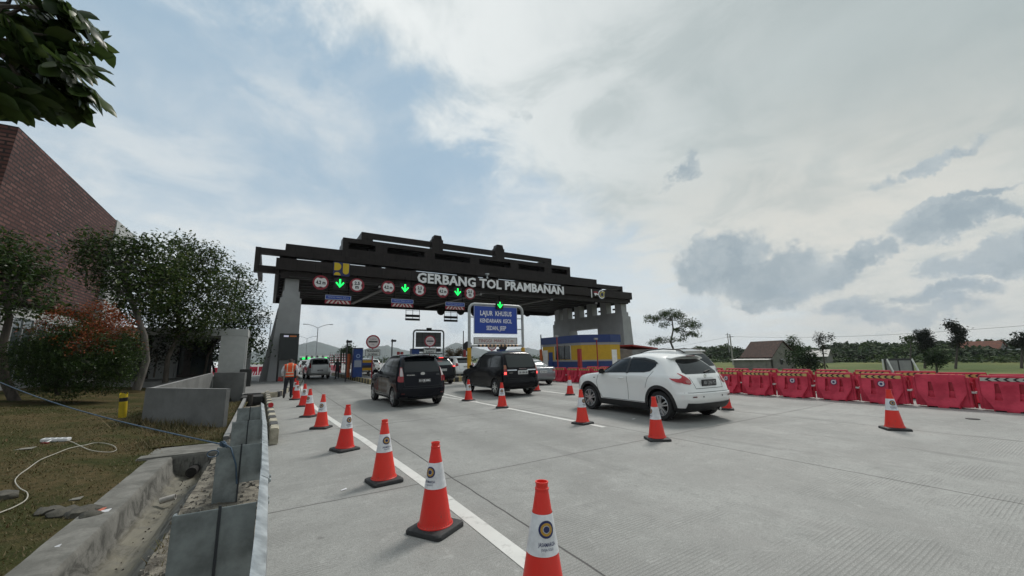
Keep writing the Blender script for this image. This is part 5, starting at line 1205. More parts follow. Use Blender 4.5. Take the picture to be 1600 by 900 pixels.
navy2 = M('print_navy', (.012, .020, .10), .45); gold2 = M('print_gold', (.45, .25, .035), .45)
def cr(z): return lerp(.148, .036, (z - .05) / .68)
def make_cone():
    t = thing('traffic_cone', 'tmp', 'traffic cone', (0, 0, 0), 0, 'orange cones marking the lanes')
    mb = MB(); pts = rr(-.195, .195, -.195, .195, .045, 4)
    n = len(pts); rings = [(1.0, .0), (1.0, .028), (.96, .04), (.82, .05)]
    for k, z in rings: mb.v += [(x * k, y * k, z) for x, y in pts]
    for i in range(len(rings) - 1):
        for j in range(n): mb.f.append((i * n + j, i * n + (j + 1) % n, (i + 1) * n + (j + 1) % n, (i + 1) * n + j)); mb.mi.append(0)
    mb.f += [tuple(range(n))[::-1], tuple(range((len(rings) - 1) * n, len(rings) * n))]; mb.mi += [0, 0]
    mb.build('rubber_base', cone_base_m, t, smooth=35)
    mb = MB(); mb.lathe([(.158, .05), (.158, .058), (.152, .062), (cr(.075), .075)] + [(cr(z), z) for z in np.linspace(.09, .69, 9)] + [(cr(.70), .70), (.043, .703), (.044, .715), (.038, .72), (.038, .738), (.041, .745), (.041, .752), (.033, .752), (.030, .70)], 32)
    mb.build('cone_body', cone_o, t, smooth=40)
    mb = MB()
    for j in range(36):                                 # the row of slots round the foot
        a = 2 * P * j / 36; c_, s_ = math.cos(a), math.sin(a); r = .1525
        mb.add([(r * math.cos(a + d) * k, r * math.sin(a + d) * k, z) for z, k in ((.060, 1.012), (.074, .985)) for d in (-.05, .05)], [(0, 1, 3, 2)])
    mb.build('foot_slots', cone_d, t, fix=False)
    mb = MB(); mb.lathe([(cr(.365) + .003, .365), (cr(.58) + .003, .58)], 32); mb.f = mb.f[:-2]; mb.mi = mb.mi[:-2]; sl = mb.build('reflective_sleeve', sleeve, t, smooth=40, fix=False)
    wrap = lambda z0: (lambda u, v, d: ((cr(z0 + v) + .0052 + d * .3) * math.sin(u / cr(z0)), -(cr(z0 + v) + .0052 + d * .3) * math.cos(u / cr(z0)), z0 + v))
    mb = MB(); z0 = .505; disc(mb, 0, 0, 0, .046, 28, 0, .028, fn=wrap(z0)); w2 = wrap(z0); f2 = lambda u, v, d: w2(u, v, .004)
    disc(mb, 0, 0, 0, .034, 24, 1, .021, fn=f2); disc(mb, 0, 0, 0, .017, 14, 0, fn=f2)
    put_text(mb, 'JASAMARGA', 0, 0, 0, .05, 0, bold=.0004, width=.105, height=.020, fn=wrap(.418)); put_text(mb, 'JOGJA SOLO', 0, 0, 0, .05, 0, width=.075, height=.013, fn=wrap(.396))
    mb.build('print', [navy2, gold2], sl, fix=False); return t
cone0 = make_cone()
lift = .004
# place, turn of the print (0 = facing back along the road), label
cones = [((1.48, 2.16), 18, 'nearest orange cone, cut off by the bottom edge of the picture'), ((1.37, 3.68), -38, 'orange cone on the white line, second from the camera'), ((1.32, 5.40), 20, 'third orange cone along the curved white line, printed side showing'),
         ((1.18, 7.62), 30, 'fourth orange cone along the curved white line'), ((1.07, 10.35), -25, 'fifth orange cone along the curved line, print turned left'), ((.99, 12.67), -40, 'sixth orange cone along the curved line, before the overlapping ones'),
         ((1.02, 15.64), -10, 'seventh cone along the curved line, partly overlapped by the sixth'), ((.93, 18.6), 30, 'orange cone just right of the worker in the vest'), ((1.0, 21.2), 0, 'farthest cone of the left line, hidden by the one before it'),
         ((6.16, 7.18), 48, 'orange cone at the front wheel of the white crossover'), ((6.07, 5.05), -70, 'orange cone before the rear wheel of the white crossover'), ((6.16, 10.89), 0, 'orange cone before the rear wheel of the black estate'),
         ((6.21, 13.46), 35, 'orange cone between the two black cars'), ((10.32, 15.07), 180, 'orange cone at the right rear corner of the black estate'), ((10.28, 12.65), 180, 'orange cone on the line left of the white crossover bonnet'),
         ((10.75, 6.55), 180, 'orange cone peeping out behind the white crossover bumper'), ((10.42, 3.0), 22, 'lone orange cone at far right in front of the red barriers')]
for i, ((x, y), a, lab) in enumerate(cones):
    c = cone0 if i == 0 else copy_tree(cone0)
    c.location = (x, y, .0); az = math.atan2(x, y); c.rotation_euler = (R(1.2 * math.sin(i * 2.7)), R(1.2 * math.cos(i * 1.9)), -az + R(a)); c['label'] = lab

# ------------------------------------------------------------------ red water filled barriers
bar_m = M('barrier_red', (.50, .018, .050), .5, var=.2, vscale=2.6, spec=.35, col2=(.55, .045, .082)); bar_dk = M('barrier_red_shade', (.40, .016, .035), .55)
chev_g = M('chevron_gold', (.52, .37, .12), .5, var=.2, vscale=5); chev_s = M('chevron_silver', (.42, .41, .36), .45, var=.1); 
def make_barrier():
    t = thing('barrier', 'tmp', 'barrier', (0, 0, 0), 0, 'red plastic barriers in rows')
    L = .50
    prof = [(.225, 0), (.225, .10), (.115, .40), (.085, .80), (.075, .85)]
    mb = MB(); secs = [(-L, .62), (-L + .03, 1.0), (L - .03, 1.0), (L, .62)]
    # the flared foot is cut back to slanting ends
    def ext(z): return L + .0 - (.0 if z > .38 else .0)
    rows = []
    for y, z in prof:
        rows.append((y, z))
    def x_end(z): return L - .035 if z >= .40 else lerp(L - .20, L - .035, z / .40) if z > .10 else L - .20
    vs = []
    for sgn in (-1, 1):
        for y, z in prof: vs.append((-x_end(z), sgn * y, z)); vs.append((x_end(z), sgn * y, z))
    n = len(prof) * 2; fs = []
    for i in range(len(prof) - 1):
        a = i * 2; fs += [(a, a + 1, a + 3, a + 2), (n + a + 1, n + a, n + a + 2, n + a + 3)]
        fs += [(a, a + 2, n + a + 2, n + a), (a + 3, a + 1, n + a + 1, n + a + 3)]
    fs += [(n - 2, n - 1, 2 * n - 1, 2 * n - 2), (1, 0, n, n + 1)]
    mb.add(vs, fs, 0)
    o = mb.build('body', [bar_m, bar_dk], t, bevel=.012)
    core = MB(); core.hexa([(-L + .037, -.10, .03), (L - .037, -.10, .03), (L - .037, .10, .03), (-L + .037, .10, .03)], [(-L + .037, -.10, .43), (L - .037, -.10, .43), (L - .037, .10, .43), (-L + .037, .10, .43)]); core.build('core', bar_m, t, bevel=.01)
    cut = []
    for x in (-.19, .19):
        m2 = MB()
        for sgn in (-1, 1):
            m3 = MB(); m3.hexa([(x - .055, sgn * .055, .30), (x + .055, sgn * .055, .30), (x + .075, sgn * .34, .22), (x - .075, sgn * .34, .22)][::sgn], [(x - .032, sgn * .055, .66), (x + .032, sgn * .055, .66), (x + .032, sgn * .34, .66), (x - .032, sgn * .34, .66)][::sgn], 1)
            cut.append(m3.build('cut', [bar_m, bar_dk]))
        m3 = MB(); m3.box(x - .09, x + .09, -.4, .4, -.1, .035, 1); cut.append(m3.build('cut', [bar_m, bar_dk]))
    boolean(o, cut); shade(o.data, 32)
    # end lugs: upright plates with knuckles for the pin
    for sgn in (-1, 1):
        x0, x1 = sorted((sgn * (L - .034), sgn * (L + .035)))
        for za, zb in ((.06, .12), (.56 + .03 * sgn, .62 + .03 * sgn), (.30 + .03 * sgn, .37 + .03 * sgn)):
            mb = MB(); mb.box(x0, x1, -.05, .05, za, zb); mb.build('end_lug', bar_m, t, bevel=.008)
    for sgn in (-1, 1):
        x0, x1 = sorted((sgn * (L - .036), sgn * (L + .022))); mb = MB(); mb.hexa([(x0, -.105, .04), (x1, -.105, .04), (x1, .105, .04), (x0, .105, .04)], [(x0, -.07, .78), (x1, -.07, .78), (x1, .07, .78), (x0, .07, .78)]); mb.build('end_plate', bar_m, t, bevel=.01)
    mb = MB(); mb.tube([(L + .055, 0, .03), (L + .055, 0, .66)], .028, 10, mi=0); mb.build('pin', bar_dk, t, smooth=40)
    mb = MB(); mb.box(L + .0, L + .11, -.07, .07, .395, .44); mb.build('pin_clip', M('clip_white', (.55, .52, .50), .5), t)
    return t
def barrier_y(z): return -(lerp(.115, .085, (z - .40) / .40))
def add_chevrons(t, gold=True):
    mb = MB(); z0, z1 = .715, .80; off = .006
    pt = lambda x, z: (x, barrier_y(z) - off, z)
    mb.add([pt(-.44, z0), pt(.44, z0), pt(.44, z1), pt(-.44, z1)], [(0, 1, 2, 3)], 0)
    off = .009
    for k in range(6 if not gold else 5):
        x = -.36 + k * .145; w_ = .055; zm = (z0 + z1) / 2
        mb.add([pt(x, zm), pt(x + .06, z0), pt(x + .06 + w_, z0), pt(x + w_, zm), pt(x + .06 + w_, z1), pt(x + .06, z1)], [(0, 1, 2, 3), (0, 3, 4, 5)], 1)
    mb.build('chevron_tape', [chev_g if gold else chev_s, sign_black], t, fix=False)
def add_emblem(t):
    mb = MB(); f = lambda u, v, d: (u, barrier_y(.56 + v) - .006 + d, .56 + v)
    f2 = lambda u, v, d: f(u, v, -.004); f3 = lambda u, v, d: f(u, v, -.007)
    disc(mb, 0, 0, 0, .085, 24, 0, fn=f); disc(mb, 0, 0, 0, .068, 24, 1, fn=f2); disc(mb, .0, -.005, 0, .033, 18, 0, fn=f3)
    mb.add([f3(u, v, -.001) for u, v in ((.03, .03), (.075, .05), (.06, .075), (.02, .05))], [(0, 1, 2, 3)], 1)
    mb.build('round_emblem', [navy2, M('emblem_pale', (.60, .52, .56), .4)], t, fix=False)
proto = make_barrier()
plain = copy_tree(proto); gold_b = copy_tree(proto); add_chevrons(gold_b); gold_e = copy_tree(gold_b); add_emblem(gold_e); silv_b = copy_tree(proto); add_chevrons(silv_b, False)
used = set()
def place_bar(src, x, y, rz, label):
    c = src if src.name not in used else copy_tree(src)
    used.add(src.name); c.location = (x, y, .0); c.rotation_euler = (0, 0, R(rz)); c['label'] = label
names = {0: (silv_b, 'red barrier with silver chevrons at the right edge of the picture'), 1: (plain, 'red barrier without any chevrons, second from the right in front'), 2: (gold_e, 'red barrier with bright gold chevrons and emblem behind the lone cone'),
         3: (gold_e, 'red front row barrier with emblem, left of the lone cone'), 4: (gold_e, 'red front row barrier with emblem, in front of the village house'), 5: (gold_b, 'red front row barrier with chevrons but no emblem, right of the crossover'), 6: (gold_e, 'red front row barrier with emblem, touching the crossover tail in view')}
for k in range(17):
    y = 2.15 + 1.165 * k
    if k in names: src, lab = names[k]
    else: src, lab = (gold_b, 'red barrier of the front row behind the white cars' if 7 <= k < 12 else 'red barrier of the far end of the front row below the booth')
    place_bar(src, 15.28 + .05 * math.sin(k * 2.3), y, -90 + 2.2 * math.sin(k * 1.7), lab)
row2 = [(16.35, 2.15, -62), (16.9, 3.2, -64), (17.4, 4.3, -68)] + [(17.72, 5.42 + 1.165 * k, -89 + math.sin(k * 3.1) * 2) for k in range(13)]
for k, (x, y, rz) in enumerate(row2):
    place_bar(gold_b if k else plain, x, y, rz, 'end barrier of the second row, turned inwards, at the right edge' if k == 0 else 'red barrier of the second row, only its chevron top showing over the front row')
for q in (proto, plain, gold_b, gold_e, silv_b):
    if q.name not in used:
        for ch in [x for x in C.objects if x.parent == q]: bpy.data.objects.remove(ch)
        bpy.data.objects.remove(q)
# far barriers beyond the gate
lowp = MB()
def far_bar(x, y, rz, lab):
    t = thing('barrier', lab, 'barrier', (x, y, 0), R(rz), 'far barriers beyond the gate')
    mb = MB(); mb.prism([(-.3, 0), (.3, 0), (.12, .4), (.1, 1.0), (-.1, 1.0), (-.12, .4)], -.7, .7, lambda u, v, w: (w, u, v)); mb.build('body', bar_m, t)
    mb = MB()
    for k in range(5): mb.hexa([(-.6 + k * .25, -.315, .02), (-.5 + k * .25, -.315, .02), (-.5 + k * .25, -.30, .02), (-.6 + k * .25, -.30, .02)], [(-.5 + k * .25, -.14, .4), (-.4 + k * .25, -.14, .4), (-.4 + k * .25, -.12, .4), (-.5 + k * .25, -.12, .4)])
    mb.build('stripe', sign_white, t)
for k in range(8): far_bar(6.15 + .05 * k, 46.5 + 1.6 * k, -88, 'far red barrier with white stripes in the row left of the orange posts')
for k in range(6): far_bar(-5.2 + 1.5 * k, 58.0, 0, 'far red barrier seen left of the gate pier or behind the screen')

# ------------------------------------------------------------------ guardrail and its plates
def rail_sec(off):        # W profile, z above ground, y towards the road
    return [(.00, .30), (.055, .335), (.06, .375), (.005, .42), (.0, .46), (.005, .50), (.06, .545), (.055, .585), (.0, .62)]
t = thing('guardrail', 'galvanised steel guardrail along the left edge of the concrete', 'guardrail', (0, 0, 0))
mb = MB(); path = [(.035, -4), (.04, 1.0), (.05, 2.6), (.045, 4.2), (.0, 7.0), (-.06, 9.4), (-.10, 10.9)]
sec = rail_sec(0); n = len(sec)
def rx(y):
    for (xa, ya), (xb, yb) in zip(path, path[1:]):
        if y <= yb: return lerp(xa, xb, (y - ya) / (yb - ya))
    return path[-1][0]
def rail_piece(y0, y1, lift_):
    mb = MB(); k = int((y1 - y0) / .2); vs = []
    for i in range(k + 1):
        y = lerp(y0, y1, i / k); x0 = rx(y) - .06
        vs += [(x0 + a + lift_, y, z + .012 * math.sin(y * 1.1)) for a, z in sec] + [(x0 + a - .004 + lift_, y, z + .012 * math.sin(y * 1.1)) for a, z in sec]
    fs = []
    m = 2 * n
    for i in range(k):
        for j in range(n - 1):
            fs.append((i * m + j, i * m + j + 1, (i + 1) * m + j + 1, (i + 1) * m + j)); fs.append((i * m + n + j + 1, i * m + n + j, (i + 1) * m + n + j, (i + 1) * m + n + j + 1))
        for j in (0, n - 1): fs.append((i * m + j, (i + 1) * m + j, (i + 1) * m + n + j, i * m + n + j))
    for i in (0, k):
        for j in range(n - 1): fs.append((i * m + j, i * m + j + 1, i * m + n + j + 1, i * m + n + j))
    mb.add(vs, fs); return mb.build('rail', galv, t, smooth=40)
rail_piece(-3.5, 4.25, .0); rail_piece(4.0, 10.9, .006)
for y in (4.06, 4.19, 3.3 - 2.2, 7.75):
    for z in (.375, .545):
        mb = MB(); mb.lathe([(.0, .0), (.017, .0), (.017, .006), (.011, .012), (.0, .014)], 10, c=(rx(y) + .005, y, z), axis='X'); mb.build('bolt', galv_dull, t)
mb = MB(); mb.lathe([(0, 0), (.055, 0), (.055, .02), (0, .02)], 18, axis='Y', c=(.04, 10.7, .56)); mb.build('red_reflector', M('reflector_bright', (.45, .012, .02), .2), t)
plate_tops = [(1.1, -.47, -.045, .0), (3.30, -.455, -.04, .0), (5.5, -.445, -.03, .01), (7.75, -.47, -.075, .0), (10.2, -.55, -.13, -.02)]
for k, (y, x0, x1, dz) in enumerate(plate_tops):
    t = thing('steel_plate', ['galvanised sheet standing across the verge beside the camera, mostly out of view', 'nearest galvanised sheet standing across the verge, split by a dark seam', 'second galvanised sheet behind the rail, its right half shorter', 'third galvanised sheet behind the guardrail', 'farthest galvanised sheet by the striped kerb'][k], 'steel plate', ((x0 + x1) / 2, y, 0), R(2.0 * math.sin(k * 4)), 'galvanised sheets behind the guardrail')
    w2 = (x1 - x0) / 2; sp = .012 if k != 1 else .03
    mb = MB(); mb.box(-w2, sp - .004, -.006, .006, -.12, .60 + dz); mb.box(-w2, -w2 + .018, .006, .05, -.12, .60 + dz); mb.build('sheet', galv_dull, t, bevel=.003)
    mb = MB(); mb.box(sp + .004, w2 + .02, -.010, .002, .02 if k != 2 else .22, .605 + dz); mb.build('sheet', galv_dull, t, bevel=.003)
    mb = MB(); mb.box(sp - .008, sp + .008, -.016, -.0105, -.1, .62 + dz); mb.build('seam_bar', M('seam_dark', (.035, .04, .045), .6), t)

# ------------------------------------------------------------------ kerb stones
t = thing('striped_kerb', 'row of black and cream kerb stones beyond the guardrail end', 'kerb', (0, 0, 0))
k = 0; y = 8.85
while y < 20.2:
    ln = .55; x0 = lerp(.07, -.16, (y - 8.8) / 11.4); mb = MB(); mb.box(x0 - .02, x0 + .13, y + .006, y + ln - .006, 0, .30); mb.build('kerb_stone', [kerb_w, kerb_k][k % 2], t, bevel=.018); y += ln; k += 1
def kerb_run(name, label, pts, hz=.22, wd=.16, mats=None, step=.62):
    t = thing(name, label, 'kerb', (0, 0, 0)); k = 0
    for (xa, ya), (xb, yb) in zip(pts, pts[1:]):
        a, b = Vector((xa, ya, hz / 2)), Vector((xb, yb, hz / 2)); n = max(1, int((b - a).length / step)); d = (b - a) / n
        for i in range(n):
            mb = MB(); mb.bar(a + d * i + d.normalized() * .005, a + d * (i + 1) - d.normalized() * .005, wd, hz); mb.build('kerb_stone', (mats or [kerb_k, kerb_w])[k % 2], t, bevel=.015); k += 1
    return t
kerb_run('striped_kerb', 'black and cream kerb round the pavement at the left gate pier', [(-.95, 20.55), (.30, 20.55), (.62, 22.6), (1.55, 29.0), (2.0, 34.0), (2.1, 47.0)])
mb = MB(); mb.add([(-1.0, 20.63, .2), (.30, 20.63, .2), (.55, 22.6, .2), (1.48, 29, .2), (1.93, 34, .2), (2.03, 47, .2), (-1.6, 47, .2), (-1.3, 30, .2)], [tuple(range(8))])
vs = mb.v[:8]; mb.add([(x, y, -.3) for x, y, z in vs] + vs, [(i, (i + 1) % 8, (i + 1) % 8 + 8, i + 8) for i in range(8)])
struct(mb.build('pavement', M('paving', (.20, .20, .195), .85, var=.2, vscale=2.5, bump=.2, bscale=14)))
t = thing('culvert_beam', 'dark concrete beam over the drain mouth at the end of the rail', 'beam', (-.55, 19.6, 0)); mb = MB(); mb.box(-.42, .34, -.5, .8, -.1, .17); mb.build('beam', M('dark_concrete', (.045, .045, .043), .8, var=.4), t, bevel=.02); mb = MB(); mb.lathe([(0, -.25), (.10, -.25), (.10, .24), (0, .24)], 14, c=(-.1, -.72, .05)); mb.build('drum', M('drum_brown', (.05, .045, .04), .8, var=.4), t)  # beam in a much darker grey than the other concrete
# ------------------------------------------------------------------ the low concrete walls
wall_m = M('planter_concrete', (.155, .158, .155), .82, var=.22, vscale=1.5, bump=.2, bscale=22); wall_top = M('planter_rim', (.24, .24, .235), .8, var=.2)
def wall(name, label, a, b, za, zb, th=.12, z0=-.3, top=True):
    t = thing(name, label, 'wall', (a[0], a[1], 0)); A, B = Vector((0, 0, 0)), Vector((b[0] - a[0], b[1] - a[1], 0)); d = (B - A).normalized(); nrm = Vector((-d.y, d.x, 0)) * th
    q = lambda p, z: (p.x, p.y, z)
    mb = MB(); mb.hexa([q(A, z0), q(B, z0), q(B + nrm, z0), q(A + nrm, z0)], [q(A, za), q(B, zb), q(B + nrm, zb), q(A + nrm, za)]); mb.build('wall', wall_m, t, bevel=.012)
    if top:
        e = d * .004; mb = MB(); mb.hexa([q(A + e + nrm * .04, za + .001), q(B - e + nrm * .04, zb + .001), q(B - e + nrm * .96, zb + .001), q(A + e + nrm * .96, za + .001)], [q(A + e + nrm * .04, za + .006), q(B - e + nrm * .04, zb + .006), q(B - e + nrm * .96, zb + .006), q(A + e + nrm * .96, za + .006)]); mb.build('rim', wall_top, t)
    return t
wall('planter_wall', 'grey concrete planter wall end facing the drain', (-2.74, 13.7), (-.90, 11.75), .92, .90)
wall('planter_wall', 'long pale concrete wall running away from the planter corner', (-2.73, 13.86), (-2.35, 22.2), .90, 1.08, -.12)
wall('planter_wall', 'darker square concrete wall end before the white pillar', (-2.22, 22.3), (-1.02, 21.4), 1.10, 1.08, .14)
wall('drain_kerb', 'narrow concrete edging beside the lawn strip, leading to the pavement', (-.62, 9.8), (-.78, 19.5), .10, .14, .1)

# ------------------------------------------------------------------ brick building
def brick_mat():
    m = bpy.data.materials.new('red_brick'); m.use_nodes = True; t = NT(m.node_tree)
    co = t.n('ShaderNodeTexCoord').outputs['Object']; s = t.n('ShaderNodeSeparateXYZ', {0: co})
    g_ = t.n('ShaderNodeNewGeometry').outputs['Normal']; sg = t.n('ShaderNodeSeparateXYZ', {0: g_})
    use_x = t.m('GREATER_THAN', t.m('ABSOLUTE', sg.outputs[1]), .7)
    u = t.m('ADD', t.m('MULTIPLY', s.outputs[0], use_x), t.m('MULTIPLY', s.outputs[1], t.m('SUBTRACT', 1.0, use_x)))
    uv = t.n('ShaderNodeCombineXYZ', {0: u, 1: s.outputs[2], 2: 0.0})
    b = t.n('ShaderNodeTexBrick', {'Vector': uv, 'Color1': (.080, .022, .016, 1), 'Color2': (.21, .095, .075, 1), 'Mortar': (.004, .003, .003, 1), 'Scale': 1.0, 'Mortar Size': .036, 'Brick Width': .50, 'Row Height': .165, 'Bias': -.35, 'Mortar Smooth': .1}, offset=.5)
    n1 = t.ss(t.noise(co, .45, 4), .35, .65); c = t.mix(t.m('MULTIPLY', n1, .35), b.outputs[0], (.085, .026, .020))
    p = t.n('ShaderNodeBsdfPrincipled', {'Base Color': c, 'Roughness': .75})
    t.set(p, 'Normal', t.n('ShaderNodeBump', {'Height': t.m('SUBTRACT', 1.0, b.outputs['Fac']), 'Strength': .8, 'Distance': .02}).outputs[0])
    t.n('ShaderNodeOutputMaterial', {'Surface': p.outputs[0]}); return m
brick = brick_mat(); plaster = M('white_plaster', (.42, .43, .42), .7, var=.08, vscale=1.2); plaster2 = M('grey_plaster', (.36, .37, .36), .7, var=.1)
win_glass = M('office_glass', (.05, .065, .07), .06, spec=.7); alu = M('aluminium', (.55, .56, .56), .4, .4)
BX = -9.5
t = thing('brick_building', 'office building with a leaning red brick upper storey and white ground floor', 'building', (BX, 22.6, 0))
bz = lambda y: y - 22.6
# brick storey leans out a little towards the road end
mb = MB(); mb.hexa([(-.35, .0, 4.25), (-.30, bz(34.6), 4.7), (-14, bz(34.6), 4.7), (-14, 0, 4.25)], [(0, 0, 11.08), (0, bz(34.47), 10.9), (-14, bz(34.47), 10.9), (-14, 0, 11.08)]); mb.build('brick_storey', brick, t)
mb = MB(); mb.box(-14, .04, bz(34.5), bz(38.0), 4.2, 10.95); mb.build('white_bay', plaster, t)
mb = MB(); mb.box(-13.8, -.55, bz(17.0), bz(37.9), -.2, 4.24); mb.build('ground_floor', M('ground_floor_white', (.40, .41, .40), .7, var=.08), t)
mb = MB(); mb.box(-13.8, -.42, bz(16.9), bz(38), -.1, .55); mb.build('plinth', plaster, t)
mb = MB(); mb.box(-14.2, -.02, bz(14.0), bz(22.58), 3.9, 4.23); mb.build('canopy', plaster, t)
for y in np.arange(26.3, 36.5, 2.15):
    mb = MB(); mb.box(-.58, -.53, bz(y), bz(y + 1.75), .95, 3.7); f = mb.build('window', win_glass, t)
    mb = MB(); 
    for b in ((y - .06, y, .9, 3.76), (y + 1.75, y + 1.81, .9, 3.76), (y + .84, y + .90, .95, 3.7)): mb.box(-.56, -.49, bz(b[0]), bz(b[1]), b[2], b[3])
    mb.box(-.56, -.49, bz(y), bz(y + 1.75), 3.7, 3.76); mb.box(-.56, -.49, bz(y), bz(y + 1.75), .9, .95); mb.build('frame', alu, f)
# porch standing out towards the gate
t = thing('porch', 'white pillared porch of the office building behind the trees', 'porch', (-5.2, 30, 0))
mb = MB(); mb.box(-3.9, 3.85, -2.2, 4.6, 3.05, 3.45); mb.build('roof', plaster, t)
for x, y in ((3.2, -1.9), (3.2, 3.6), (-.8, 3.6)):
    mb = MB(); mb.box(x - .62, x + .58, y - .3, y + .5, 0, 3.04); mb.box(x + .585, x + .66, y - .1, y + .3, 0, 3.04); mb.build('pillar', M('pillar_white', (.44, .45, .44), .6, var=.06), t)
mb = MB(); mb.box(-3.7, 3.9, -2.1, 4.5, -.2, .62); mb.build('floor', conc_grey, t)
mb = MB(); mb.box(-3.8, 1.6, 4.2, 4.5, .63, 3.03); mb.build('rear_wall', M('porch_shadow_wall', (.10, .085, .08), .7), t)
for x in (-2.6, -.9, .5):
    mb = MB(); mb.box(x, x + 1.0, 4.14, 4.19, .8, 2.8); mb.build('window', win_glass, t)
t = thing('planter_box', 'dark low box beside the white pillar near the pavement', 'planter', (-1.25, 27.2, .1)); mb = MB(); mb.box(-.28, .28, -.3, .3, 0, 1.05); mb.build('box', M('dark_box', (.035, .037, .036), .8), t, bevel=.02)

# ------------------------------------------------------------------ small things on the lawn
t = thing('marker_post', 'short yellow pipe post with a black band standing in the lawn', 'post', (-3.32, 14.7, .10)); t.rotation_euler = (R(3), R(-3), 0)
mb = MB(); n = 20
top = [.66 + .03 * math.sin(3 * 2 * P * i / n) for i in range(n)]
mb.lathe([(.085, 0), (.085, .46)], n, mi=0); mb.lathe([(.0855, .46), (.0855, .56)], n, mi=1)
vs = [(.085 * math.cos(2 * P * i / n), .085 * math.sin(2 * P * i / n), .56) for i in range(n)] + [(.085 * math.cos(2 * P * i / n), .085 * math.sin(2 * P * i / n), top[i]) for i in range(n)]
mb.add(vs, [(i, (i + 1) % n, (i + 1) % n + n, i + n) for i in range(n)], 0); mb.add([(x * .9, y * .9, .6) for x, y, z in vs[:n]], [tuple(range(n))], 1)
mb.build('post', [M('post_paint', (.50, .37, .015), .5, var=.15), sign_black], t, smooth=40)
def on_lawn(x, y, dz=0.0): return (x, y, lawn_h(x, y) + dz)
def lawn_at(px, py):
    z = .1
    for _ in range(12): p = gnd(px, py, z); z = lawn_h(p.x, p.y)
    return Vector((p.x, p.y, z))
p = lawn_at(87, 690); t = thing('power_strip', 'white power strip lying on the grass at the end of its cord', 'power strip', p + Vector((0, 0, .01)), R(-12)); t.rotation_euler = (R(4), R(2), R(-14)); t.scale = (.62, .8, .62)
mb = MB(); mb.box(-.32, .32, -.075, .075, 0, .085); mb.build('case', M('strip_white', (.70, .71, .72), .4), t, bevel=.012)
for x in (-.21, -.07, .07, .21):
    mb = MB(); mb.lathe([(.045, .0855), (.045, .088), (.0, .088)], 16, c=(x, 0, 0)); mb.build('socket', M('socket_grey', (.22, .23, .24), .5), t)
mb = MB(); mb.tube([(-.05, -.08, .05), (-.06, -.14, .03), (-.09, -.22, .012)], .018, 8); mb.build('plug_lead', M('strip_white', (0, 0, 0)), t, smooth=60)
mb = MB(); mb.box(-.12, .04, -.30, -.22, -.0, .05); mb.build('red_plug', M('plug_red', (.14, .012, .010), .5), t, bevel=.01)
px = [(106, 690), (114, 693), (124, 698), (137, 704), (150, 707), (170, 708.5), (180, 706), (181, 702), (174, 697), (160, 694), (146, 694), (134, 697), (122, 699), (106, 703), (86, 711), (64, 720), (44, 734), (29, 745), (23, 755), (31, 766), (42, 773), (40, 784), (22, 795), (0, 804), (-30, 815)]
pts = [lawn_at(a, b) + Vector((0, 0, .018)) for a, b in px]
fine = []
for i in range(len(pts) - 1):
    p0, p1, p2, p3 = pts[max(i - 1, 0)], pts[i], pts[i + 1], pts[min(i + 2, len(pts) - 1)]
    for k in range(5):
        u = k / 5; q = .5 * (2 * p1 + (p2 - p0) * u + (2 * p0 - 5 * p1 + 4 * p2 - p3) * u * u + (3 * p1 - p0 - 3 * p2 + p3) * u**3)
        q.z = lawn_h(q.x, q.y) + .02; fine.append(q)
mb = MB(); mb.tube(fine, .0062, 6); tag(mb.build('extension_cord', M('cord_cream', (.46, .44, .38), .5), smooth=60), 'long cream power cord looping across the grass from the power strip', 'cord')
# blue rope from the trees to the second steel sheet
rope_m = M('rope_blue', (.06, .10, .15), .7, var=.3, vscale=20)
a, b = at(-20, 589, 12.5), Vector((-.40, 5.5, .64))
rp = [a.lerp(b, i / 30) + Vector((0, 0, -.10 * math.sin(P * i / 30))) for i in range(31)]
mb = MB(); mb.tube(rp, .008, 6)
knot = [b + Vector((.03 * math.cos(k * 1.3) + .02 * k / 12, .02 * math.sin(k * 1.7), .03 * math.sin(k * 1.1))) for k in range(13)]
mb.tube(knot, .010, 6); mb.tube([b + Vector((.03, -.02, .0)), (-.32, 5.47, .60), (-.26, 5.47, .42), (-.235, 5.47, .22)], .008, 6)
loop = [Vector((-.47 + .05 * math.cos(k), 5.42, .57 + .035 * math.sin(k))) for k in np.linspace(0, 2 * P, 14)]; mb.tube(loop, .006, 6)
tag(mb.build('rope', rope_m, smooth=60), 'thin blue rope stretched over the lawn and knotted to a steel sheet', 'rope')
def rock(name, p, r, label, mat, seed, flat=.5):
    bm = bmesh.new(); bmesh.ops.create_icosphere(bm, subdivisions=2, radius=1)
    for v in bm.verts: n_ = 1 + .35 * mnoise.noise(v.co * 1.4 + Vector((seed, 0, 0))); v.co = Vector((v.co.x * r * n_, v.co.y * r * .8 * n_, v.co.z * r * flat * n_))
    me = bpy.data.meshes.new(name); bm.to_mesh(me); bm.free(); me.materials.append(mat); shade(me, 40); o = link(name, me, None, p); return tag(o, label, 'stone', 'stones at the edge of the lawn')
stone_m = M('stone_grey', (.085, .080, .066), .9, var=.4, vscale=6, bump=.6, bscale=18)
rr_ = random.Random(4)
for k, (a, b, r) in enumerate(((95, 806, .11), (108, 801, .09), (122, 806, .10), (134, 801, .12), (141, 808, .085), (84, 799, .08), (70, 803, .09), (150, 799, .06))): rock('stone', lawn_at(a, b) + Vector((0, 0, .02)), r, 'rough grey stone in the short row crossing the lawn to the drain', stone_m, k * 3.3)
rock('stone', lawn_at(4, 779) + Vector((0, 0, .02)), .13, 'large grey stone on the grass at the left edge of the picture', stone_m, 50)
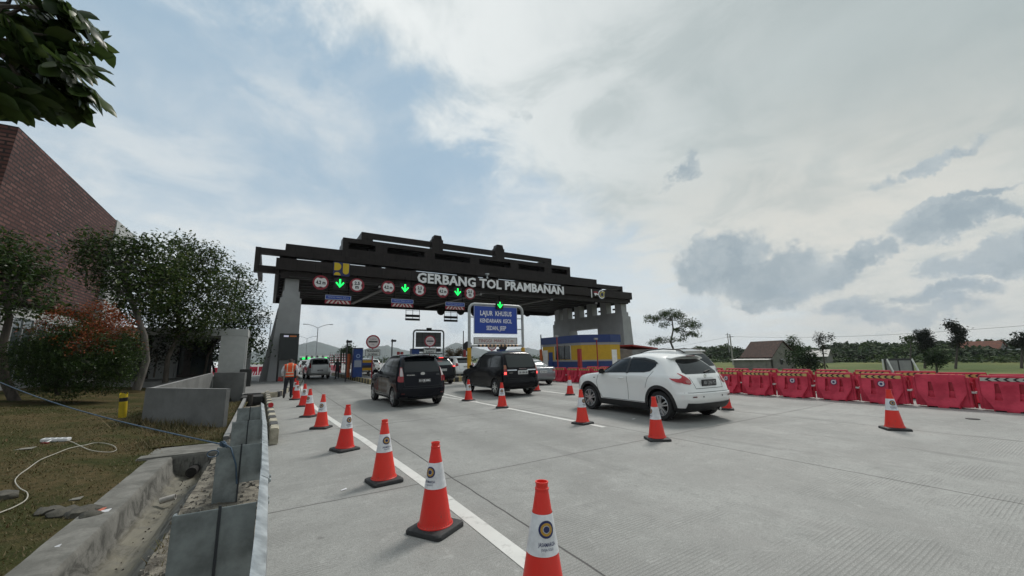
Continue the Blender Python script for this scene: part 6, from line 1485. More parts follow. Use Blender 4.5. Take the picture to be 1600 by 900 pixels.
for a, b, lab, m_, s_ in ((153, 800, 'orange and white wrapper by the drain edge', M('wrapper_orange', (.55, .16, .10), .5), .06), (163, 801.5, 'small white paper scrap by the drain edge beside an orange wrapper', M('paper_white', (.66, .66, .68), .7), .05), (40, 702.5, 'pale slab of stone lying in the grass', M('slab_pale', (.20, .19, .16), .8), .12), (88, 858, 'tiny white paper scrap at the lawn edge by the drain', M('paper_white', (0, 0, 0)), .025), (118, 782, 'thin pale leaf or scrap lying on the grass', M('slab_pale', (0, 0, 0)), .06)):
    p = lawn_at(a, b); mb = MB(); s = s_; mb.add([(-s, -s * .4, .012), (s, -s * .5, .02), (s * .9, s * .5, .035), (-s * .8, s * .45, .02)] + [(-s, -s * .4, .006), (s, -s * .5, .014), (s * .9, s * .5, .029), (-s * .8, s * .45, .014)], [(0, 1, 2, 3), (7, 6, 5, 4), (0, 4, 5, 1), (1, 5, 6, 2), (2, 6, 7, 3), (3, 7, 4, 0)])
    tag(mb.build('litter', m_, None, p, R(-20)), lab, 'litter')
p = gnd(537, 766); mb = MB(); mb.add([(-.035, -.012, .006), (.03, -.016, .01), (.04, .014, .016), (-.03, .016, .008), (-.035, -.012, .005), (.03, -.016, .009), (.04, .014, .015), (-.03, .016, .007)], [(0, 1, 2, 3), (7, 6, 5, 4)])
tag(mb.build('litter', M('paper_white', (0, 0, 0)), None, p, R(20)), 'tiny white scrap of paper on the concrete left of the cones', 'litter')
p = gnd(990, 655); mb = MB(); mb.add([(-.05, -.02, .006), (.05, -.02, .01), (.05, .02, .012), (-.05, .02, .008), (-.05, -.02, .005), (.05, -.02, .009), (.05, .02, .011), (-.05, .02, .007)], [(0, 1, 2, 3), (7, 6, 5, 4)]); tag(mb.build('litter', M('paper_white', (0, 0, 0)), None, p), 'white scrap on the concrete under the white crossover', 'litter')
p = gnd(1520, 655); mb = MB(); mb.lathe([(0, .004), (.11, .004), (.11, .012), (0, .014)], 16); tag(mb.build('manhole', M('manhole_dark', (.035, .035, .035), .8), None, p), 'small dark round cover set in the concrete before the barriers', 'drain cover')
# ------------------------------------------------------------------ foliage
def leaf_mat(name, a, b, c_, trans=.25, rough=.5):
    m = bpy.data.materials.new(name); m.use_nodes = True; t = NT(m.node_tree)
    rnd = t.n('ShaderNodeNewGeometry').outputs['Random Per Island']
    col = t.mix(t.ss(rnd, 0, .6), a, b); col = t.mix(t.ss(rnd, .75, 1.0), col, c_)
    p = t.n('ShaderNodeBsdfPrincipled', {'Base Color': col, 'Roughness': rough, 'Specular IOR Level': .3})
    tr = t.n('ShaderNodeBsdfTranslucent', {'Color': col})
    mx = t.n('ShaderNodeMixShader', {0: trans, 1: p.outputs[0], 2: tr.outputs[0]})
    t.n('ShaderNodeOutputMaterial', {'Surface': mx.outputs[0]}); return m
lf_dark = leaf_mat('leaf_dark', (.020, .040, .011), (.042, .078, .017), (.088, .125, .034), .3, .38)
lf_mid = leaf_mat('leaf_mid', (.034, .058, .014), (.070, .10, .022), (.12, .14, .04), .35, .38)
lf_far = leaf_mat('leaf_far', (.018, .036, .014), (.030, .055, .020), (.05, .075, .028), .15, .8)
lf_far2 = leaf_mat('leaf_far_light', (.035, .065, .018), (.055, .09, .026), (.08, .11, .035), .15, .8)
lf_black = leaf_mat('leaf_blackish', (.008, .014, .008), (.014, .022, .010), (.02, .03, .014), .1, .7)
lf_red = leaf_mat('leaf_red', (.15, .034, .012), (.26, .060, .018), (.32, .12, .03), .3)
bark = M('bark', (.085, .072, .06), .9, var=.45, vscale=9, bump=.6, bscale=30, stretch=(1, 1, .25)); bark_pale = M('bark_pale', (.11, .10, .088), .9, var=.45, vscale=7, bump=.6, bscale=26, stretch=(1, 1, .3))
def leaf_set(mb, p, rng, size, n=1, droop=.3, wd=.45, mi=0):
    for _ in range(n):
        d = Vector((rng.gauss(0, 1), rng.gauss(0, 1), rng.gauss(-droop, .6))).normalized(); s = size * rng.uniform(.65, 1.25)
        sd = d.cross(Vector((rng.gauss(0, .5), rng.gauss(0, .5), 1))).normalized(); up = sd.cross(d)
        b = p; m_ = p + d * s * .5; w_ = s * wd * .5
        mb.v += [tuple(b), tuple(m_ + sd * w_ + up * s * .07), tuple(p + d * s - up * s * .08), tuple(m_ - sd * w_ + up * s * .07)]
        k = len(mb.v) - 4; mb.f += [(k, k + 1, k + 2), (k, k + 2, k + 3)]; mb.mi += [mi, mi]
def limb(mb, a, b, r0, r1, rng, wob=.08, n=5, sides=6):
    a, b = Vector(a), Vector(b); ln = (b - a).length; pts = []
    for i in range(n + 1):
        t_ = i / n; q = a.lerp(b, t_)
        if 0 < i < n: q += Vector((rng.gauss(0, 1), rng.gauss(0, 1), rng.gauss(0, .6))) * ln * wob * .5
        pts.append(q)
    mb.tube(pts, [lerp(r0, r1, i / n) for i in range(n + 1)], sides); return pts
def axial(p): return (p - Vector((0, 0, CAM_H))).dot(_F)
def tree(name, label, trunk_px, Y, blobs, leaf, dens, mat, seed, r_base=.12, cat='tree', group=None, trunk_mat=None, base_z=None, cluster=9, twigs=9, flat=1.0, droop=.3, stems=None, mats2=None, wd=.45, twig_r=.012, X=None):
    """trunk and crown surveyed from the photo: trunk points and crown clumps (px, py, radius px, depth shift)"""
    rng = random.Random(seed)
    pos = (lambda x, y, dy=0.0: at(x, y, Y + dy)) if X is None else (lambda x, y, dy=0.0: atX(x, y, X + dy))
    tp = [pos(*q[:2], q[2] if len(q) > 2 else 0) for q in trunk_px]
    if base_z is not None: tp[0].z = base_z
    o = tp[0].copy(); t = thing(name, label, cat, o, 0, group)
    tb = MB(); tb.tube([p - o for p in tp], [lerp(r_base, r_base * .5, i / (len(tp) - 1)) for i in range(len(tp))], 9)
    cb = MB()
    for bi, (bx_, by_, br, bd) in enumerate(blobs):
        c_ = pos(bx_, by_, bd); rad = br * axial(c_) / FPX
        src = min(tp[len(tp) // 2:], key=lambda q: (q - c_).length)
        pts = limb(tb, src - o, c_ - o, r_base * .38, r_base * .12, rng, .10)
        n_cl = max(6, int(dens * rad * rad * (50 if Y and Y < 40 else 90)))
        tips = []
        for k in range(n_cl):
            while True:
                q = Vector((rng.uniform(-1, 1), rng.uniform(-1, 1), rng.uniform(-1, 1)))
                if .05 < q.length < 1: break
            q = q.normalized() * q.length ** .45; q.z *= flat
            q = c_ + q * rad * (1 + .28 * mnoise.noise(q * 2.2 + Vector((seed, bi, 0)))); tips.append(q)
        for q in rng.sample(tips, min(twigs, len(tips))): limb(tb, c_ - o, q - o, r_base * .10, twig_r * .5, rng, .12, 4, 5)
        for q in tips:
            mi = 0
            if mats2: mi = mats2(q, c_, rad, rng)
            for _ in range(cluster):
                leaf_set(cb, q - o + Vector((rng.gauss(0, 1), rng.gauss(0, 1), rng.gauss(0, .8))) * leaf * (1.1 if leaf < .3 else .7), rng, leaf, 1, droop, wd, mi)
    tb.build('trunk', trunk_mat or bark, t, smooth=60, fix=False)
    cb.build('crown', mat if isinstance(mat, (list, tuple)) else [mat], t, fix=False)
    return t
LT = 'trees before the office building'
tree('lawn_tree', 'leafy tree with a forked trunk leaning in at the left edge of the picture', [(26, 633), (6, 590), (2, 545), (14, 500), (10, 455)], 19.5, [(0, 440, 42, 0), (45, 410, 32, .5), (70, 432, 24, .3), (35, 470, 30, -.4), (82, 468, 18, .6), (-30, 400, 45, 0), (5, 395, 30, .8), (25, 420, 26, .4), (-10, 480, 30, .2)], .19, 1.9, [lf_dark], 3, .14, group=LT, trunk_mat=bark)
tree('lawn_tree', 'tallest bushy tree before the brick wall with a pale leaning trunk', [(213, 609), (221, 588), (229, 563), (226, 525), (208, 475), (190, 420)], 24.5, [(155, 396, 32, 0), (200, 394, 30, .6), (158, 425, 24, -.5), (205, 425, 42, .3), (245, 405, 36, .8), (190, 455, 24, -.8), (235, 450, 40, 0), (135, 395, 15, .2), (140, 380, 18, 0), (222, 384, 16, .5), (168, 374, 14, .5), (210, 470, 36, .8), (240, 455, 34, 1.2), (265, 430, 26, .8)], .20, 1.7, [lf_dark, lf_mid], 5, .17, group=LT, trunk_mat=bark_pale, mats2=lambda q, c_, r, g_: 1 if g_.random() < .3 else 0)
tree('lawn_tree', 'spreading tree in the middle of the row with light green leaf tips', [(258, 598), (262, 560), (280, 520), (275, 460), (270, 420)], 27.5, [(275, 405, 34, 0), (310, 410, 30, .6), (275, 450, 38, -.4), (320, 450, 36, .2), (300, 485, 34, -.8), (345, 475, 26, .3), (335, 405, 16, .4), (290, 385, 18, 0), (255, 485, 30, .6), (322, 505, 22, -.2), (328, 388, 10, .2), (290, 430, 34, .6), (265, 505, 26, .3), (235, 500, 28, .5), (300, 515, 24, -.2), (350, 450, 20, .3)], .20, 1.7, [lf_dark, lf_mid], 8, .13, group=LT, trunk_mat=bark, mats2=lambda q, c_, r, g_: 1 if g_.random() < .45 else 0)
tree('lawn_tree', 'thin loose tree at the right end of the row, nearest the gate', [(318, 590), (325, 555), (345, 520), (365, 470), (372, 440)], 31, [(365, 440, 22, 0), (385, 455, 20, .5), (360, 475, 28, 0), (390, 490, 24, .4), (375, 515, 24, -.3), (402, 525, 14, .5), (405, 500, 12, .4), (375, 420, 12, .2), (345, 500, 24, 0), (395, 540, 16, 0), (408, 548, 9, .3), (350, 440, 16, 0), (370, 495, 26, .4), (340, 535, 20, .2)], .21, 1.35, [lf_dark], 11, .08, group=LT)
tree('lawn_tree', 'small dark tree under the porch roof by the white pillar', [(335, 582), (330, 560), (325, 545)], 34.5, [(325, 535, 22, 0), (345, 545, 16, 0), (310, 545, 18, 0), (330, 518, 16, 0), (315, 560, 14, 0), (342, 562, 12, 0)], .2, 1.3, [lf_black], 12, .07, group=LT)
tree('lawn_tree', 'dark young tree between the pale trunk and the middle trunk', [(240, 590), (244, 565), (246, 545)], 28.5, [(248, 540, 24, 0), (236, 560, 18, 0), (262, 555, 16, 0)], .18, 1.2, [lf_black], 13, .05, group=LT)
def bush_mats(q, c_, r, g_):
    n_ = mnoise.noise(q * 1.1 + Vector((4, 0, 0)))
    side = (q - c_).length / r
    return 1 if side > .55 and n_ * .8 + .5 * g_.random() + .55 * (q.z - 2.1) + (.12 if q.x > -5.9 else -.10) > .66 else 0
tree('red_bush', 'big rounded bush with rusty red new leaves over dark green ones', [(90, 618), (88, 600), (92, 575)], 19, [(95, 560, 46, 0), (140, 545, 48, .3), (50, 560, 34, 0), (110, 520, 38, .2), (165, 525, 38, .6), (185, 555, 30, .5), (75, 535, 30, -.2), (150, 500, 26, .5), (165, 580, 34, .3), (100, 592, 32, -.2), (35, 545, 18, 0), (205, 550, 14, .5), (130, 580, 34, -.1), (70, 575, 36, -.3), (120, 550, 40, -.5), (180, 575, 26, .2)], .10, 6.0, [lf_dark, lf_red], 21, .07, cat='bush', cluster=12, mats2=bush_mats, wd=.36)
# the tree whose branch hangs in at the top left
rng = random.Random(31)
big = thing('overhanging_tree', 'tree standing beside the camera whose leafy branch hangs into the top left corner', 'tree', (-3.35, 1.5, .25))
o = big.location.copy(); tb, cb = MB(), MB()
tb.tube([Vector((0, 0, -.2)), Vector((.1, .1, 1.4)), Vector((.05, .3, 2.8)), Vector((.3, .6, 4.4))], [.15, .13, .11, .08], 10)
fork = Vector((.07, .35, 2.9)) + o
Yb = 3.3
sprays = [((40, 10), (120, 20)), ((60, 28), (132, 45)), ((30, 50), (152, 70)), ((60, 82), (138, 104)), ((50, 115), (128, 152)), ((20, 135), (75, 170)), ((10, 95), (110, 130)), ((0, 20), (90, 60)), ((-20, 60), (60, 90)), ((0, 150), (18, 165)), ((-30, 10), (40, 40)), ((90, 0), (128, 32)), ((70, 60), (130, 90)), ((10, 30), (70, 100)), ((0, 110), (60, 150)), ((40, 75), (100, 95)), ((-40, 130), (20, 160)), ((20, -10), (95, 15)), ((90, 120), (142, 140)), ((60, 140), (112, 165))]
root = at(-60, 40, Yb)
limb(tb, fork - o, root - o, .06, .035, rng, .05)
for (ax, ay), (bx_, by_) in sprays:
    A, B = at(ax, ay, Yb + rng.uniform(-.35, .35)), at(bx_, by_, Yb + rng.uniform(-.3, .3)); limb(tb, root - o, A - o, .02, .008, rng, .05, 4, 5); pts = limb(tb, A - o, B - o, .008, .004, rng, .04, 8, 5)
    for i, p in enumerate(pts):
        for sgn in (-1, 1):
            for _ in range(2):
                d = (pts[min(i + 1, 8)] - pts[max(i - 1, 0)]).normalized(); sd = d.cross(Vector((rng.gauss(0, .4), rng.gauss(0, .4), 1))).normalized() * sgn
                dr = (d * .6 + sd * .8 + Vector((0, 0, rng.uniform(-1.0, -.1)))).normalized(); s = rng.uniform(.10, .165); up = dr.cross(sd).normalized(); wv = dr.cross(up).normalized() * s * .26
                q = p + Vector((rng.gauss(0, .012), rng.gauss(0, .02), rng.gauss(0, .012)))
                ring = [q, q + dr * s * .22 + wv * .8, q + dr * s * .5 + wv * 1.08, q + dr * s * .8 + wv * .6 - up * s * .03, q + dr * s - up * s * .06, q + dr * s * .8 - wv * .6 - up * s * .03, q + dr * s * .5 - wv * 1.08, q + dr * s * .22 - wv * .8]
                mid = [q + dr * s * k + up * s * .05 for k in (.22, .5, .8)]
                k0 = len(cb.v); cb.v += [tuple(v) for v in ring + mid]
                for f in ((0, 1, 8), (1, 2, 9, 8), (2, 3, 10, 9), (3, 4, 10), (4, 5, 10), (5, 6, 9, 10), (6, 7, 8, 9), (7, 0, 8)): cb.f.append(tuple(k0 + i_ for i_ in f)); cb.mi.append(0)
lf_near = leaf_mat('leaf_near', (.022, .042, .014), (.046, .075, .02), (.085, .12, .034), .38, .32)
tb.build('trunk', bark, big, smooth=60, fix=False); cb.build('crown', [lf_near], big, smooth=60, fix=False)

# ------------------------------------------------------------------ grass
gm = leaf_mat('grass_blades', (.052, .060, .018), (.105, .080, .034), (.19, .15, .08), .2, .7)
mb = MB(); rng = random.Random(2)
def blade(x, y, z, hgt):
    a = rng.uniform(0, 2 * P); ln = hgt * rng.uniform(.4, 1.4); w_ = rng.uniform(.003, .006) * (1 + .08 * y); dx, dy = math.cos(a), math.sin(a)
    mb.v += [(x - dy * w_, y + dx * w_, z), (x + dy * w_, y - dx * w_, z), (x + dx * ln, y + dy * ln, z + hgt)]; k = len(mb.v) - 3; mb.f.append((k, k + 1, k + 2)); mb.mi.append(0)
cnt = 0
while cnt < 52000:
    y = 1.8 + 16 * rng.random() ** 1.7; x = -1.5 - 7.5 * rng.random() ** 1.15
    if mnoise.noise(Vector((x * 1.1, y * 1.1, 9))) + .5 * mnoise.noise(Vector((x * 4, y * 4, 3))) < rng.uniform(-.75, .35): continue
    if x > -1.6 and y < 9.9: continue
    blade(x, y, lawn_h(x, y) - .004, rng.uniform(.012, .042)); cnt += 1
for cx, cy, n_, hh in ((-1.9, 12.3, 500, .22), (-1.4, 11.4, 320, .2), (-2.6, 13.2, 300, .2), (-.45, 4.4, 900, .05), (-.5, 5.3, 300, .05), (-1.75, 10.2, 700, .08), (-1.0, 10.4, 600, .08)):
    for _ in range(n_):
        x, y = rng.gauss(cx, .22), rng.gauss(cy, .35); x = min(x, -.03 - .04 * rng.random())
        if -1.6 < x < -.72 and y < 9.8: continue
        blade(x, y, max(lawn_h(x, y), .0), hh * rng.uniform(.4, 1.2))
for _ in range(5000):
    x, y = rng.uniform(-1.7, -.8), rng.uniform(10, 19); blade(x, y, lawn_h(x, y) + .01, rng.uniform(.03, .08))
tag(mb.build('grass', [gm], fix=False), kind='stuff')
# dry leaves and grit
mb = MB(); lit = leaf_mat('dry_leaf', (.10, .065, .03), (.17, .12, .06), (.24, .19, .12), .1, .8)
for _ in range(420):
    y = 2 + 16 * rng.random() ** 1.4; x = -1.5 - 7 * rng.random(); leaf_set(mb, Vector((x, y, lawn_h(x, y) + .012)), rng, rng.uniform(.03, .07), 1, 0, .5)
tag(mb.build('fallen_leaves', [lit], fix=False), kind='stuff')
mb = MB(); 
for _ in range(900):
    x, y = rng.uniform(-.72, -.02), rng.uniform(1.5, 11); s = rng.uniform(.006, .022); z = rub_h(x, y)
    mb.hexa([(x - s, y - s, z - s), (x + s, y - s * .8, z - s), (x + s * .9, y + s, z - s), (x - s, y + s * .7, z - s)], [(x - s * .5, y - s * .6, z + s * .7), (x + s * .6, y - s * .4, z + s * .9), (x + s * .5, y + s * .5, z + s * .6), (x - s * .6, y + s * .4, z + s * .8)])
tag(mb.build('gravel', [M('gravel_bits', (.16, .15, .13), .9, var=.5, vscale=20)]), kind='stuff')
mb = MB()
for _ in range(90):
    y = rng.uniform(3.0, 8.6); x = rng.gauss(-1.06 - .006 * (y - 3), .07); s = rng.uniform(.005, .013); z = -.315
    mb.hexa([(x - s, y - s, z - s), (x + s, y - s * .8, z - s), (x + s * .9, y + s, z - s), (x - s, y + s * .7, z - s)], [(x - s * .5, y - s * .6, z + s * .5), (x + s * .6, y - s * .4, z + s * .7), (x + s * .5, y + s * .5, z + s * .5), (x - s * .6, y + s * .4, z + s * .6)])
tag(mb.build('drain_debris', [M('debris_dark', (.10, .09, .075), .95, var=.5, vscale=20)]), kind='stuff')

# ------------------------------------------------------------------ fields on the right
FT = 'trees beyond the fields'
tree('field_tree', 'tall airy tree with tiered branches standing alone beyond the white cars', [(1058, 578), (1056, 555), (1048, 535), (1052, 515), (1050, 500)], 0, [(1050, 490, 12, 0), (1062, 494, 10, 3), (1033, 493, 10, 0), (1018, 499, 10, -2), (1075, 505, 12, 2), (1088, 508, 8, 2), (1038, 507, 8, 0), (1062, 515, 8, 0), (1083, 521, 8, 2), (1070, 524, 7, 0), (1090, 524, 5, 0), (1035, 531, 9, -1), (1022, 535, 8, -1), (1050, 530, 6, 0), (1066, 531, 6, 0), (1012, 496, 5, 0), (1042, 487, 6, 0), (1026, 497, 6, 0), (1080, 510, 6, 0)], .46, .20, [lf_far2], 41, .32, group=FT, X=90, flat=.5, base_z=-2, cluster=8, twigs=4, twig_r=.05)
tree('field_tree', 'thin tree with a few tufts near the middle of the field', [(1289, 577), (1287, 560), (1285, 540), (1281, 528)], 0, [(1279, 524, 5, 0), (1284, 535, 6, 0), (1294, 528, 5, 0), (1276, 530, 4, 0), (1299, 525, 3, 0), (1287, 545, 5, 0)], .3, .8, [lf_black], 42, .12, group=FT, X=72, base_z=-2, cluster=7, twigs=4)
tree('field_tree', 'dark lumpy tree above the wood, left of the tallest dark tree', [(1446, 580), (1445, 560), (1443, 540)], 0, [(1440, 520, 7, 0), (1447, 526, 7, 0), (1437, 528, 6, 0), (1448, 534, 7, 0), (1443, 540, 8, 0), (1452, 531, 4, 0)], .42, .9, [lf_black], 43, .2, group=FT, X=105, base_z=-2, cluster=8, twigs=3)
tree('field_tree', 'tallest dark slender tree standing above the wood on the right', [(1494, 580), (1495, 555), (1497, 535)], 0, [(1489, 508, 6, 0), (1493, 515, 6, 0), (1500, 518, 6, 0), (1496, 525, 7, 0), (1500, 531, 6, 0), (1494, 537, 6, 0), (1484, 507, 4, 0)], .42, .9, [lf_black], 44, .2, group=FT, X=105, base_z=-2, cluster=8, twigs=3)
tree('field_tree', 'small round dark tree in the field before the wood', [(1463, 580), (1463, 570), (1462, 562)], 0, [(1462, 556, 11, 0), (1454, 560, 8, 0), (1470, 561, 8, 0), (1461, 565, 9, 0)], .3, 1.0, [lf_far], 45, .13, group=FT, X=70, base_z=-2, cluster=8, twigs=4)
tree('field_tree', 'leafy banana clump beside the village house', [(1262, 580), (1262, 570), (1262, 560)], 0, [(1258, 560, 11, 0), (1266, 556, 9, 0), (1250, 567, 9, 0), (1270, 567, 9, 0), (1240, 556, 8, 3)], .9, .3, [lf_far], 46, .15, group=FT, X=84, base_z=-2, cluster=6, twigs=4, wd=.3)
tree('field_tree', 'feathery tree rising behind the village house', [(1240, 580), (1240, 555), (1239, 540)], 0, [(1239, 532, 7, 0), (1246, 540, 7, 0), (1232, 538, 6, 0), (1238, 546, 8, 0), (1250, 548, 6, 0)], .4, .6, [lf_far2], 47, .16, group=FT, X=100, base_z=-2, cluster=7, twigs=4)
tree('field_tree', 'flat topped acacia showing over the wood', [(1423, 575), (1423, 550), (1423, 536)], 0, [(1417, 529, 5, 0), (1425, 528, 5, 0), (1431, 530, 4, 0)], .6, .35, [lf_far2], 48, .2, group=FT, X=130, base_z=-2, flat=.4, cluster=7, twigs=3)
tree('field_tree', 'dark tree at the far right edge of the wood', [(1597, 578), (1597, 550), (1597, 540)], 0, [(1594, 530, 6, 0), (1601, 527, 6, 0), (1590, 536, 6, 0), (1602, 538, 7, 0)], .6, .5, [lf_black], 49, .2, group=FT, X=110, base_z=-2, cluster=8, twigs=3)
tree('field_tree', 'dark spreading conifer behind the orange posts at the gate', [(547, 575), (546, 560), (545, 550)], 80, [(545, 546, 7, 0), (540, 552, 8, 0), (552, 553, 7, 0), (545, 558, 9, 0), (536, 558, 5, 0), (556, 557, 5, 0)], .4, .9, [lf_far], 50, .15, group=FT, cluster=8, twigs=3, base_z=-.03)
for i, (px, py, Y, lab) in enumerate(((703, 550, 60, 'brownish tree behind the dark utility car, left one'), (717, 549, 60, 'brownish tree behind the dark utility car, right one'))):
    tree('field_tree', lab, [(px, 578), (px, 565), (px, 555)], Y, [(px, py, 5, 0), (px + 2, py + 6, 6, 0), (px - 3, py + 8, 5, 0)], .3, 1.3, [leaf_mat('leaf_brown', (.06, .045, .02), (.10, .07, .03), (.14, .09, .04))], 60 + i, .1, group=FT, cluster=8, twigs=3, base_z=-.03)
# the wood along the far side of the fields
rng = random.Random(77); mb = MB()
prof = [(1080, 541), (1110, 541), (1135, 537), (1160, 543), (1200, 540), (1225, 536), (1260, 543), (1300, 540), (1318, 532), (1345, 535), (1360, 527), (1385, 537), (1410, 533), (1440, 535), (1475, 532), (1500, 535), (1530, 529), (1560, 532), (1590, 536), (1650, 538), (1760, 540), (1900, 535)]
def ptop(px):
    for (a, b), (c_, d) in zip(prof, prof[1:]):
        if px <= c_: return lerp(b, d, (px - a) / (c_ - a))
    return prof[-1][1]
def clump(ctr, rad, hgt, leaf, n, mi):
    for _ in range(n):
        while True:
            q = Vector((rng.uniform(-1, 1), rng.uniform(-1, 1), rng.uniform(-1, 1)))
            if .3 < q.length < 1: break
        nz = 1 + .35 * mnoise.noise(q * 2 + ctr * .13)
        leaf_set(mb, ctr + Vector((q.x * rad * nz, q.y * rad * nz, q.z * hgt * nz)), rng, leaf, 1, .1, .8, mi)
px = 1070
while px < 1880:
    for layer in range(2):
        X = rng.uniform(205, 270) if layer else rng.uniform(168, 200)
        p = atX(px + rng.uniform(-4, 4), ptop(px) + (rng.uniform(9, 16) if layer == 0 else rng.uniform(-1.5, 5)), X); top = p.z; rad = rng.uniform(3.6, 6.4)
        hgt = max(1.6, (top + 2.2) * .5); mi = rng.choice((0, 0, 0, 1))
        for k in range(3):
            c_ = Vector((p.x + rng.gauss(0, 1.6), p.y + rng.gauss(0, 1.6), -2 + hgt * (1.0 + .25 * k) - .2)); clump(c_, rad * (1 - .15 * k), hgt * (.85 - .2 * k), 1.35, 110, mi)
    px += rng.uniform(5.5, 9)
for _ in range(240):                       # low hedge and crops
    px = rng.uniform(1085, 1850); X = rng.uniform(150, 172); p = atX(px, 565, X); clump(Vector((p.x, p.y, -1.5)), rng.uniform(1.6, 3.2), rng.uniform(.6, 1.6), .9, 28, 1 if rng.random() < .7 else 0)
tag(mb.build('wood', [lf_far, lf_far2], fix=False), kind='stuff')
mb = MB()                                   # low scrub along the horizon left of the booth
for _ in range(150):
    Y = rng.uniform(230, 420); px = rng.uniform(250, 1060); p = at(px, 566, Y); clump(Vector((p.x, p.y, .8)), rng.uniform(4, 8), rng.uniform(1.5, 4.2), 2.2, 34, 0)
tag(mb.build('distant_trees', [lf_far], fix=False), kind='stuff')
#print('FACES', sum(len(o.data.polygons) for o in C.objects if o.type == 'MESH'))
# ------------------------------------------------------------------ houses, poles and boards on the right
tile = bpy.data.materials.new('old_roof_tile'); tile.use_nodes = True; t = NT(tile.node_tree)
co = t.n('ShaderNodeTexCoord').outputs['Object']
c = t.mix(t.ss(t.noise(co, 3.2, 5, .7), .4, .62), (.035, .022, .018), (.11, .055, .04)); c = t.mix(t.m('MULTIPLY', t.ss(t.noise(co, 9, 3), .55, .62), .6), c, (.16, .12, .10))
t.n('ShaderNodeOutputMaterial', {'Surface': t.n('ShaderNodeBsdfPrincipled', {'Base Color': c, 'Roughness': .9}).outputs[0]})
tile_red = M('red_roof_tile', (.16, .058, .035), .85, var=.3, vscale=1.5)
stucco = M('raw_stucco', (.22, .215, .19), .9, var=.25, vscale=.8); stucco2 = M('pale_stucco', (.34, .35, .32), .9, var=.2); zinc = M('zinc_sheet', (.30, .30, .29), .5, .3, var=.2)
def gable_house(name, label, loc, rz, L, D, hw_, hr, roof, wall_m_, win=True):
    t = thing(name, label, 'house', loc, rz); mb = MB()
    mb.box(-L / 2, L / 2, -D / 2, D / 2, -.5, hw_); mb.prism([(-D / 2, hw_ + .001), (D / 2, hw_ + .001), (0, hr - .12)], -L / 2, L / 2, lambda u, v, w: (w, u, v)); mb.build('wall', wall_m_, t)
    for s_ in (-1, 1):
        e = .55; z0 = hw_ - e * (hr - hw_) / (D / 2); mb = MB()
        mb.hexa([(-L / 2 - .4, s_ * (D / 2 + e), z0), (L / 2 + .4, s_ * (D / 2 + e), z0), (L / 2 + .4, s_ * .01, hr - .05), (-L / 2 - .4, s_ * .01, hr - .05)], [(-L / 2 - .4, s_ * (D / 2 + e), z0 + .14), (L / 2 + .4, s_ * (D / 2 + e), z0 + .14), (L / 2 + .4, s_ * .01, hr + .1), (-L / 2 - .4, s_ * .01, hr + .1)]); mb.build('roof', roof, t)
    if win:
        for y in (-1.2, .6):
            mb = MB(); mb.box(L / 2 - .02, L / 2 + .05, y, y + .7, .9, 2.1); f = mb.build('window', sign_black, t)
            mb = MB(); mb.hexa([(L / 2 + .05, y - .05, 2.05), (L / 2 + .05, y + .75, 2.05), (L / 2 + .5, y + .75, 1.75), (L / 2 + .5, y - .05, 1.75)], [(L / 2 + .05, y - .05, 2.12), (L / 2 + .05, y + .75, 2.12), (L / 2 + .5, y + .75, 1.8), (L / 2 + .5, y - .05, 1.8)]); mb.build('awning', zinc, f)
    return t
p = gnd(1203, 576, -2); tdir = math.atan2(p.y, p.x)
hs = gable_house('village_house', 'grey village house with a steep mottled tile roof beyond the barriers', (p.x + 2, p.y + 1, -2), tdir - R(90 + 40), 7.4, 6.6, 2.9, 6.0, tile, stucco)
q = p - Vector((math.cos(tdir), math.sin(tdir), 0)) * 4.2 + Vector((-math.sin(tdir), math.cos(tdir), 0)) * 2.6
t = thing('lean_to', 'low grey shed with a flat sheet roof built against the village house', 'shed', (q.x, q.y, -2), tdir - R(90 + 12)); mb = MB(); mb.box(-3.6, 2.6, -1.8, 1.8, -.3, 1.95); mb.build('wall', stucco, t); mb = MB(); mb.hexa([(-4.1, -2.3, 1.96), (3.0, -2.3, 1.96), (3.0, 2.2, 2.1), (-4.1, 2.2, 2.1)], [(-4.1, -2.3, 2.06), (3.0, -2.3, 2.06), (3.0, 2.2, 2.2), (-4.1, 2.2, 2.2)]); mb.build('roof', zinc, t)
p = atX(1536, 561, 185); gable_house('farmhouse', 'pale farmhouse with a long red roof before the wood on the far right', (p.x, p.y, -2), R(-100), 9, 6, 3.0, 5.6, tile_red, stucco2, False)
p = atX(1280, 556, 150); gable_house('farmhouse', 'low grey roofed house left of the thin tufted tree', (p.x, p.y, -2), R(-85), 5.5, 5, 2.2, 4.0, zinc, stucco, False)
p = atX(1592, 553, 185); t = thing('white_shed', 'small white shed at the far right edge below the wood', 'shed', (p.x, p.y, -2), R(-100)); mb = MB(); mb.box(-3, 3, -2, 2, -.3, 2.9); mb.build('wall', plaster, t); mb = MB(); mb.box(-3.3, 3.3, -2.3, 2.3, 2.91, 3.2); mb.build('roof', white_paint, t)
wood_g = M('pole_concrete', (.30, .29, .27), .8, var=.2)
poles = []
for px, ytop, ybase, X, lab in ((1146, 522, 572, 118, 'concrete power pole with a short crossarm left of the village house'), (1141, 520, 560, 175, 'fainter power pole just left of the nearer one')):
    p = atX(px, ybase, X); ptp = atX(px - 2, ytop, X); t = thing('power_pole', lab, 'power pole', (p.x, p.y, -2)); Hh = ptp.z + 2
    mb = MB(); mb.tube([(0, 0, -.3), (0, 0, Hh)], [.24, .15], 8); mb.build('pole', wood_g, t, smooth=50)
    mb = MB(); mb.bar((-.4, -1.2, Hh - .8), (.4, 1.2, Hh - .8), .16); mb.build('crossarm', pole_m, t); poles.append(Vector((p.x, p.y, ptp.z - .7)))
a = poles[0]; mb = MB(); b = atX(1750, 497, 100); cpts = [a.lerp(b, i / 20) + Vector((0, 0, -1.2 * math.sin(P * i / 20))) for i in range(21)]; mb.tube(cpts, .025, 5)
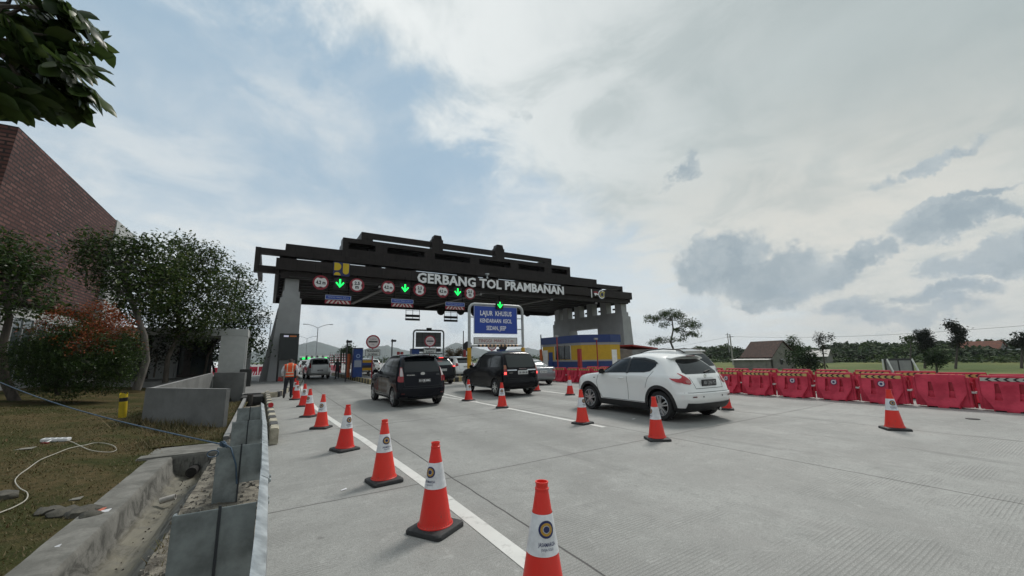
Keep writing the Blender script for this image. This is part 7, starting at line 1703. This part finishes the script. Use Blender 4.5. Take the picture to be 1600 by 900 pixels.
b2 = atX(980, 548, 150); mb.tube([a.lerp(b2, i / 12) + Vector((0, 0, -1.0 * math.sin(P * i / 12))) for i in range(13)], .025, 5)
tag(mb.build('power_line', pole_m), 'thin power line running from the power pole over the fields', 'power line')
p = atX(1405, 580, 20.6)
t = thing('standing_board', 'grey two panelled board propped on white legs behind the red barriers', 'sign board', (36, atX(1405, 575, 36).y, -2.0), R(-66)); t.scale = (1.35, 1.35, 1.82)
mb = MB(); mb.box(-.52, .52, -.02, .02, .72, 1.62); mb.build('board', M('board_dark', (.05, .05, .055), .6), t)
for x in (-.45, .03):
    mb = MB(); mb.box(x, x + .42, -.032, -.021, .85, 1.55); mb.build('panel', M('board_panel', (.30, .30, .31), .6, var=.15), t)
for x0, y0, x1, y1 in ((-.40, -.05, .05, -.75), (.50, -.05, .95, -.7), (-.55, .06, -.62, .1)):
    mb = MB(); mb.bar((x0, y0, 1.60), (x1, y1, 0), .05); mb.build('leg', white_paint, t)

# ------------------------------------------------------------------ beyond the gate
lamp_m = M('lamp_grey', (.32, .34, .36), .5, .4)
for px, py, Y, arm, lab in ((497, 509, 90, 2, 'nearest double armed street lamp beyond the gate'), (480, 527, 140, 2, 'second double armed street lamp beyond the gate'), (463, 540, 210, 2, 'third and smallest double armed street lamp beyond the gate'), (424, 497, 84, 1, 'single armed street lamp rising left of the gate pier'), (598, 553, 150, 1, 'small street lamp far off behind the signs')):
    p = at(px, py, Y); t = thing('street_lamp', lab, 'street lamp', (p.x, Y, 0), R(-10), 'street lamps beyond the gate')
    mb = MB(); mb.tube([(0, 0, 0), (0, 0, p.z - .8), (0, 0, p.z - .4)], [.13, .08, .07], 8); mb.build('pole', lamp_m, t)
    for s_ in ((-1, 1) if arm == 2 else (-1,)):
        mb = MB(); mb.tube([(0, 0, p.z - .45), (s_ * .7, 0, p.z - .1), (s_ * 1.7, 0, p.z + .25), (s_ * 2.2, 0, p.z + .3)], .06, 6); a = mb.build('arm', lamp_m, t); mb = MB(); mb.box(min(s_ * 2.1, s_ * 2.8), max(s_ * 2.1, s_ * 2.8), -.15, .15, p.z + .22, p.z + .36); mb.build('lamp', lamp_m, a)
for i, (px, ytop) in enumerate(((437, 552), (448, 548), (553, 545), (560, 552), (575, 550))):
    p = at(px, ytop, 170); t = thing('far_pole', 'slender pole far beyond the gate', 'pole', (p.x, 170, 0), 0, 'slender poles far beyond the gate'); mb = MB(); mb.tube([(0, 0, 0), (0, 0, p.z)], .12, 6); mb.build('pole', pole_m, t)
for k in range(7):
    x = 8.1 + .36 * k; t = thing('flag_banner', 'red and white banner on a short pole beyond the gate', 'flag', (x, 72 + .5 * math.sin(k * 2), 0), R(15), 'red and white banners beyond the gate')
    mb = MB(); mb.tube([(0, 0, 0), (0, 0, 2.9)], .03, 6); mb.build('pole', pole_m, t)
    mb = MB()
    for j in range(8): mb.box(.03, .26 - .02 * j, -.012, .012, 1.1 + .21 * j, 1.1 + .21 * (j + 1), j % 2)
    mb.build('cloth', [sign_red, letter_white], t)
green_c = M('canopy_green', (.03, .22, .09), .5); 
for k in range(5):
    p = at(474 + k * 8.5, 561 - k * .4, 118); t = thing('far_booth', 'small far booth with a green and white canopy and green lamp', 'booth', (p.x, 118, 0), 0, 'row of far booths with green canopies')
    mb = MB(); mb.box(-.7, .7, -.7, .7, 0, 2.0); mb.build('cabin', sign_black, t); mb = MB(); mb.box(-.85, .85, -1, 1, 2.0, 2.5, 0); mb.box(-.85, .85, -1.0, 1.0, 2.5, 2.95, 1); mb.build('canopy', [green_c, white_paint], t); mb = MB(); mb.box(-.3, .3, -1.06, -1.01, 2.1, 2.45); mb.build('lamp', led_green, t)

# ------------------------------------------------------------------ people
skin_m = M('skin', (.22, .11, .07), .6); hair_m = M('hair_dark', (.012, .011, .012), .6); cloth_w = M('shirt_white', (.58, .60, .63), .8, var=.08); cloth_k = M('trousers_dark', (.012, .014, .022), .85, var=.3); vest_o = M('vest_orange', (.78, .10, .02), .6, var=.08); vest_s = M('vest_silver', (.58, .55, .42), .4); shoe_m = M('shoe', (.015, .014, .014), .6)
def person(label, loc, rz, J, regions, mats):
    """one skin over a jointed skeleton: J maps joint -> (position, radius, parent)"""
    names = list(J); idx = {n: i for i, n in enumerate(names)}
    me = bpy.data.meshes.new('person'); me.from_pydata([J[n][0] for n in names], [(idx[n], idx[J[n][2]]) for n in names if J[n][2]], [])
    o = link('person', me); sk = o.modifiers.new('s', 'SKIN'); sk.use_smooth_shade = True
    for n in names:
        v = me.skin_vertices[0].data[idx[n]]; r = J[n][1]; v.radius = r if isinstance(r, tuple) else (r, r); v.use_root = n == 'pelvis'
    sb = o.modifiers.new('u', 'SUBSURF'); sb.levels = 3; sb.render_levels = 3
    bpy.context.view_layer.update(); m2 = bpy.data.meshes.new_from_object(o.evaluated_get(bpy.context.evaluated_depsgraph_get())); o.modifiers.clear(); o.data = m2
    for m in mats: m2.materials.append(m)
    for p in m2.polygons: p.material_index = regions(p.center); p.use_smooth = True
    o.location = loc; o.rotation_euler = (0, 0, rz); tag(o, label, 'person'); return o
V = Vector
J = {'pelvis': ((0, 0, .90), (.155, .115), None), 'waist': ((0, .015, 1.04), (.15, .11), 'pelvis'), 'chest': ((0, .05, 1.22), (.185, .125), 'waist'), 'upper': ((0, .085, 1.36), (.165, .10), 'chest'), 'neck': ((0, .13, 1.44), .058, 'upper'), 'head0': ((0, .18, 1.50), (.075, .085), 'neck'), 'head1': ((0, .23, 1.575), (.078, .09), 'head0'), 'head2': ((0, .255, 1.625), .055, 'head1'),
     'shL': ((-.19, .085, 1.35), .075, 'upper'), 'elL': ((-.285, .05, 1.11), .055, 'shL'), 'wrL': ((-.265, .20, .90), .042, 'elL'), 'haL': ((-.255, .25, .83), (.042, .03), 'wrL'),
     'shR': ((.19, .085, 1.35), .075, 'upper'), 'elR': ((.29, .03, 1.11), .055, 'shR'), 'wrR': ((.285, .12, .88), .042, 'elR'), 'haR': ((.28, .15, .80), (.042, .03), 'wrR'),
     'hipL': ((-.09, 0, .84), .10, 'pelvis'), 'knL': ((-.12, .03, .49), .074, 'hipL'), 'anL': ((-.145, -.16, .14), .052, 'knL'), 'toL': ((-.15, -.10, .045), (.048, .035), 'anL'),
     'hipR': ((.09, 0, .84), .10, 'pelvis'), 'knR': ((.10, .06, .48), .074, 'hipR'), 'anR': ((.10, .03, .09), .052, 'knR'), 'toR': ((.105, .17, .04), (.048, .035), 'anR')}
def clothes(name, vest):
    """what the figure wears, edge by edge, laid out on the body itself"""
    m = bpy.data.materials.new(name); m.use_nodes = True; t = NT(m.node_tree)
    sp_ = t.n('ShaderNodeSeparateXYZ', {0: t.n('ShaderNodeTexCoord').outputs['Object']}); X, Y, Z = sp_.outputs
    ax = t.m('ABSOLUTE', X); gt = lambda a, b: t.m('GREATER_THAN', a, b); lt = lambda a, b: t.m('LESS_THAN', a, b); mul = lambda *q: q[0] if len(q) == 1 else t.m('MULTIPLY', q[0], mul(*q[1:]))
    nz = t.noise(t.n('ShaderNodeTexCoord').outputs['Object'], 14, 4)
    dark, orange, silver, white, skin, hair = (.012, .014, .022, 1), (.80, .10, .02, 1), (.60, .57, .44, 1), (.58, .60, .63, 1), (.22, .11, .07, 1), (.012, .011, .012, 1)
    if vest:
        c = t.mix(gt(Z, .885), dark, orange)
        band = t.m('MAXIMUM', t.m('MAXIMUM', mul(gt(Z, .935), lt(Z, .975)), mul(gt(Z, 1.05), lt(Z, 1.09))), mul(gt(Z, 1.09), gt(ax, .085), lt(ax, .12)))
        c = t.mix(mul(band, gt(Z, .885)), c, silver)
        c = t.mix(mul(gt(ax, .208), lt(Z, 1.37)), c, white); c = t.mix(mul(gt(ax, .2), lt(Z, .925)), c, skin)
        c = t.mix(t.m('MAXIMUM', gt(Z, 1.462), mul(gt(Y, .19), gt(Z, 1.43))), c, skin); c = t.mix(mul(gt(t.m('SUBTRACT', Z, t.m('MULTIPLY', Y, .9)), 1.345), gt(Z, 1.50)), c, hair)
    else:
        c = t.mix(gt(Z, .92), dark, (.016, .018, .024, 1)); c = t.mix(mul(gt(ax, .2), lt(Z, .90)), c, skin); c = t.mix(gt(Z, 1.485), c, skin)
        c = t.mix(mul(gt(t.m('SUBTRACT', Z, t.m('MULTIPLY', Y, .9)), 1.51), gt(Z, 1.54)), c, hair)
    c = t.mix(t.m('MULTIPLY', t.ss(nz, .4, .7), .25), c, (.02, .02, .02, 1))
    p = t.n('ShaderNodeBsdfPrincipled', {'Base Color': c, 'Roughness': .75}); t.n('ShaderNodeOutputMaterial', {'Surface': p.outputs[0]}); return m
def face(parent, hc):
    hc = V(hc)
    for s_ in (-1, 1):
        mb = MB(); mb.lathe([(0, -.012), (.022, -.010), (.028, 0), (.020, .010), (0, .012)], 10, axis='X', c=(hc.x + s_ * .082, hc.y - .005, hc.z - .005)); mb.build('ear', skin_m, parent, smooth=60)
        mb = MB(); mb.lathe([(0, -.010), (.008, -.006), (.010, 0), (.008, .006), (0, .010)], 10, axis='Y', c=(hc.x + s_ * .032, hc.y + .078, hc.z + .008)); mb.build('eye', hair_m, parent, smooth=60)
    mb = MB(); mb.hexa([(hc.x - .016, hc.y + .075, hc.z - .035), (hc.x + .016, hc.y + .075, hc.z - .035), (hc.x + .011, hc.y + .112, hc.z - .032), (hc.x - .011, hc.y + .112, hc.z - .032)], [(hc.x - .008, hc.y + .07, hc.z + .015), (hc.x + .008, hc.y + .07, hc.z + .015), (hc.x + .006, hc.y + .085, hc.z + .015), (hc.x - .006, hc.y + .085, hc.z + .015)]); mb.build('nose', skin_m, parent, smooth=60)
    mb = MB(); mb.box(hc.x - .025, hc.x + .025, hc.y + .068, hc.y + .084, hc.z - .062, hc.z - .054); mb.build('mouth', M('lips', (.16, .06, .05), .5), parent, bevel=.003)
reg = lambda c: 1 if c.z < .11 or (c.z < .2 and c.y < -.1 and c.x < -.1) else 0
pw = person('worker in an orange vest and dark trousers walking with head bent by the kerb', (.66, 19.35, 0), R(-4), J, reg, [clothes('worker_clothes', True), shoe_m]); face(pw, J['head1'][0])
# hands with fingers
def hand(parent, p, side):
    mb = MB(); p = V(p)
    for k in range(4):
        x = (k - 1.5) * .019; ln = (.062, .075, .07, .052)[k]; a = p + V((0, x, -.03)); mb.tube([a, a + V((-side * .012, .004, -ln * .5)), a + V((-side * .03, .006, -ln))], [.0095, .009, .0075], 6)
    a = p + V((-side * .005, .035, .0)); mb.tube([a, a + V((-side * .012, .028, -.03)), a + V((-side * .02, .03, -.055))], [.011, .0105, .008], 6); mb.build('fingers', skin_m, parent, smooth=60)
hand(pw, J['haL'][0], -1); hand(pw, J['haR'][0], 1)
t = thing('red_flag', 'folded red flag on a short stick in the left hand of the worker', 'flag', (.66 - .28, 19.35 + .24, .80)); mb = MB(); mb.tube([(.02, .0, .05), (-.10, .05, .06)], .012, 6); mb.build('stick', wood_g, t)
mb = MB(); mb.hexa([(-.14, .0, -.08), (.05, -.02, -.10), (.06, .03, -.10), (-.13, .05, -.08)], [(-.12, .01, .10), (.04, .0, .06), (.05, .02, .06), (-.11, .04, .10)]); mb.build('cloth', red_b, t, bevel=.015, smooth=50)
J2 = {k: ((v[0][0], v[0][1] * .6, v[0][2]), v[1], v[2]) for k, v in J.items()}; J2.update({'neck': ((0, .05, 1.46), .058, 'upper'), 'head0': ((0, .06, 1.54), (.075, .085), 'neck'), 'head1': ((0, .07, 1.63), (.078, .09), 'head0'), 'head2': ((0, .07, 1.70), .055, 'head1'), 'anL': ((-.11, .0, .09), .052, 'knL'), 'toL': ((-.115, .14, .04), (.048, .035), 'anL')})
pd = person('distant figure in dark clothes standing at the red barriers by the orange posts', (4.75, 36.5, 0), R(20), J2, lambda c: 1 if c.z < .11 else 0, [clothes('dark_clothes', False), shoe_m]); face(pd, J2['head1'][0])
hand(pd, J2['haL'][0], -1); hand(pd, J2['haR'][0], 1)
# ------------------------------------------------------------------ the air
mb = MB(); mb.box(-2650, 3250, -265, 4600, -12, 185)
hzm = bpy.data.materials.new('haze'); hzm.use_nodes = True; t = NT(hzm.node_tree)
pv = t.n('ShaderNodeVolumePrincipled', {'Color': (.93, .96, 1.0, 1), 'Density': .00014, 'Anisotropy': .0})
t.n('ShaderNodeOutputMaterial', {'Volume': pv.outputs[0]})
tag(mb.build('haze', hzm), kind='stuff')
